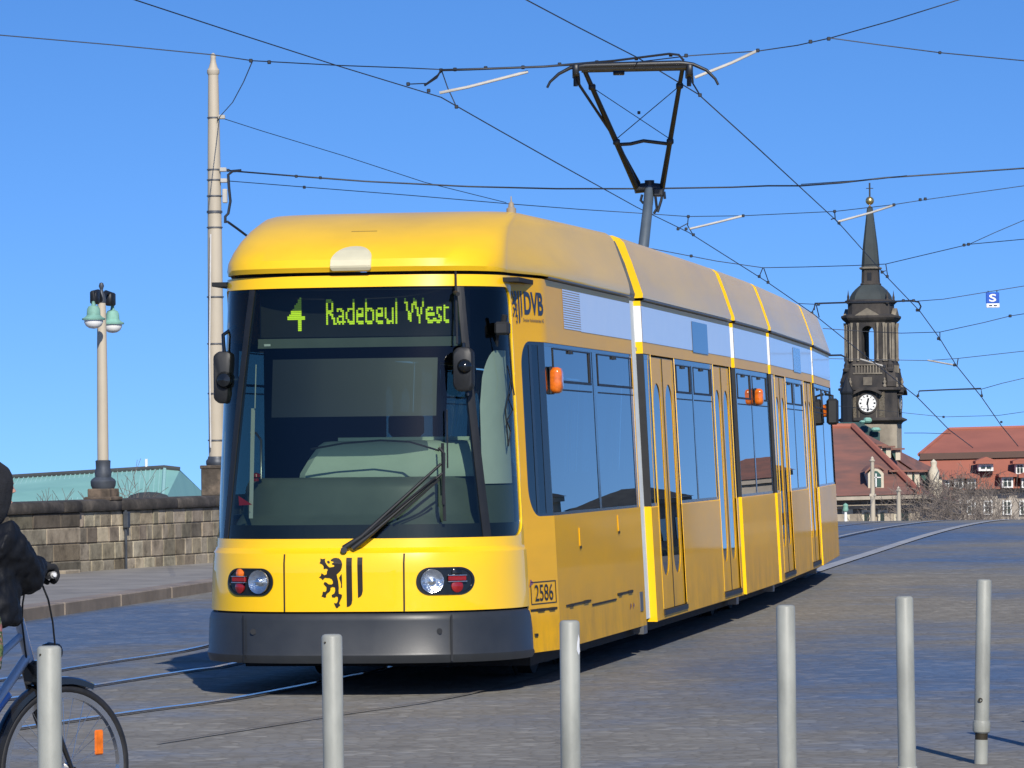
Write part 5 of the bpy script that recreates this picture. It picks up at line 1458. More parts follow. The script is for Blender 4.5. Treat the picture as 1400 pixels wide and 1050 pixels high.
M['pane_green'] = mat('green_shutter_pane', (0.035, 0.09, 0.07), 0.35)
M['patina'] = mat('green_copper_roof', (0.27, 0.52, 0.45), 0.6, color2=(0.21, 0.43, 0.37), scale=0.3, vec=(1, 1, 0.4))
M['patina_seam'] = mat('copper_seam', (0.34, 0.58, 0.52), 0.6)
# copper-roofed hall below the bridge, on the left
YC = 170.0
ca = empty('copper_roof_hall', at(150, 700, YC), 'long hall with green copper hip roof behind the parapet', 'building')
rl, rr_ = at(-70, 659.5, YC + 7), at(246, 642.5, YC + 7)
el, er = at(-100, 697, YC - 3), at(222, 689, YC - 3)
el.z = er.z = (el.z + er.z) / 2; 
ee = at(286, 681, YC + 16)
rl.z = rr_.z + (rl.z - rr_.z) * 1.0
mb = MB()
rr2 = at(225, 641.5, YC + 7)
mb.quad(el, er, rr2, rl); 
mb.add([er, ee, at(246, 642.5, YC + 7.2), rr2], [(0, 1, 2, 3)])
bl = Vector((el.x - 4, el.y + 20, el.z)); br_ = Vector((ee.x, ee.y, ee.z))
mb.quad(rl, rr_, br_, bl)
roofo = mb.build('roof', M['patina'], ca, None)
mb = MB()
nS = 46
for i in range(nS + 1):
    t = i / nS
    a, b = el.lerp(er, t), rl.lerp(rr2, t)
    nn = (er - el).cross(rl - el).normalized(); nn = nn if nn.z > 0 else -nn
    mb.tube([a + nn * 0.02, b + nn * 0.02], 0.028, 4)
mb.tube([er, rr2], 0.09, 5); mb.build('standing_seam', M['patina_seam'], roofo, None)
mb = MB(); mb.tube([rl + Vector((0, 0, .05)), rr2 + Vector((0, 0, .05)), at(246, 642.3, YC + 7)], 0.12, 6); mb.build('ridge_cap', M['slate'], roofo, None)
mb = MB(); c = at(203, 686, YC - 1.5); mb.lathe([(1.0, -0.6), (0.98, 0.0), (0.7, 0.26), (0.35, 0.36), (0, 0.38)], 20, 0, Matrix.Translation(c)); mb.build('round_dormer', M['slate'], roofo, None, smooth=50)
mb = MB()
for p, q in ((el, er), (er, ee), (ee, bl), (bl, el)):
    mb.quad((p.x, p.y, -9.5), (q.x, q.y, -9.5), (q.x, q.y, q.z - 0.05), (p.x, p.y, p.z - 0.05))
mb.build('wall', M['sandstone'], ca, None)
mb = MB(); p = at(200, 641, YC + 7); mb.tube([p, p + Vector((0, 0, 0.4))], 0.06, 6); mb.build('chimney', M['white_frame'], ca, None)
# ---- old guard house with tall tiled hip roof, in front of the church
YH = 205.0
gh = empty('guard_house', at(1220, 712, YH), 'stone house with weathered tiled hip roof, cream dormers and stone cornice', 'house')
def P(px, py, dy=0.0): return at(px, py, YH + dy)
eL, eC = P(1086, 679.5, 0), P(1257, 675.5, 0)
eR = P(1313, 688, 22)
apL, apR = P(1110, 584, 12), P(1166, 584.5, 12)
mb = MB()
kn = P(1215, 630, 14)                      # the right-hand slope falls to a lower ridge
rb = P(1272, 638, 24)
mb.quad(eL, eC, apR, apL)
mb.add([eC, eR, rb, kn, apR], [(0, 1, 2, 3, 4)])
bk = Vector((eL.x, eL.y + 26, eL.z))
mb.add([apL, apR, kn, rb, eR, bk], [(0, 1, 2, 3, 4, 5)])
mb.add([eL, apL, bk], [(0, 1, 2)])
ghr = mb.build('roof', M['tile'], gh, None)
mb = MB()
mb.tube([eC + Vector((0, 0, .08)), apR + Vector((0, 0, .08))], 0.16, 6); mb.tube([apL, apR], 0.2, 6); mb.build('ridge_tile', M['tile_new'], ghr, None)
def wallbox(mb, p, q, z0, z1, thick=0.5):
    mb.quad((p.x, p.y, z0), (q.x, q.y, z0), (q.x, q.y, z1), (p.x, p.y, z1))
zE = eC.z
mb = MB()
wl_, wc_ = P(1090, 679.5, 0.9), P(1255, 676, 0.9); wr_ = P(1310, 688, 22.5)
for p, q in ((wl_, wc_), (wc_, wr_), (wr_, bk), (bk, wl_)):
    mb.quad((p.x, p.y, -9.5), (q.x, q.y, -9.5), (q.x, q.y, q.z), (p.x, p.y, p.z))
mb.build('wall', M['sandstone'], gh, None)
def strip(mb, p, q, h, d, dz=0.0):
    t = (q - p).normalized(); n_ = Vector((t.y, -t.x, 0))
    a, b = p + Vector((0, 0, dz)), q + Vector((0, 0, dz))
    o = [a + n_ * d, b + n_ * d, b + n_ * d + Vector((0, 0, h)), a + n_ * d + Vector((0, 0, h))]
    i = [a, b, b + Vector((0, 0, h)), a + Vector((0, 0, h))]
    mb.add(o + i, [(0, 1, 2, 3), (0, 4, 5, 1), (3, 2, 6, 7), (0, 3, 7, 4), (1, 5, 6, 2)])
mb = MB()
strip(mb, eL, eC, 0.16, 0.30, -0.20); strip(mb, eC, eR, 0.16, 0.30, -0.20)
strip(mb, wl_, wc_, 0.22, 0.25, -0.62); strip(mb, wc_, wr_, 0.22, 0.25, -0.62)
strip(mb, wl_, wc_, 0.10, 0.12, -0.92)
build_each(mb, 'cornice', M['sandstone'], gh, None)
mb = MB()
for px in (1147, 1168, 1171, 1215, 1250):
    a = P(px, 700, 0.85); mb.box(a.x - 0.22, a.x + 0.22, a.y - 0.18, a.y + 0.2, -8, zE - 0.9)
mb.build('pilaster', M['sandstone'], gh, None)
mb = MB(); a, b = P(1151, 692, 0.7), P(1166, 712, 0.7)
mb.box(a.x, b.x, a.y, a.y + 0.3, -8, a.z - 0.1); mb.build('pale_panel', M['cream'], gh, None)
for x0, x1, top in ((1178, 1192, 697), (1200, 1214, 697), (1222, 1246, 690)):
    a, b = P(x0, top, 0.75), P(x1, 716, 0.75)
    mb = MB(); mb.box(a.x, b.x, a.y - 0.02, a.y + 0.2, b.z, a.z); w = mb.build('window', M['cream'], gh, None)
    mb = MB(); mb.box(a.x + 0.12, b.x - 0.12, a.y - 0.06, a.y - 0.03, b.z, a.z - 0.12); mb.build('pane', M['pane'], w, None)
def dormer(px0, px1, pyt, pyb, dy, depth=2.5, frame_mat='cream', arch=0.25, parent=gh, mats=None, skew=0.0):
    a, b = P(px0, pyb, dy), P(px1, pyt, dy)
    w = b.x - a.x; x0, x1, z0, z1, y = a.x, b.x, a.z, b.z, a.y
    n = 8
    def arc(xa, xb, zt, h): return [(xa + (xb - xa) * i / n, zt + h * math.sin(math.pi * i / n)) for i in range(n + 1)]
    outl = [(x0, z0), (x1, z0)] + arc(x1, x0, z1 - arch, arch)
    Rx = Matrix.Translation((0, y, 0)) @ Matrix.Rotation(R(90), 4, 'X')
    mb = MB(); mb.prism(outl, -depth, 0.0, 0, Rx)
    d = mb.build('dormer', M[frame_mat], parent, None)
    t = w * 0.17
    inl = [(x0 + t, z0 + t * 1.2), (x1 - t, z0 + t * 1.2)] + arc(x1 - t, x0 + t, z1 - arch - t * 0.6, arch * 0.8)
    mb = MB(); mb.prism(inl, 0.002, 0.05, 0, Rx); mb.build('window', M['pane_green'], d, None)
    mb = MB(); cx = (x0 + x1) / 2
    mb.box(cx - 0.03, cx + 0.03, y - 0.09, y - 0.055, z0 + t * 1.2, z1 - arch); mb.box(x0 + t, x1 - t, y - 0.09, y - 0.056, z0 + (z1 - z0) * 0.55, z0 + (z1 - z0) * 0.60)
    mb.build('glazing_bar', M['white_frame'], d, None)
    mb = MB(); top = arc(x0 - 0.15, x1 + 0.15, z1 - arch + 0.04, arch + 0.08)
    mb.rings([[Vector((x, yy, z + dz)) for x, z in top] for yy, dz in ((y - 0.12, -0.05), (y - 0.12, 0.06), (y + depth, 0.06))], closed=False); mb.build('dormer_roof', M['tile'], d, None)
dormer(1187, 1208, 640, 670, 1.2)
# the row of dormers on the receding slope: cream fronts seen edge-on with dark green cheeks
def side_dormer(pxa, pxb, pyt, pyb, dy):
    a, b, c = P(pxb, pyb, dy), P(pxb, pyt, dy), P(pxa, pyt + 1, dy - 0.3)
    w = 1.3
    mb = MB(); mb.box(b.x - 0.24, b.x, b.y, b.y + w, a.z, b.z); d = mb.build('dormer', M['cream'], gh, None)
    mb = MB(); mb.add([Vector((b.x - 0.245, b.y + 0.05, a.z)), Vector((b.x - 0.245, b.y + 0.05, b.z)), Vector((c.x, b.y + 0.05, b.z - 0.05)), Vector((b.x - 0.245, b.y + w, a.z)), Vector((b.x - 0.245, b.y + w, b.z)), Vector((c.x, b.y + w, b.z - 0.05))], [(0, 1, 2), (3, 5, 4), (0, 3, 4, 1), (1, 4, 5, 2)])
    mb.build('dormer_cheek', M['pane_green'], d, None)
    mb = MB(); mb.box(c.x - 0.2, b.x + 0.2, b.y - 0.2, b.y + w + 0.2, b.z + 0.002, b.z + 0.09); mb.build('dormer_roof', M['tile'], d, None)
for pa, pb, pt, pbm, dy in ((1222, 1247, 645, 668, 3.5), (1249, 1257, 645, 668, 7.5), (1258, 1278, 645, 672, 11.0), (1279, 1288, 652, 674, 14.5), (1192, 1206, 610, 624, 9.0), (1207, 1218, 612, 626, 11.5), (1219, 1231, 615, 629, 13.5)):
    side_dormer(pa, pb, pt, pbm, dy)
mb = MB(); c = P(1277, 668, 10.3); mb.lathe([(0.30, -0.6), (0.34, -0.2), (0.22, 0.3), (0.28, 0.8), (0.14, 1.1), (0.17, 1.3), (0, 1.45)], 14, 0, Matrix.Translation(c)); mb.build('roof_statue', M['cream'], gh, None, smooth=50)
# ---- long house with bright red mansard roof on the right
YR = 250.0
rh = empty('mansard_house', at(1350, 712, YR), 'long plastered house with bright red mansard roof and white windows', 'house')
def Q(px, py, dy=0.0): return at(px, py, YR + dy)
a1, a2 = Q(1257, 621.5, 2), Q(1520, 615, 2)      # break of the roof
r1, r2 = Q(1297, 588, 9), Q(1520, 582, 9)        # ridge
e1, e2 = Q(1240, 646, -0.6), Q(1520, 664, -0.6)
e1 = Q(1229, 672, -0.6); e2 = Q(1520, 664, -0.6)
mb = MB()
mb.quad(a1, a2, r2, r1); mb.quad(e1, e2, a2 - Vector((0, 0, .25)), a1 - Vector((0, 0, .25)))
ab, eb = Q(1257, 621.5, 22), Q(1229, 672, 24)
mb.add([a1, r1, ab], [(0, 1, 2)]); mb.quad(e1, a1 - Vector((0, 0, .25)), ab - Vector((0, 0, .25)), eb)
a3, e3 = Vector((a2.x, ab.y, a2.z)), Vector((e2.x, eb.y, e2.z))
mb.add([r1, r2, a3, ab], [(0, 1, 2, 3)]); mb.quad(ab - Vector((0, 0, .25)), a3 - Vector((0, 0, .25)), e3, eb)
rhr = mb.build('roof', M['tile_new'], rh, None)
mb = MB(); strip(mb, a1 - Vector((0, 0, .0)), a2, 0.36, 0.30, -0.30); mb.build('roof_moulding', mat('shaded_moulding', (0.10, 0.06, 0.045), 0.8), rhr, None)
mb = MB(); mb.tube([r1, r2], 0.16, 6); mb.tube([r1, a1], 0.13, 6); mb.build('ridge_tile', M['tile_new'], rhr, None)
mb = MB()
w1, w2 = Q(1232, 669, 0), Q(1520, 661, 0)
for p, q in ((w1, w2), (w2, Vector((w2.x, w2.y + 23, w2.z))), (Vector((w1.x, w1.y + 23, w1.z)), w1)):
    mb.quad((p.x, p.y, -12), (q.x, q.y, -12), (q.x, q.y, q.z), (p.x, p.y, p.z))
mb.build('wall', M['plaster'], rh, None)
mb = MB(); strip(mb, w1, w2, 0.25, 0.25, -0.3); mb.build('cornice', M['sandstone'], rh, None)
def rwin(x0, x1, yt, yb, dy, nm='window', hood=True):
    a, b = Q(x0, yb, dy), Q(x1, yt, dy)
    mb = MB(); mb.box(a.x, b.x, a.y, a.y + 0.8, a.z, b.z); w = mb.build(nm, M['white_frame'], rh, None)
    t = (b.x - a.x) * 0.17; m_ = (a.x + b.x) / 2
    mb = MB()
    for xa, xb in ((a.x + t, m_ - t * 0.35), (m_ + t * 0.35, b.x - t)):
        for za, zb in ((a.z + t, a.z + (b.z - a.z) * 0.58), (a.z + (b.z - a.z) * 0.66, b.z - t)):
            mb.box(xa, xb, a.y - 0.05, a.y - 0.003, za, zb)
    mb.build('pane', M['pane'], w, None)
    if hood:
        mb = MB(); mb.box(a.x - 0.2, b.x + 0.2, a.y - 0.3, a.y + 1.2, b.z + 0.003, b.z + 0.16); mb.add([(a.x - 0.2, a.y - 0.3, b.z + 0.165), (b.x + 0.2, a.y - 0.3, b.z + 0.165), (m_, a.y - 0.3, b.z + 0.165 + (b.x - a.x) * 0.28), (a.x - 0.2, a.y + 1.2, b.z + 0.165), (b.x + 0.2, a.y + 1.2, b.z + 0.165), (m_, a.y + 1.2, b.z + 0.165 + (b.x - a.x) * 0.28)], [(0, 1, 2), (3, 5, 4), (0, 2, 5, 3), (1, 4, 5, 2)])
        mb.build('window_hood', M['tile_new'], w, None)
for x0, x1, yt, yb in ((1289, 1298, 656, 669), (1305, 1317, 654, 668), (1323, 1334, 654, 668), (1370, 1385, 652, 667), (1397, 1409, 653, 667)): rwin(x0, x1, yt, yb, -0.9)
for x0, x1, yt, yb in ((1338, 1358, 634, 644), (1389, 1400, 634, 648)): rwin(x0, x1, yt, yb, -0.2, 'attic_window')
for x0 in (1282, 1302, 1322, 1345, 1371, 1394): rwin(x0, x0 + 12, 684, 704, -0.15, 'window', False)
# ------------------------------------------------------------------ church tower
M['church'] = mat('soot_black_sandstone', (0.072, 0.062, 0.053), 0.9, color2=(0.016, 0.016, 0.018), scale=0.55, bump=0.4, bscale=2.5, vec=(1, 1, 0.5))
M['church_pale'] = mat('worn_pale_sandstone', (0.30, 0.26, 0.195), 0.9, color2=(0.11, 0.095, 0.075), scale=0.35, bump=0.3, bscale=2.5)
M['church_roof'] = mat('dark_copper_dome', (0.035, 0.045, 0.045), 0.7, var=0.35, scale=0.4)
YT = 560.0; k = YT / F
cx_ = at(1193, 600, YT).x
ch = empty('church_tower', at(1193, 640, YT), 'soot black church tower with white clock faces, open belfry and gilded ball on its spire', 'church tower')
tz = lambda py: at(1193, py, YT).z
ROT = R(14)
TC = Matrix.Translation((cx_, YT, 0)) @ Matrix.Rotation(-ROT, 4, 'Z')
def octo(w, c):   # square of half width w with corners cut by c
    return [(-w + c, -w), (w - c, -w), (w, -w + c), (w, w - c), (w - c, w), (-w + c, w), (-w, w - c), (-w, -w + c)]
def osec(mb, pys, ws, cf=0.30, mi=0, cap=True):
    rows = [[TC @ Vector((x, y, tz(py))) for x, y in octo(w * k, w * k * cf)] for py, w in zip(pys, ws)]
    mb.rings(rows, closed=True, cap0=cap, cap1=cap, mi=mi)
mb = MB(); osec(mb, (760, 577), (37, 37), 0.42); mb.build('lower_stage', mat('stage_sandstone', (0.42, 0.36, 0.27), 0.9, color2=(0.17, 0.145, 0.11), scale=0.25, bump=0.3, bscale=2.0), ch, None)
mb = MB()
osec(mb, (580, 577.5, 575, 573.5, 571), (37.2, 39, 44, 44, 38.5), 0.42)
osec(mb, (535.5, 533.5, 531, 529.5), (38.5, 42.5, 42.5, 38), 0.40)
osec(mb, (441, 438, 435, 432.5, 430), (32, 35, 37, 37, 31), 0.25)
osec(mb, (415, 413.5, 411.5, 410), (30, 32, 32, 27), 0.25)
build_each(mb, 'cornice', M['church'], ch, None)
mb = MB(); osec(mb, (571.2, 535.3), (37.6, 37.6), 0.42); clk = mb.build('clock_stage', M['church'], ch, None)
mb = MB()
for sx in (-1, 1):
    for q in (-0.52, 0.52):
        x = q * 37.6 * k
        mb.box(x - 0.35, x + 0.35, -38.4 * k, -37.4 * k, tz(571), tz(536), 0, TC)
for ang in range(0, 360, 45):
    Mr = TC @ Matrix.Rotation(R(ang + 22.5), 4, 'Z')
    mb.box(-0.35, 0.35, -39.5 * k, -37 * k, tz(571), tz(536), 0, Mr)
mb.build('pilaster', M['church_pale'], clk, None)
def clock(side_rot, off):
    Mc = TC @ Matrix.Rotation(side_rot, 4, 'Z') @ Matrix.Translation((0, -37.6 * k, tz(551.5))) @ Matrix.Rotation(R(90), 4, 'X')
    r0 = 11.6 * k
    mb = MB(); mb.lathe([(r0 * 1.25, -0.1), (r0 * 1.25, 0.18), (r0 * 1.06, 0.22), (r0 * 1.04, 0.10)], 36, 0, Mc, cap=False)
    # arched surround above
    cl = mb.build('clock_surround', M['church'], ch, None, smooth=40)
    mb = MB(); mb.lathe([(0, 0.12), (r0 * 1.04, 0.12)], 36, 0, Mc, cap=False); mb.build('clock_face', mat('enamel_dial', (0.82, 0.82, 0.78), 0.5, var=0.04), cl, None)
    mb = MB()
    for h in range(12):
        Mh = Mc @ Matrix.Rotation(R(30 * h), 4, 'Z'); mb.box(-0.05 * (1 + (h % 3 == 0)), 0.05 * (1 + (h % 3 == 0)), r0 * 0.72, r0 * 0.94, 0.13, 0.15, 0, Mh)
    for a, l, w in ((R(-13), 0.60, 0.11), (R(-173), 0.85, 0.08)):
        Mh = Mc @ Matrix.Rotation(a, 4, 'Z'); mb.box(-w, w, -0.2, r0 * l, 0.16, 0.18, 0, Mh)
    mb.build('clock_hands', M['iron_black'], cl, None)
    mb = MB(); n = 12
    top = [(r0 * 1.75 * (1 - 2 * i / n), r0 * 1.15 + r0 * 0.62 * math.sin(math.pi * i / n)) for i in range(n + 1)]
    mb.rings([[Mc @ Vector((x, y + dy, z)) for x, y in top] for dy, z in ((-0.25, -0.05), (-0.25, 0.75), (0.1, 0.75), (0.1, -0.05))], closed=False); mb.build('clock_hood', M['church'], cl, None)
clock(0, 0); clock(R(90), 0)
# stage between clock and belfry, with volutes, balustrade and corner figures
mb = MB(); osec(mb, (529.6, 512, 494), (36, 34.5, 31.5), 0.30); st_ = mb.build('transition_stage', M['church'], ch, None)
for ang in range(45, 405, 90):
    Mr = TC @ Matrix.Rotation(R(ang), 4, 'Z')
    mb = MB()
    vol = [(36 * k, tz(529)), (46 * k, tz(529)), (47 * k, tz(522)), (44.5 * k, tz(514)), (43 * k, tz(508)), (40 * k, tz(503)), (38.5 * k, tz(497)), (36 * k, tz(494))]
    mb.prism([(x, z) for x, z in vol], -0.7, 0.7, 0, Mr @ Matrix.Rotation(R(90), 4, 'X'))
    mb.lathe([(5 * k, tz(508)), (5.5 * k, tz(505)), (3.5 * k, tz(503)), (3.8 * k, tz(499)), (2 * k, tz(495)), (1.2 * k, tz(492)), (0.6 * k, tz(484)), (0, tz(482))], 10, 0, Mr @ Matrix.Translation((42 * k, 0, 0)))
    mb.build('corner_volute', M['church'], st_, None)
mb = MB()
for i in range(9):
    x = (-16 + 4 * i) * k
    mb.box(x - 0.09, x + 0.09, -35 * k, -34.2 * k, tz(510), tz(500), 0, TC)
    mb.box(-35 * k * -1 - 0.1, 35 * k + 0.0, x - 0.09, x + 0.09, tz(510), tz(500), 0, TC)
mb.box(-20 * k, 20 * k, -35.6 * k, -33.8 * k, tz(500), tz(498.5), 0, TC); mb.box(-20 * k, 20 * k, -35.8 * k, -33.8 * k, tz(512), tz(510), 0, TC)
mb.box(-6 * k, 6 * k, -36.6 * k, -34 * k, tz(527), tz(516), 0, TC)
mb.build('balustrade', M['church_pale'], st_, None)
for py, w_, h_ in ((529.5, 38, 11), (571, 41, 0)):
    if not h_: continue
    for ang in range(0, 360, 90):
        for q in (-0.62, 0.62):
            Mr = TC @ Matrix.Rotation(R(ang), 4, 'Z') @ Matrix.Translation((q * w_ * k, -w_ * k, 0)); mb = MB()
            mb.lathe([(2.2 * k, tz(py)), (2.6 * k, tz(py - 2)), (1.2 * k, tz(py - 4)), (2.4 * k, tz(py - 7)), (1.0 * k, tz(py - 10)), (1.4 * k, tz(py - 11)), (0, tz(py - 13))], 10, 0, Mr)
            mb.build('cornice_figure', M['church_pale'], st_, None, smooth=50)
# belfry: four corner piers carrying arches, open in the middle
mb = MB(); wB = 31.5 * k; op = 8.5 * k
for sx in (-1, 1):
    for sy in (-1, 1):
        c = 8 * k
        pts = [(op, op), (wB, op), (wB, wB - c), (wB - c, wB), (op, wB)]
        pts = [(x * sx, y * sy) for x, y in pts]
        if sx * sy < 0: pts = pts[::-1]
        mb.prism(pts, tz(494.5), tz(441), 0, TC)
n = 10
for ang in range(0, 360, 90):
    Mr = TC @ Matrix.Rotation(R(ang), 4, 'Z')
    zs = tz(455); zt_ = tz(441)
    arcp = [(-op * math.cos(math.pi * i / n), zs + op * 1.05 * math.sin(math.pi * i / n)) for i in range(n + 1)]
    outl = arcp + [(op, zt_), (-op, zt_)]
    mb.prism(outl, op * 0.9, wB - 0.02, 0, Mr @ Matrix.Rotation(R(90), 4, 'X'))
bel = mb.build('belfry', M['church'], ch, None)
mb = MB()
for ang in range(0, 360, 90):
    Mr = TC @ Matrix.Rotation(R(ang), 4, 'Z')
    for x in (-22, -13.5, 13.5, 22):
        mb.lathe([(1.9 * k, tz(494)), (1.9 * k, tz(491)), (1.45 * k, tz(490)), (1.3 * k, tz(449)), (2.0 * k, tz(445)), (2.2 * k, tz(442))], 10, 0, Mr @ Matrix.Translation((x * k, -32.6 * k, 0)))
    mb.prism([(-17 * k, tz(432)), (17 * k, tz(432)), (0, tz(422))], 30 * k, 36 * k, 0, Mr @ Matrix.Rotation(R(90), 4, 'X'))
for ang in range(45, 405, 90):
    Mr = TC @ Matrix.Rotation(R(ang), 4, 'Z')
    for x in (-3.4, 3.4): mb.lathe([(1.9 * k, tz(494)), (1.4 * k, tz(490)), (1.3 * k, tz(449)), (2.1 * k, tz(443))], 10, 0, Mr @ Matrix.Translation((x * k, -38.5 * k, 0)))
mb.build('belfry_column', M['church_pale'], bel, None, smooth=40)
mb = MB(); osec(mb, (430.2, 415), (28.5, 28.5), 0.25); mb.build('attic_stage', M['church'], ch, None)
mb = MB()
osec(mb, (410.2, 406, 401, 396, 392, 389.5), (26.5, 26, 23.5, 19.5, 15.5, 12.5), 0.32); dm = mb.build('dome', M['church_roof'], ch, None, smooth=25)
mb = MB()
for ang in range(45, 405, 90):
    Mr = TC @ Matrix.Rotation(R(ang), 4, 'Z') @ Matrix.Translation((38 * k, 0, 0))
    mb.lathe([(2.2 * k, tz(416)), (2.4 * k, tz(411)), (1.5 * k, tz(409)), (1.7 * k, tz(406)), (0.9 * k, tz(403)), (0, tz(396))], 10, 0, Mr)
build_each(mb, 'pinnacle', M['church'], dm, None)
mb = MB()
osec(mb, (389.6, 388.2, 387, 371, 369), (13, 13.4, 11.8, 11.2, 11.2), 0.4); lan = mb.build('lantern', M['church'], ch, None)
mb = MB()
for ang in range(0, 360, 90):
    Mr = TC @ Matrix.Rotation(R(ang), 4, 'Z'); mb.box(-3 * k, 3 * k, -11.9 * k, -11.3 * k, tz(384), tz(373), 0, Mr)
mb.build('lantern_opening', M['iron_black'], lan, None)
mb = MB(); osec(mb, (369, 367.5, 366, 365), (12, 14.3, 14.3, 12), 0.4); mb.build('lantern_cornice', M['church_pale'], lan, None)
mb = MB(); osec(mb, (365.2, 352, 335, 300, 284), (11.5, 10.6, 9.3, 5.4, 3.6), 0.4); sp = mb.build('spire', M['church_roof'], ch, None, smooth=20)
mb = MB(); Tb = Matrix.Translation((cx_, YT, 0))
mb.lathe([(3.0 * k, tz(284)), (1.2 * k, tz(281))], 12, 0, Tb)
mb.lathe([(5.8 * k * math.sin(math.pi * i / 12), tz(274.5) - 5.8 * k * math.cos(math.pi * i / 12)) for i in range(13)], 20, 0, Tb, cap=False)
mb.build('gilded_ball', M['gold'], sp, None, smooth=60)
mb = MB(); mb.box(-0.10, 0.10, -0.1, 0.1, tz(269), tz(250), 0, Tb); mb.box(-0.45, 0.45, -0.06, 0.06, tz(258), tz(257), 0, Tb); mb.build('cross', M['iron_black'], sp, None)
# nave roof in green copper at the tower's foot, dark side stair turret
mb = MB()
n0, n1 = at(1120, 578, YT - 12), at(1176, 577, YT - 12)
mb.add([n0, n1, at(1203, 592, YT - 14), at(1203, 640, YT - 20), at(1120, 640, YT - 20), at(1120, 590, YT - 14)], [(0, 1, 2, 5), (5, 2, 3, 4)])
nv = mb.build('nave_roof', mat('dark_green_copper', (0.035, 0.075, 0.07), 0.7, var=0.4, scale=0.3), ch, None)
mb = MB()
for px, py, w, h in ((1186, 573, 5, 5), (1179, 576, 4, 3), (1197, 586, 6, 4)):
    p = at(px, py, YT - 15); mb.bbox(-w * k, w * k, -1, 1, -h * k, h * k * 0.4, 0.2, 0, Matrix.Translation(p))
mb.build('copper_ornament', M['copper'], nv, None)
mb = MB(); p = at(1158, 556, YT - 4); mb.lathe([(8.5 * k, tz(580)), (8.5 * k, tz(540)), (9.5 * k, tz(537)), (9.5 * k, tz(535)), (6 * k, tz(528)), (2 * k, tz(518)), (0, tz(514))], 8, 0, Matrix.Translation((p.x, YT - 4, 0))); mb.build('stair_turret', M['iron_black'], ch, None)
# ------------------------------------------------------------------ more street furniture far down the bridge
def far_post(px, pyt, pyb, y, arms, label):
    t, b = at(px, pyt, y), at(px, pyb, y)
    root = empty('lantern_post', (t.x, y, deck_z(y)), label, 'lamp post', 'cream lamp posts beyond the hump')
    k2 = y / F; T = Matrix.Translation((t.x, y, 0)); zb_ = min(b.z, deck_z(y)) - 0.5
    H_ = t.z - zb_
    mb = MB(); mb.lathe([(3.6 * k2, zb_), (3.4 * k2, zb_ + H_ * 0.35), (2.6 * k2, t.z - 6 * k2), (2.8 * k2, t.z - 5.5 * k2)], 14, 0, T); mb.build('post', M['mast'], root, None, smooth=40)
    mb = MB(); mb.lathe([(3.6 * k2, t.z - 6 * k2), (4.2 * k2, t.z - 4.5 * k2), (2.2 * k2, t.z - 3 * k2), (2.6 * k2, t.z - 1.5 * k2), (0, t.z + 1.5 * k2)], 14, 0, T); mb.build('finial', M['mast'], root, None, smooth=40)
    if arms:
        mb = MB()
        for a in arms: mb.bbox(-4.5 * k2, 4.5 * k2, -3 * k2, 3 * k2, -2 * k2, 2 * k2, 0.01, 0, Matrix.Translation((t.x, y, at(px, a, y).z)))
        mb.build('bracket', M['mast'], root, None)
far_post(1192.5, 625, 712, 135, (677,), 'taller cream post with pointed finial before the guard house')
far_post(1228.5, 666, 712, 150, (), 'shorter cream post with ball finial before the guard house')
t = at(1156, 694, 128.0); k2 = 128.0 / F
root = empty('lantern_post', (t.x, 128, deck_z(128)), 'small lamp with mint green copper head beside the tram tail', 'lamp post')
mb = MB(); mb.lathe([(2.6 * k2, deck_z(128) - 0.3), (1.8 * k2, t.z - 5 * k2)], 12, 0, Matrix.Translation((t.x, 128, 0))); mb.build('post', M['globe'], root, None)
mb = MB(); mb.lathe([(3.6 * k2, t.z - 5 * k2), (4.2 * k2, t.z - 3 * k2), (3.4 * k2, t.z + 1 * k2), (4.0 * k2, t.z + 3 * k2), (2.4 * k2, t.z + 5 * k2), (0, t.z + 6.5 * k2)], 14, 0, Matrix.Translation((t.x, 128, 0))); mb.build('lamp_head', M['copper'], root, None, smooth=40)
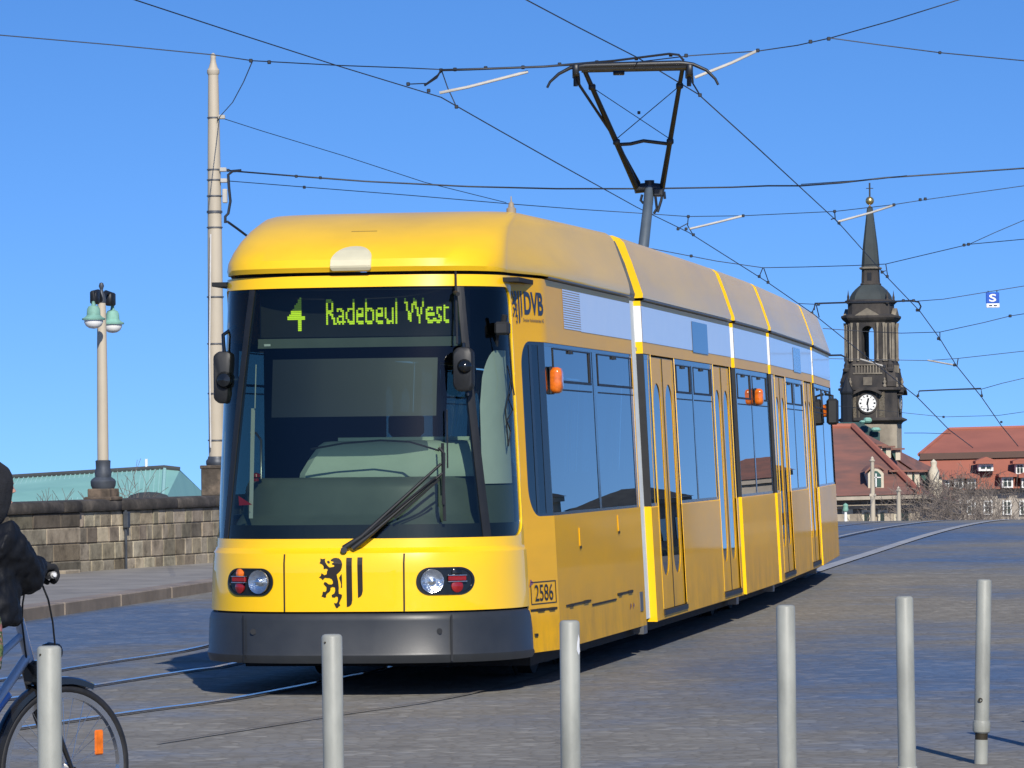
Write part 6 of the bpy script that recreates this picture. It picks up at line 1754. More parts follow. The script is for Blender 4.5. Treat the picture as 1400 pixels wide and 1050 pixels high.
# ------------------------------------------------------------------ bare trees
M['bark'] = mat('grey_brown_bark', (0.13, 0.105, 0.085), 0.95, var=0.3, scale=8)
M['twig'] = mat('pale_twigs', (0.19, 0.155, 0.125), 0.95, var=0.25, scale=2)
def bare_tree(name, base, H, spread, seed, label, group, twig_r=0.016, levels=5, trunk_r=None, trunk_frac=0.30, nb=3, top=None):
    rnd = random.Random(seed)
    tm, cm = MB(), MB()
    def grow(p, d, ln, r, lv):
        n = 3 if lv < levels - 1 else 2
        pts = [p]; dd = d.copy()
        for i in range(n):
            dd = (dd + Vector((rnd.uniform(-1, 1), rnd.uniform(-1, 1), rnd.uniform(-0.3, 0.6))) * 0.16).normalized()
            pts.append(pts[-1] + dd * ln / n)
        rs = [r * (1 - 0.45 * i / n) for i in range(n + 1)]
        (tm if lv < 2 else cm).tube(pts, [max(x, twig_r * 0.6) for x in rs], 6 if lv < 2 else 3, cap=False)
        if lv >= levels: return
        k = nb + (1 if lv else 0)
        for j in range(k):
            t = rnd.uniform(0.45, 1.0) if j else 1.0
            i = min(n, max(1, int(round(t * n)))); q = pts[i]
            a = rnd.uniform(0, 2 * math.pi); up = dd.orthogonal().normalized(); w = dd.cross(up)
            nd = (dd * rnd.uniform(0.6, 1.1) + (up * math.cos(a) + w * math.sin(a)) * rnd.uniform(0.45, 0.95) * spread + Vector((0, 0, 0.18))).normalized()
            grow(q, nd, ln * rnd.uniform(0.58, 0.82), rs[i] * 0.62, lv + 1)
    root = empty(name, base, label, 'tree', group)
    grow(Vector(base), Vector((0, 0, 1)), H * trunk_frac, trunk_r or H * 0.022, 0)
    if top is not None:       # lift the tree until its highest twig reaches the given height
        dz = top - max(v[2] for v in cm.v)
        tm.v = [(v[0], v[1], v[2] + dz) for v in tm.v]; cm.v = [(v[0], v[1], v[2] + dz) for v in cm.v]
        root.location.z += dz; WM[root.name] = Matrix.Translation(root.location)
    tm.build('trunk', M['bark'], root, None, fix=False); cm.build('crown', M['twig'], root, None, fix=False)
    return root
TR = [(1262, 168, 8.3, 'small bare tree at the corner of the guard house below its last dormer'),
      (1292, 190, 9.6, 'bare tree with pale twigs under the hipped end of the bright red roof'),
      (1318, 176, 9.0, 'bare tree standing before the pair of white windows under the bright red roof'),
      (1350, 184, 10.0, 'taller bare tree between the white dormer windows of the mansard house'),
      (1382, 172, 9.0, 'bare tree just before the gabled white dormer of the mansard house'),
      (1275, 205, 9.0, 'bare tree beside the roof statue at the end of the guard house'),
      (1305, 160, 8.5, 'lower bushy bare tree in front of the pale walls of the mansard house'),
      (1336, 205, 10.0, 'bare tree between the white window pair and the small attic window'),
      (1366, 215, 10.5, 'bare tree reaching up to the gabled white dormer, behind the others'),
      (1396, 165, 9.0, 'bushy bare tree below the outermost attic window of the mansard house'),
      (1412, 180, 9.8, 'rightmost of the bare trees before the mansard house')]
for i, (px, y, H, lab) in enumerate(TR):
    p = at(px, 700, y)
    bare_tree('bare_tree', (p.x, y, -8), H, 1.25, 40 + i, lab, 'bare trees beyond the hump', 0.0125, 6, nb=2, top=at(px, (646, 642, 634, 640, 632, 640, 664, 642, 630, 656, 638)[i], y).z)
p = at(40, 700, 118)
bare_tree('bare_tree', (p.x, 118, -7.6), 8.2, 1.0, 77, 'thin bare tree behind the parapet in front of the green copper roof', 'bare trees beyond the hump', 0.011, 5, 0.10, 0.42, top=at(40, 628, 118).z)
# ------------------------------------------------------------------ overhead wires
def wire_y(px, py, h=5.45):
    lo, hi = 20.0, 300.0
    g = lambda y: at(px, py, y).z - deck_z(y) - h
    if g(lo) > 0: return lo
    for _ in range(50):
        m_ = (lo + hi) / 2
        if g(m_) < 0: lo = m_
        else: hi = m_
    return lo
def wr(y, px=1.15): return max(0.006, px / 2 * y / F)
def contact(name, pix, label):
    pts = [at(x, y, wire_y(x, y)) for x, y in pix]
    d = (pts[0] - pts[1]); pts = [pts[0] + d * 1.5] + pts
    mb = MB(); mb.tube(pts, [wr(p.y, 1.7) if p.y < 60 else wr(p.y, 1.25) for p in pts], 6)
    o = mb.build(name, M['wire'], None, None, smooth=60)
    return tag(o, label, 'overhead wire', 'contact wires over the tracks'), pts
contact('contact_wire', [(185, 0), (325, 46), (465, 91), (603, 133), (682, 178), (760, 222), (870, 283), (942, 318), (1048, 385), (1113, 430), (1190, 492), (1254, 543), (1297, 587), (1330, 612)], 'contact wire above the far track, running to the tower without touching the pantograph')
contact('contact_wire', [(720, 0), (790, 37), (872, 79), (955, 129), (1040, 206), (1146, 304), (1211, 377), (1258, 426), (1285, 463), (1307, 499), (1342, 543), (1369, 582), (1392, 610)], 'contact wire touched by the pantograph, running down over the clock tower')
def wire(name, pix, ys, label, px=1.15, group='span wires across the road', cat='overhead wire', ext=(0, 0)):
    if not isinstance(ys, (list, tuple)): ys = [ys] * len(pix)
    pts = [at(x, y, d) for (x, y), d in zip(pix, ys)]
    if ext[0]: pts = [pts[0] + (pts[0] - pts[1]).normalized() * ext[0]] + pts
    if ext[1]: pts = pts + [pts[-1] + (pts[-1] - pts[-2]).normalized() * ext[1]]
    mb = MB(); mb.tube(pts, [wr(p.y, px) for p in pts], 6)
    o = mb.build(name, M['wire'], None, None, smooth=60)
    return tag(o, label, cat, group)
def part_tube(parent, nm, pix, y, w, m):
    pts = [at(a, b, y) for a, b in pix]; mb = MB(); mb.tube(pts, wr(y, w), 6); return mb.build(nm, M[m], parent, None, smooth=60)
def clamp(parent, pix, y, s=3.0):
    h = s / 2 * y / F
    for a, b in pix:
        mb = MB(); mb.bbox(-h, h, -h, h, -h, h, h * 0.3, 0, Matrix.Translation(at(a, b, y)))
        mb.build('clamp', M['panto'], parent, None)
Y1 = wire_y(600, 131); Y2 = wire_y(943, 318); Y3 = 96.0; Y4 = 113.0; Y5 = 131.0; Y6 = 150.0; Y7 = 172.0; Y8 = 196.0
s = wire('span_wire', [(0, 48), (150, 61), (292, 75), (345, 83), (465, 89.5), (560, 93), (603, 95), (745, 91), (870, 85), (945, 76), (1035, 70), (1090, 62), (1135, 52), (1220, 28), (1310, 0)], Y1, 'span wire with thick curved pull-off bar crossing just above the pantograph', 1.5, ext=(8, 8))
part_tube(s, 'pull_off_bar', [(580, 117), (597, 106), (603, 96), (640, 95), (745, 91), (840, 83), (915, 73.5), (928, 75), (935, 83)], Y1 - 0.05, 3.2, 'wire')
part_tube(s, 'steady_arm', [(601, 127), (640, 119), (722, 98)], Y1, 4.2, 'arm'); part_tube(s, 'steady_arm', [(950, 106), (1000, 86), (1036, 69)], Y1, 4.2, 'arm')
part_tube(s, 'dropper', [(604, 97), (612, 120), (624, 146)], Y1, 1.6, 'wire'); part_tube(s, 'dropper', [(604, 98), (583, 114), (558, 115)], Y1, 1.6, 'wire'); part_tube(s, 'dropper', [(936, 84), (946, 112), (957, 130)], Y1 + 0.1, 2.2, 'wire')
clamp(s, [(343, 83), (368, 85), (603, 96), (622, 95), (664, 93), (715, 92), (765, 88), (816, 85), (870, 80), (917, 75), (938, 76), (1036, 69), (1108, 57), (1133, 53), (558, 115), (586, 124), (624, 146), (957, 130)], Y1, 5)
b = wire('span_wire', [(1135, 52), (1200, 61), (1285, 72), (1400, 83)], Y1, 'short single wire branching downwards from the span wire above the pantograph', 1.2, ext=(0, 9))
clamp(b, [(1285, 72)], Y1, 4)
wire('stay_wire', [(345, 84), (333, 112), (318, 140), (300, 160)], [Y1, Y1 + 4, Y1 + 8, yM], 'curved stay wire hanging from the upper span wire to the mast', 1.3, 'stay wires of the mast')
wire('stay_wire', [(302, 161), (358, 179), (470, 213), (580, 249), (692, 277)], [yM, yM + 3, yM + 6, yM + 10, yM + 14], 'straight stay wire sloping down from the mast behind the tram roof', 1.1, 'stay wires of the mast')
f_ = wire('feeder_cable', [(307, 232), (320, 234), (420, 242), (500, 248), (640, 255), (760, 258), (880, 258), (1000, 256), (1050, 254), (1095, 254), (1150, 250), (1210, 243), (1300, 237), (1400, 230)], yM, 'thick feeder cable from the mast across the whole picture behind the pantograph', 2.2, 'feeder cables', ext=(0, 8))
clamp(f_, [(405, 241), (438, 243), (312, 233)], yM, 4)
f2 = wire('feeder_cable', [(1095, 252), (1200, 245), (1240, 240)], yM - 0.1, 'thin cable lying along the thick feeder cable above the spire', 1.0, 'feeder cables')
s = wire('span_wire', [(307, 247), (420, 256), (560, 267), (700, 279), (790, 286), (875, 291.5), (940, 296), (1015, 295), (1142, 289), (1220, 280), (1265, 273), (1400, 254)], [yM, yM + 2, yM + 5, Y2 - 2] + [Y2] * 8, 'span wire with two pale steadying rods passing over the gilded ball of the tower', 1.15, ext=(0, 9))
part_tube(s, 'steady_arm', [(943, 313), (985, 303), (1016, 295)], Y2, 3.2, 'arm'); part_tube(s, 'steady_arm', [(1146, 303), (1190, 291), (1224, 280)], Y2, 3.2, 'arm')
part_tube(s, 'dropper', [(941, 296), (940, 308), (948, 322)], Y2, 1.4, 'wire'); part_tube(s, 'dropper', [(941, 305), (926, 313)], Y2, 1.4, 'wire'); part_tube(s, 'dropper', [(1141, 289), (1142, 300), (1149, 308)], Y2, 1.6, 'wire'); part_tube(s, 'dropper', [(1142, 298), (1136, 300)], Y2, 1.6, 'wire')
clamp(s, [(1016, 295), (1222, 280), (1258, 273), (1265, 272), (941, 296), (1141, 289), (927, 313), (938, 313), (948, 321), (1147, 305), (416, 256)], Y2, 4)
s = wire('span_wire', [(928, 347), (980, 357), (1043, 366), (1100, 365), (1168, 363), (1211, 361), (1270, 347), (1325, 334), (1400, 327)], Y3, 'span wire passing the foot of the black spire', 1.1, ext=(3, 9))
part_tube(s, 'dropper', [(1043, 366), (1038, 378)], Y3, 1.4, 'wire'); part_tube(s, 'dropper', [(1044, 366), (1051, 386)], Y3, 1.4, 'wire'); part_tube(s, 'dropper', [(1211, 361), (1214, 380)], Y3, 1.4, 'wire'); part_tube(s, 'dropper', [(1211, 370), (1206, 372)], Y3, 1.4, 'wire')
clamp(s, [(1324, 334), (1318, 335), (1038, 378), (1050, 386), (1213, 378), (1206, 372), (945, 350)], Y3, 4)
wire('span_wire', [(1325, 334), (1360, 318), (1400, 301)], Y3, 'short single wire branching upwards off the span wire at the spire foot', 1.0, ext=(0, 9))
s = wire('span_wire', [(1092, 415), (1115, 416), (1160, 413), (1250, 412), (1290, 409), (1357, 398), (1400, 391)], Y4, 'span wire that carries the blue S sign', 1.0, ext=(0, 9))
part_tube(s, 'bracket_tube', [(1113, 424), (1114, 415), (1160, 413.5), (1215, 412.5), (1246, 411), (1256, 413), (1259, 419), (1256, 426)], Y4, 2.4, 'wire')
part_tube(s, 'dropper', [(1115, 416), (1110, 428)], Y4, 1.5, 'wire'); part_tube(s, 'dropper', [(1116, 417), (1120, 434)], Y4, 1.5, 'wire'); clamp(s, [(1119, 416), (1235, 411), (1249, 411), (1254, 424), (1110, 428)], Y4, 4)
s = wire('span_wire', [(1125, 449), (1180, 453), (1232, 455.5), (1285, 454), (1345, 441), (1381, 432), (1400, 429)], Y5, 'span wire crossing the open belfry of the tower', 1.0, ext=(0, 9))
part_tube(s, 'dropper', [(1285, 454), (1285, 466)], Y5, 1.4, 'wire'); clamp(s, [(1381, 432), (1283, 463)], Y5, 4)
s = wire('span_wire', [(1218, 492), (1268, 493), (1310, 490), (1400, 480)], Y6, 'span wire with a pale rod beside the corner volutes of the tower', 0.9, ext=(12, 9))
part_tube(s, 'steady_arm', [(1268, 492.5), (1304, 499)], Y6, 2.4, 'arm'); part_tube(s, 'steady_arm', [(1176, 491), (1209, 501)], Y6, 2.4, 'arm'); part_tube(s, 'dropper', [(1310, 490), (1308, 502)], Y6, 1.5, 'wire')
part_tube(s, 'bracket_tube', [(1128, 486), (1150, 485.5), (1155, 488), (1157, 500)], Y6, 2.6, 'wire'); clamp(s, [(1305, 499), (1209, 501)], Y6, 4)
s = wire('span_wire', [(1255, 535), (1300, 533), (1342, 532), (1370, 524), (1400, 517)], Y7, 'span wire with a straight bracket tube above the mansard roof', 0.9, ext=(0, 9))
part_tube(s, 'bracket_tube', [(1254, 543), (1257, 534.5), (1300, 532.5), (1341, 531), (1343, 543)], Y7, 1.9, 'wire'); clamp(s, [(1255, 541), (1342, 541)], Y7, 3.5)
s = wire('span_wire', [(1242, 565), (1290, 570), (1365, 568), (1400, 563)], Y8, 'faint span wire just above the ridge of the mansard house', 0.7, ext=(4, 9)); clamp(s, [(1290, 570), (1369, 577)], Y8, 3)
wire('span_wire', [(1236, 592), (1263, 592), (1300, 593)], Y8 + 20, 'short faint wire between the tower and the mansard house ridge', 0.8)
# S-Bahn-like blue sign hanging from the span wire
sg = empty('hanging_sign', at(1357, 421, Y4), 'small blue square sign with white S above a white plate, hanging on a span wire', 'sign')
kx = Y4 / F; c = at(1357, 408, Y4); c2 = at(1357.5, 417.3, Y4)
mb = MB(); mb.bbox(c.x - 9 * kx, c.x + 9 * kx, Y4 - 0.03, Y4 + 0.03, c.z - 6.6 * kx, c.z + 8.2 * kx, 0.01); sb = mb.build('sign_plate', mat('sign_blue', (0.008, 0.085, 0.45), 0.4), sg, None)
mb = MB(); vs, fs = fit_text('S', c.x - 4.8 * kx, c.x + 4.8 * kx, c.z - 4.6 * kx, c.z + 6.0 * kx, 0.02); mb.add([(v.x, Y4 - 0.036, v.y) for v in vs], fs); mb.build('letter', M['white'], sb, None, fix=False)
mb = MB(); mb.bbox(c2.x - 9 * kx, c2.x + 9 * kx, Y4 - 0.03, Y4 + 0.03, c2.z - 3.4 * kx, c2.z + 2.4 * kx, 0.01); pb = mb.build('lower_plate', M['white'], sg, None)
mb = MB(); 
for x0, x1 in ((-5.5, -1.2), (1.0, 5.5)): mb.box(c2.x + x0 * kx, c2.x + x1 * kx, Y4 - 0.036, Y4 - 0.032, c2.z - 1.2 * kx, c2.z + 0.4 * kx)
mb.build('arrow_mark', M['navy'], pb, None)
mb = MB(); 
for dx in (-6, 6): mb.tube([c + Vector((dx * kx, 0, 8 * kx)), c + Vector((dx * kx, 0, 10.6 * kx))], 0.012, 6)
mb.build('hanger', M['wire'], sg, None)
# ------------------------------------------------------------------ bicycle
BO = Vector((-1.865, 18.1, 0)); BM = Matrix.Translation(BO) @ Matrix.Rotation(R(45), 4, 'Z')
bike = empty('bicycle', BO, 'silver blue city bicycle with black mudguards held by the person in the dark jacket', 'bicycle')
M['tyre'] = mat('tyre_rubber', (0.015, 0.015, 0.016), 0.6, var=0.3, scale=20)
M['rim'] = mat('bright_rim', (0.55, 0.55, 0.55), 0.25, 0.9)
M['frame_silver'] = mat('silver_frame', (0.50, 0.55, 0.61), 0.35, 0.15, coat=0.4)
M['frame_blue'] = mat('blue_frame', (0.08, 0.20, 0.50), 0.3, 0.1, coat=0.6)
M['mudguard'] = mat('gloss_black_mudguard', (0.012, 0.012, 0.013), 0.18, coat=0.6)
def circ(cx, cz, r, n=48, y=0.0): return [Vector((cx + r * math.cos(2 * math.pi * i / n), y, cz + r * math.sin(2 * math.pi * i / n))) for i in range(n)]
def torus(mb, cx, cz, r, sec, n=56):
    rows = []
    for i in range(n):
        a = 2 * math.pi * i / n
        rows.append([Vector((cx + (r + sr) * math.cos(a), sy, cz + (r + sr) * math.sin(a))) for sr, sy in sec])
    rows.append(rows[0]); mb.rings(rows, closed=True)
def bike_wheel(cx):
    cz, r = 0.350, 0.345
    mb = MB(); torus(mb, cx, cz, r - 0.019, [(0.019 * math.cos(a), 0.019 * math.sin(a)) for a in [2 * math.pi * j / 10 for j in range(10)]]); w = mb.build('wheel', M['tyre'], bike, BM, smooth=60)
    mb = MB(); torus(mb, cx, cz, r - 0.045, [(-0.010, -0.012), (0.012, -0.013), (0.012, -0.010), (0.0, 0.0), (0.012, 0.010), (0.012, 0.013), (-0.010, 0.012)]); mb.build('rim', M['rim'], w, BM, smooth=40)
    mb = MB()
    for i in range(32):
        a = 2 * math.pi * i / 32; b_ = a + (0.55 if i % 4 < 2 else -0.55); sy = 0.028 if i % 2 else -0.028
        mb.tube([Vector((cx + 0.02 * math.cos(b_), sy, cz + 0.02 * math.sin(b_))), Vector((cx + 0.295 * math.cos(a), 0, cz + 0.295 * math.sin(a)))], 0.0016, 4)
    mb.lathe([(0.012, -0.05), (0.026, -0.034), (0.026, -0.028), (0.014, -0.02), (0.014, 0.02), (0.026, 0.028), (0.026, 0.034), (0.012, 0.05)], 14, 0, Matrix.Translation((cx, 0, cz)) @ Matrix.Rotation(R(90), 4, 'X'))
    mb.build('spokes', M['rim'], w, BM)
    return w
fw = bike_wheel(0.0); rw = bike_wheel(-1.08)
mb = MB(); a = R(28); pc = Vector((0.205 * math.cos(a), -0.012, 0.35 + 0.205 * math.sin(a)))
mb.bbox(-0.023, 0.023, -0.006, 0.006, -0.052, 0.052, 0.006, 0, Matrix.Translation(pc)); mb.build('spoke_reflector', M['orange'], fw, BM)
hd0, hd1, hub = Vector((-0.225, 0, 0.97)), Vector((-0.17, 0, 0.79)), Vector((0, 0, 0.35))
mb = MB()
for sy in (-1, 1): mb.tube([hd1 + Vector((0.005, sy * 0.04, -0.03)), hd1.lerp(hub, 0.5) + Vector((-0.015, sy * 0.052, -0.0)), hub + Vector((0, sy * 0.055, 0))], [0.016, 0.014, 0.010], 8)
mb.tube([hd1 + Vector((0.005, -0.045, -0.03)), hd1 + Vector((0.005, 0.045, -0.03))], 0.018, 8)
mb.tube([hub + Vector((0, -0.075, 0)), hub + Vector((0, 0.075, 0))], 0.008, 8); mb.build('fork', M['mudguard'], bike, BM, smooth=50)
mb = MB()
bb = Vector((-0.66, 0, 0.29)); st0 = Vector((-0.82, 0, 0.80)); rh_ = Vector((-1.08, 0, 0.35))
mb.tube([hd0, hd1 + Vector((0.006, 0, -0.02))], 0.021, 10); mb.tube([hd1 + Vector((-0.01, 0, 0.03)), bb], 0.020, 10); mb.tube([bb, st0], 0.017, 10); mb.tube([hd0 + Vector((0.02, 0, -0.06)), Vector((-0.74, 0, 0.55))], 0.016, 10)
for sy in (-0.06, 0.06): mb.tube([bb + Vector((0, sy * 0.6, 0)), rh_ + Vector((0, sy, 0))], 0.010, 8); mb.tube([st0 + Vector((0, sy * 0.4, -0.05)), rh_ + Vector((0, sy, 0))], 0.009, 8)
fr = mb.build('frame', M['frame_silver'], bike, BM, smooth=50)
mb = MB(); q0, q1 = hd1.lerp(bb, 0.24), hd1.lerp(bb, 0.42); mb.tube([q0, q1], 0.0215, 10); mb.build('frame_decal', M['frame_blue'], fr, BM, smooth=50)
mb = MB()
def guard(cx, a0, a1, r=0.368, n=22):
    rows = []
    for i in range(n + 1):
        a = a0 + (a1 - a0) * i / n
        rows.append([Vector((cx + (r + dr) * math.cos(a), sy, 0.35 + (r + dr) * math.sin(a))) for dr, sy in ((-0.022, -0.027), (0.0, -0.026), (0.008, -0.012), (0.009, 0.012), (0.0, 0.026), (-0.022, 0.027))])
    mb.rings(rows, closed=False)
guard(0, R(66), R(205)); guard(-1.08, R(20), R(200)); build_each(mb, 'mudguard', M['mudguard'], bike, BM, smooth=40)
mb = MB(); mb.tube([hd0 + Vector((-0.005, 0, -0.02)), Vector((-0.245, 0, 1.10)), Vector((-0.20, 0, 1.13))], 0.014, 8)
bar_pts = [Vector((-0.20 - 0.10 * (abs(t) ** 2), 0.30 * t, 1.135 + 0.02 * abs(t))) for t in (-1, -0.7, -0.4, 0, 0.4, 0.7, 1)]
mb.tube(bar_pts, 0.0115, 8); hb = mb.build('handlebar', M['rim'], bike, BM, smooth=50)
mb = MB()
for sy in (-1, 1):
    g0 = bar_pts[0 if sy < 0 else -1]; g1 = bar_pts[1 if sy < 0 else -2]
    ge = g0 + (g0 - g1).normalized() * 0.075
    mb.tube([g1, ge], 0.0145, 10)
mb.build('grip', mat('grey_grip', (0.18, 0.18, 0.18), 0.6), hb, BM, smooth=50)
mb = MB(); g0 = bar_pts[0]; ge = g0 + (g0 - bar_pts[1]).normalized() * 0.077; mb.lathe([(0.009, -0.006), (0.009, 0.006)], 10, 0, Matrix.Translation(ge) @ Matrix.Rotation(R(90), 4, 'X')); mb.build('grip_end', M['white'], hb, BM)
mb = MB()
B2 = BM.inverted()
def bp(px, py, y): return B2 @ at(px, py, y)
mb.tube([bp(58, 800, 17.72), bp(66, 820, 17.75), bp(72, 850, 17.85), bp(75, 880, 17.95), bp(72, 900, 18.0)], 0.0042, 6)
mb.tube([bp(35, 800, 17.8), bp(31, 825, 17.85), bp(30, 850, 17.9), bp(36, 900, 17.95)], 0.0042, 6); mb.build('brake_cable', M['black'], hb, BM, smooth=60)
mb = MB(); c = hd1 + Vector((0.03, -0.03, -0.04))
mb.bbox(-0.05, 0.05, -0.06, 0.06, -0.05, 0.05, 0.015, 0, Matrix.Translation(c)); mb.tube([c + Vector((0, -0.05, 0.05)), c + Vector((0.03, -0.06, -0.07))], 0.016, 8); mb.tube([c + Vector((0.02, -0.06, 0.0)), c + Vector((0.05, -0.04, 0.06))], 0.014, 8)
mb.build('brake', M['black_gloss'], bike, BM, smooth=40)
mb = MB(); c = hd1 + Vector((0.10, 0.0, 0.04)); mb.lathe([(0.035, -0.02), (0.042, 0.0), (0.035, 0.045), (0.012, 0.06)], 14, 0, Matrix.Translation(c) @ Matrix.Rotation(R(90), 4, 'Y')); mb.build('front_lamp', M['black_gloss'], bike, BM, smooth=40)
mb = MB(); mb.bbox(-0.95, -0.70, -0.07, 0.07, 0.93, 0.98, 0.02); mb.tube([st0, Vector((-0.835, 0, 0.94))], 0.013, 8); mb.build('saddle', M['black'], bike, BM)
mb = MB(); mb.lathe([(0.09, -0.045), (0.09, -0.04), (0.02, -0.04)], 20, 0, Matrix.Translation(bb) @ Matrix.Rotation(R(90), 4, 'X')); mb.tube([bb + Vector((0, -0.07, 0)), bb + Vector((0.10, -0.07, -0.13))], 0.010, 6); mb.tube([bb + Vector((0, 0.07, 0)), bb + Vector((-0.10, 0.07, 0.13))], 0.010, 6)
mb.bbox(0.06, 0.14, -0.16, -0.08, -0.145, -0.12, 0.006, 0, Matrix.Translation(bb)); mb.bbox(-0.14, -0.06, 0.08, 0.16, 0.12, 0.145, 0.006, 0, Matrix.Translation(bb)); mb.build('crank', M['rim'], bike, BM)
# ------------------------------------------------------------------ person holding the bicycle
hv, rv, uz = Vector((0.707, 0.707, 0)), Vector((0.707, -0.707, 0)), Vector((0, 0, 1))
PB = Vector((-2.20, 17.20, 0))
M['jacket'] = mat('black_padded_jacket', (0.0065, 0.0075, 0.010), 0.62, spec=0.25, var=0.3, scale=14, bump=0.5, bscale=22)
M['skin'] = mat('skin', (0.50, 0.28, 0.21), 0.6, var=0.08, scale=10)
M['trousers'] = mat('dark_brown_trousers', (0.022, 0.017, 0.014), 0.9, var=0.3, scale=20, bump=0.3)
M['knit'] = mat('black_knit', (0.010, 0.011, 0.014), 0.95, var=0.3, scale=60, bump=0.5, bscale=150)
M['shoe'] = mat('dark_shoe', (0.02, 0.018, 0.016), 0.6)
def skin(name, nodes, edges, m, parent, root_i=0, sub=2, folds=None):
    keys = list(nodes); me = bpy.data.meshes.new(name)
    me.from_pydata([nodes[k][0] for k in keys], [(keys.index(a), keys.index(b)) for a, b in edges], [])
    o = bpy.data.objects.new(name, me); COL.objects.link(o)
    md = o.modifiers.new('skin', 'SKIN'); md.use_smooth_shade = True
    sl = me.skin_vertices[0].data if len(me.skin_vertices) else None
    if sl is None:
        bm = bmesh.new(); bm.from_mesh(me); lay = bm.verts.layers.skin.verify(); bm.to_mesh(me); bm.free(); sl = me.skin_vertices[0].data
    for i, k_ in enumerate(keys):
        r = nodes[k_][1]; sl[i].radius = r if isinstance(r, tuple) else (r, r); sl[i].use_root = (i == root_i)
    sd_ = o.modifiers.new('sub', 'SUBSURF'); sd_.levels = sub; sd_.render_levels = sub
    if folds:
        tx = bpy.data.textures.new('cloth_folds', 'CLOUDS'); tx.noise_scale = folds[0]; tx.noise_depth = 2
        dm_ = o.modifiers.new('folds', 'DISPLACE'); dm_.texture = tx; dm_.strength = folds[1]; dm_.mid_level = 0.5; dm_.texture_coords = 'LOCAL'
    me.materials.append(m); place(o, parent, None)
    return o
sh = PB + hv * 0.10; G = BM @ (bar_pts[0].lerp(bar_pts[1], 0.35)); GL = BM @ (bar_pts[-1].lerp(bar_pts[-2], 0.35))
shr, shl = sh + rv * 0.185 + uz * 1.31, sh - rv * 0.185 + uz * 1.32
elr = Vector((-1.935, 17.33, 1.165)); ell_ = (shl + GL) / 2 + uz * -0.06
wrr = G - hv * 0.075 + uz * 0.035; wrl = GL - hv * 0.075 + uz * 0.035
nk = sh + hv * 0.03 + uz * 1.385; hc = PB + hv * 0.185 + uz * 1.50
body = {'pelvis': (PB + uz * 0.90, (0.15, 0.12)), 'belly': (PB + hv * 0.04 + uz * 1.08, (0.14, 0.115)), 'chest': (sh + uz * 1.23, (0.13, 0.095)), 'neck': (nk, 0.055), 'jaw': (hc + uz * -0.03 + hv * 0.02, (0.075, 0.085)), 'crown': (hc + uz * 0.07, (0.078, 0.092)),
        'shr': (shr - uz * 0.02, 0.052), 'elr': (elr, 0.045), 'wrr': (wrr, 0.028), 'shl': (shl - uz * 0.02, 0.052), 'ell': (ell_, 0.045), 'wrl': (wrl, 0.028)}
ed = [('pelvis', 'belly'), ('belly', 'chest'), ('chest', 'neck'), ('neck', 'jaw'), ('jaw', 'crown'), ('chest', 'shr'), ('shr', 'elr'), ('elr', 'wrr'), ('chest', 'shl'), ('shl', 'ell'), ('ell', 'wrl')]
for s_, off, nm in ((1, 0.0, 'r'), (-1, 0.10, 'l')):
    hip = PB + rv * 0.09 * s_ + uz * 0.84; kn_ = PB + rv * 0.10 * s_ + hv * (off + 0.04) + uz * 0.47; an = PB + rv * 0.10 * s_ + hv * off + uz * 0.09; toe = an + hv * 0.15 - uz * 0.05
    body['hip' + nm] = (hip, 0.085); body['kn' + nm] = (kn_, 0.058); body['an' + nm] = (an, 0.040); body['toe' + nm] = (toe, 0.036)
    ed += [('pelvis', 'hip' + nm), ('hip' + nm, 'kn' + nm), ('kn' + nm, 'an' + nm), ('an' + nm, 'toe' + nm)]
person = empty('person', PB, 'person in black hooded jacket and gloves standing with one hand on the bicycle grip', 'person')
skin('body', body, ed, M['skin'], person)
# face: nose, eyes and ear on the head, turned along the road
mb = MB(); fcx = hc + hv * 0.098
mb.tube([fcx + uz * 0.035, fcx + hv * 0.022 - uz * 0.005, fcx + hv * 0.006 - uz * 0.012], [0.008, 0.013, 0.006], 8)
for s_ in (-1, 1): mb.lathe([(0, -0.012), (0.012, 0), (0, 0.012)], 8, 0, Matrix.Translation(hc + hv * 0.088 + rv * 0.03 * s_ + uz * 0.03)); mb.lathe([(0, -0.03), (0.016, -0.01), (0.018, 0.015), (0, 0.03)], 8, 0, Matrix.Translation(hc + rv * 0.082 * s_ + uz * 0.01))
mb.tube([fcx - uz * 0.045 - rv * 0.022 - hv * 0.006, fcx - uz * 0.046 + hv * 0.002, fcx - uz * 0.045 + rv * 0.022 - hv * 0.006], 0.006, 6)
mb.build('face', M['skin'], person, None, smooth=60)
def ell(c, a_h, a_r, n=22):
    return [c + hv * (a_h * math.cos(2 * math.pi * i / n)) + rv * (a_r * math.sin(2 * math.pi * i / n)) for i in range(n)]
def cloth(mb, name, m, vox, it, noise_scale, strength):
    o = mb.build(name, m, person, None)
    md = o.modifiers.new('fuse', 'REMESH'); md.mode = 'VOXEL'; md.voxel_size = vox; md.use_smooth_shade = True
    md = o.modifiers.new('soften', 'SMOOTH'); md.iterations = it
    tx = bpy.data.textures.new('cloth_folds', 'CLOUDS'); tx.noise_scale = noise_scale; tx.noise_depth = 2
    md = o.modifiers.new('folds', 'DISPLACE'); md.texture = tx; md.strength = strength; md.mid_level = 0.5; md.texture_coords = 'LOCAL'
    return o
jk = MB()
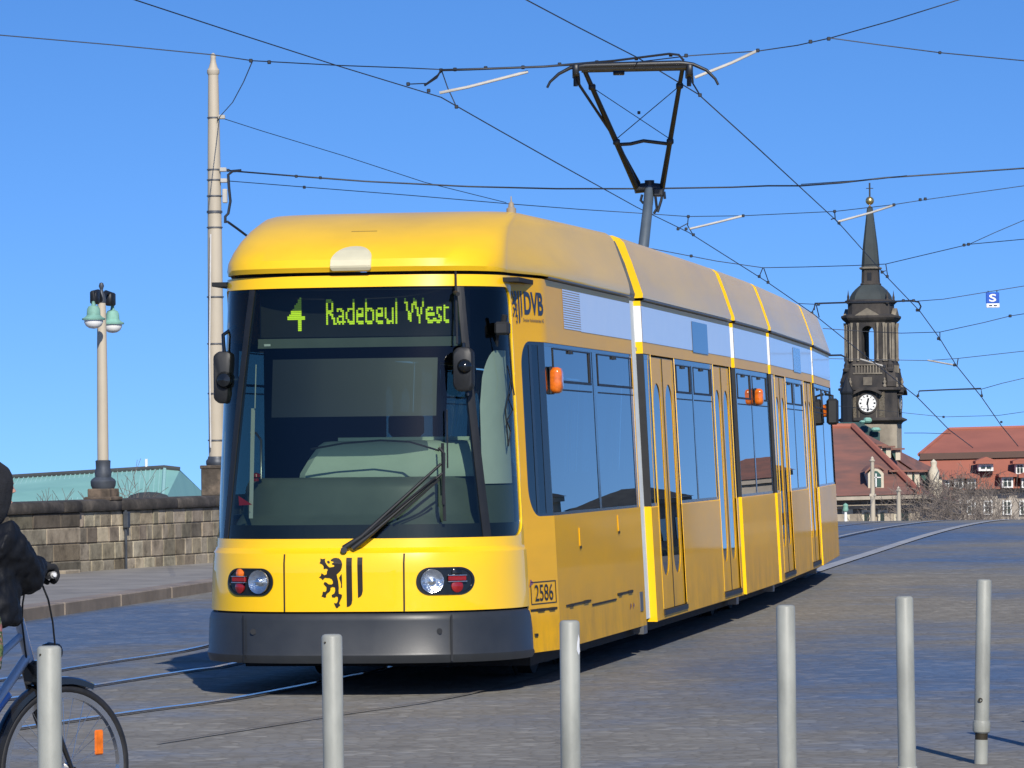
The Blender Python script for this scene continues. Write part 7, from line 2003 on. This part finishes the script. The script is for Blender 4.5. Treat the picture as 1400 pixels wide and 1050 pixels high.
jk.rings([ell(PB + hv * oh + uz * z, ah, ar) for z, oh, ah, ar in ((0.975, 0.06, 0.19, 0.235), (0.99, 0.06, 0.205, 0.25), (1.05, 0.065, 0.20, 0.245), (1.13, 0.075, 0.185, 0.225), (1.21, 0.085, 0.17, 0.215), (1.28, 0.095, 0.14, 0.20), (1.33, 0.10, 0.105, 0.15), (1.37, 0.11, 0.085, 0.095), (1.415, 0.125, 0.078, 0.085))], closed=True, cap0=True, cap1=True)
jk.tube([sh + rv * 0.08 + uz * 1.29, shr - uz * 0.01, shr.lerp(elr, 0.5), elr, elr.lerp(wrr, 0.5), elr.lerp(wrr, 0.9), elr.lerp(wrr, 0.97)], [0.08, 0.098, 0.088, 0.082, 0.068, 0.052, 0.054], 18)
jk.tube([sh - rv * 0.08 + uz * 1.30, shl - uz * 0.01, shl.lerp(ell_, 0.5), ell_, ell_.lerp(wrl, 0.5), ell_.lerp(wrl, 0.92)], [0.08, 0.098, 0.088, 0.080, 0.066, 0.052], 18)
cloth(jk, 'jacket', M['jacket'], 0.011, 5, 0.055, 0.034)
tb_ = MB()
for nm in 'rl':
    h_, k_, a_ = body['hip' + nm][0], body['kn' + nm][0], body['an' + nm][0]
    tb_.tube([h_ + uz * 0.10, h_, h_.lerp(k_, 0.5), k_, k_.lerp(a_, 0.5), a_ + uz * 0.04, a_ - uz * 0.01], [0.105, 0.112, 0.10, 0.085, 0.08, 0.078, 0.08], 16)
tb_.tube([PB + uz * 0.80, PB + uz * 0.88, PB + uz * 1.0], [0.12, 0.17, 0.16], 20)
to_ = tb_.build('trousers', M['trousers'], person, None)
rm_ = to_.modifiers.new('fuse', 'REMESH'); rm_.mode = 'VOXEL'; rm_.voxel_size = 0.014; rm_.use_smooth_shade = True
sm_ = to_.modifiers.new('soften', 'SMOOTH'); sm_.iterations = 6
tx_ = bpy.data.textures.new('trouser_folds', 'CLOUDS'); tx_.noise_scale = 0.08
dm_ = to_.modifiers.new('folds', 'DISPLACE'); dm_.texture = tx_; dm_.strength = 0.02; dm_.texture_coords = 'LOCAL'
for nm in 'rl':
    a_ = body['an' + nm][0]
    skin('shoe', {'heel': (a_ - uz * 0.045 - hv * 0.02, (0.045, 0.045)), 'mid': (a_ + hv * 0.08 - uz * 0.05, (0.045, 0.040)), 'toe': (a_ + hv * 0.18 - uz * 0.058, (0.042, 0.030))}, [('heel', 'mid'), ('mid', 'toe')], M['shoe'], person)
hd_ = MB()
hd_.rings([[p + uz * 0 for p in ell(hc + hv * oh + uz * z, ah, ar)] for z, oh, ah, ar in ((-0.14, -0.04, 0.07, 0.075), (-0.10, -0.025, 0.092, 0.088), (-0.03, -0.012, 0.105, 0.098), (0.04, -0.008, 0.108, 0.10), (0.09, -0.014, 0.092, 0.085), (0.125, -0.026, 0.058, 0.052), (0.14, -0.034, 0.022, 0.02))], closed=True, cap0=True, cap1=True)
cloth(hd_, 'hood', M['knit'], 0.009, 3, 0.05, 0.014)
skin('hair', {'a': (hc - hv * 0.055 + uz * 0.02, (0.085, 0.06)), 'b': (hc - hv * 0.06 - uz * 0.07, (0.09, 0.055)), 'c': (hc - hv * 0.055 - uz * 0.14, (0.07, 0.035))}, [('a', 'b'), ('b', 'c')], mat('dark_hair', (0.015, 0.011, 0.009), 0.5, var=0.4, scale=30), person)
def glove(g, wrist, side):
    axv = (BM.to_3x3() @ (bar_pts[0] - bar_pts[1])).normalized() * (1 if side > 0 else -1) if side > 0 else (BM.to_3x3() @ (bar_pts[-1] - bar_pts[-2])).normalized()
    nodes = {'wrist': (wrist, 0.042), 'palm': (g - hv * 0.034 + uz * 0.030, (0.050, 0.036))}; e_ = [('wrist', 'palm')]
    for i, (q, ln) in enumerate(((-0.045, 0.95), (-0.015, 1.06), (0.015, 1.0), (0.043, 0.82))):
        c_ = g + axv * q
        pts = [(c_ - hv * 0.012 + uz * 0.034, 0.0155), (c_ + hv * 0.024 * ln + uz * 0.034, 0.0145), (c_ + hv * 0.040 * ln - uz * 0.002, 0.0135), (c_ + hv * 0.018 - uz * 0.032 * ln, 0.012)]
        prev = 'palm'
        for j, (p_, r_) in enumerate(pts): nm = f'f{i}{j}'; nodes[nm] = (p_, r_); e_.append((prev, nm)); prev = nm
    c_ = g - axv * 0.05
    for j, (p_, r_) in enumerate(((c_ - hv * 0.028 + uz * 0.010, 0.014), (c_ - hv * 0.018 - uz * 0.018, 0.0125), (c_ + hv * 0.010 - uz * 0.030 + axv * 0.01, 0.0105))):
        nm = f't{j}'; nodes[nm] = (p_, r_); e_.append(('palm' if j == 0 else f't{j-1}', nm))
    return skin('glove', nodes, e_, M['knit'], person, 0, 2)
glove(G, wrr, 1); glove(GL, wrl, -1)
# flowered cloth bag on the person's near side
bgp = at(-26, 872, 17.0)
bag = MB(); n = 12
rows = []
for z, w, d in ((-0.13, 0.07, 0.02), (-0.125, 0.085, 0.04), (-0.05, 0.095, 0.05), (0.05, 0.09, 0.045), (0.10, 0.08, 0.03), (0.11, 0.075, 0.012)):
    rows.append([bgp + hv * (w * math.copysign(abs(math.cos(a)) ** 0.7, math.cos(a))) + rv * (d * math.copysign(abs(math.sin(a)) ** 0.7, math.sin(a))) + uz * z for a in [2 * math.pi * j / n for j in range(n)]])
bag.rings(rows, closed=True, cap0=True)
m_, nt_, out_ = new_mat('flowered_cloth'); b_ = node(nt_, 'ShaderNodeBsdfPrincipled'); setin(b_, Roughness=0.9)
vo_ = node(nt_, 'ShaderNodeTexVoronoi'); setin(vo_, Scale=75.0); tc_ = node(nt_, 'ShaderNodeTexCoord'); nt_.links.new(tc_.outputs['Object'], vo_.inputs['Vector'])
sp_ = node(nt_, 'ShaderNodeSeparateColor'); nt_.links.new(vo_.outputs['Color'], sp_.inputs[0])
rp_ = ramp(nt_, sp_.outputs[0], [(0.0, (0.05, 0.10, 0.03)), (0.35, (0.16, 0.20, 0.06)), (0.6, (0.45, 0.16, 0.14)), (0.8, (0.40, 0.34, 0.24))]); rp_.color_ramp.interpolation = 'CONSTANT'
nt_.links.new(rp_.outputs[0], b_.inputs['Base Color']); nt_.links.new(b_.outputs[0], out_.inputs[0])
bo_ = bag.build('cloth_bag', m_, None, None, smooth=60); tag(bo_, 'flowered green and pink cloth bag hanging beside the dark trousers', 'bag')
mb = MB(); mb.tube([bgp + hv * 0.05 + uz * 0.105, bgp + hv * 0.03 + uz * 0.17, bgp + uz * 0.20, bgp - hv * 0.03 + uz * 0.17, bgp - hv * 0.05 + uz * 0.105], 0.008, 6); mb.build('strap', m_, bo_, None)
# ------------------------------------------------------------------ old town bank to the right of the frame: what the tram's windows mirror
def bank_house(x, y, w, d, z1, roof_h, label, wallm, roofm='slate', ang=0.0):
    root = empty('riverside_house', (x, y, -9.3), label, 'house', 'houses on the bank mirrored in the tram windows')
    T = Matrix.Translation((x, y, 0)) @ Matrix.Rotation(ang, 4, 'Z')
    mb = MB(); mb.box(-w / 2, w / 2, -d / 2, d / 2, -9.4, z1, 0, T); mb.box(-w / 2 - 0.4, w / 2 + 0.4, -d / 2 - 0.4, d / 2 + 0.4, z1 + 0.003, z1 + 0.5, 0, T); mb.build('wall', M[wallm], root, None)
    mb = MB(); b_ = [T @ Vector((sx * (w / 2 + 0.6), sy * (d / 2 + 0.6), z1 + 0.51)) for sx, sy in ((-1, -1), (1, -1), (1, 1), (-1, 1))]; t_ = [T @ Vector((sx * w * 0.30, 0, z1 + roof_h)) for sx in (-1, 1)]
    mb.add(b_ + t_, [(0, 1, 5, 4), (1, 2, 5), (2, 3, 4, 5), (3, 0, 4), (0, 3, 2, 1)]); mb.build('roof', M[roofm], root, None)
    n = int(w / 3.2)
    for fl_ in range(4):
        z = z1 - 2.6 - fl_ * 3.4
        for i in range(n):
            xx = -w / 2 + (i + 0.5) * w / n
            mb = MB(); mb.box(xx - 0.65, xx + 0.65, -d / 2 - 0.08, -d / 2 + 0.1, z - 1.1, z + 1.1, 0, T); mb.box(-w / 2 - 0.08, -w / 2 + 0.05, -d / 2 + (i + 0.5) * d / n - 0.65, -d / 2 + (i + 0.5) * d / n + 0.65, z - 1.1, z + 1.1, 0, T)
            mb.build('window', M['pane'], root, None)
    return root
def added_hedge(name, pts, w, h, label):
    mb = MB(); rows = []; n = 14
    for i in range(len(pts) - 1):
        for k_ in range(26):
            p = Vector(pts[i]).lerp(Vector(pts[i + 1]), k_ / 26); t = (Vector(pts[i + 1]) - Vector(pts[i])).normalized(); s_ = Vector((t.y, -t.x, 0))
            row = []
            for j in range(n + 1):
                a = math.pi * j / n
                q = p + s_ * (w * math.copysign(abs(math.cos(a)) ** 0.5, math.cos(a))) + Vector((0, 0, h * abs(math.sin(a)) ** 0.5))
                q += (s_ * math.cos(a) + Vector((0, 0, math.sin(a)))) * (noise.noise(q * 0.7) * 0.5 + noise.noise(q * 2.3) * 0.25)
                row.append(q)
            rows.append(row)
    mb.rings(rows, closed=False, cap0=True, cap1=True)
    return tag(mb.build(name, mat('dark_evergreen', (0.030, 0.040, 0.018), 0.9, var=0.6, scale=3, bump=1.0, bscale=6), None, None, smooth=80), label, 'added_hedge')
added_hedge('added_hedge', [(34, 96, deck_z(96)), (44, 150, deck_z(150)), (70, 240, deck_z(240)), (86, 330, deck_z(330))], 1.6, 2.6, 'dark evergreen row added out of view to darken reflections in the tram side')  # unseen, added to darken what the tram's lower side mirrors
bank_house(150, 410, 30, 16, 2.4, 3.2, 'wide cream house with slate hip roof mirrored in the first tram windows', 'cream')
bank_house(126, 425, 16, 14, 0.9, 2.2, 'narrow sandstone house with slate roof between the cream and the plastered bank houses', 'sandstone')
bank_house(96, 430, 20, 14, 1.6, 2.6, 'plastered house with old tiled roof on the bank beside the narrow sandstone house', 'plaster', 'tile')
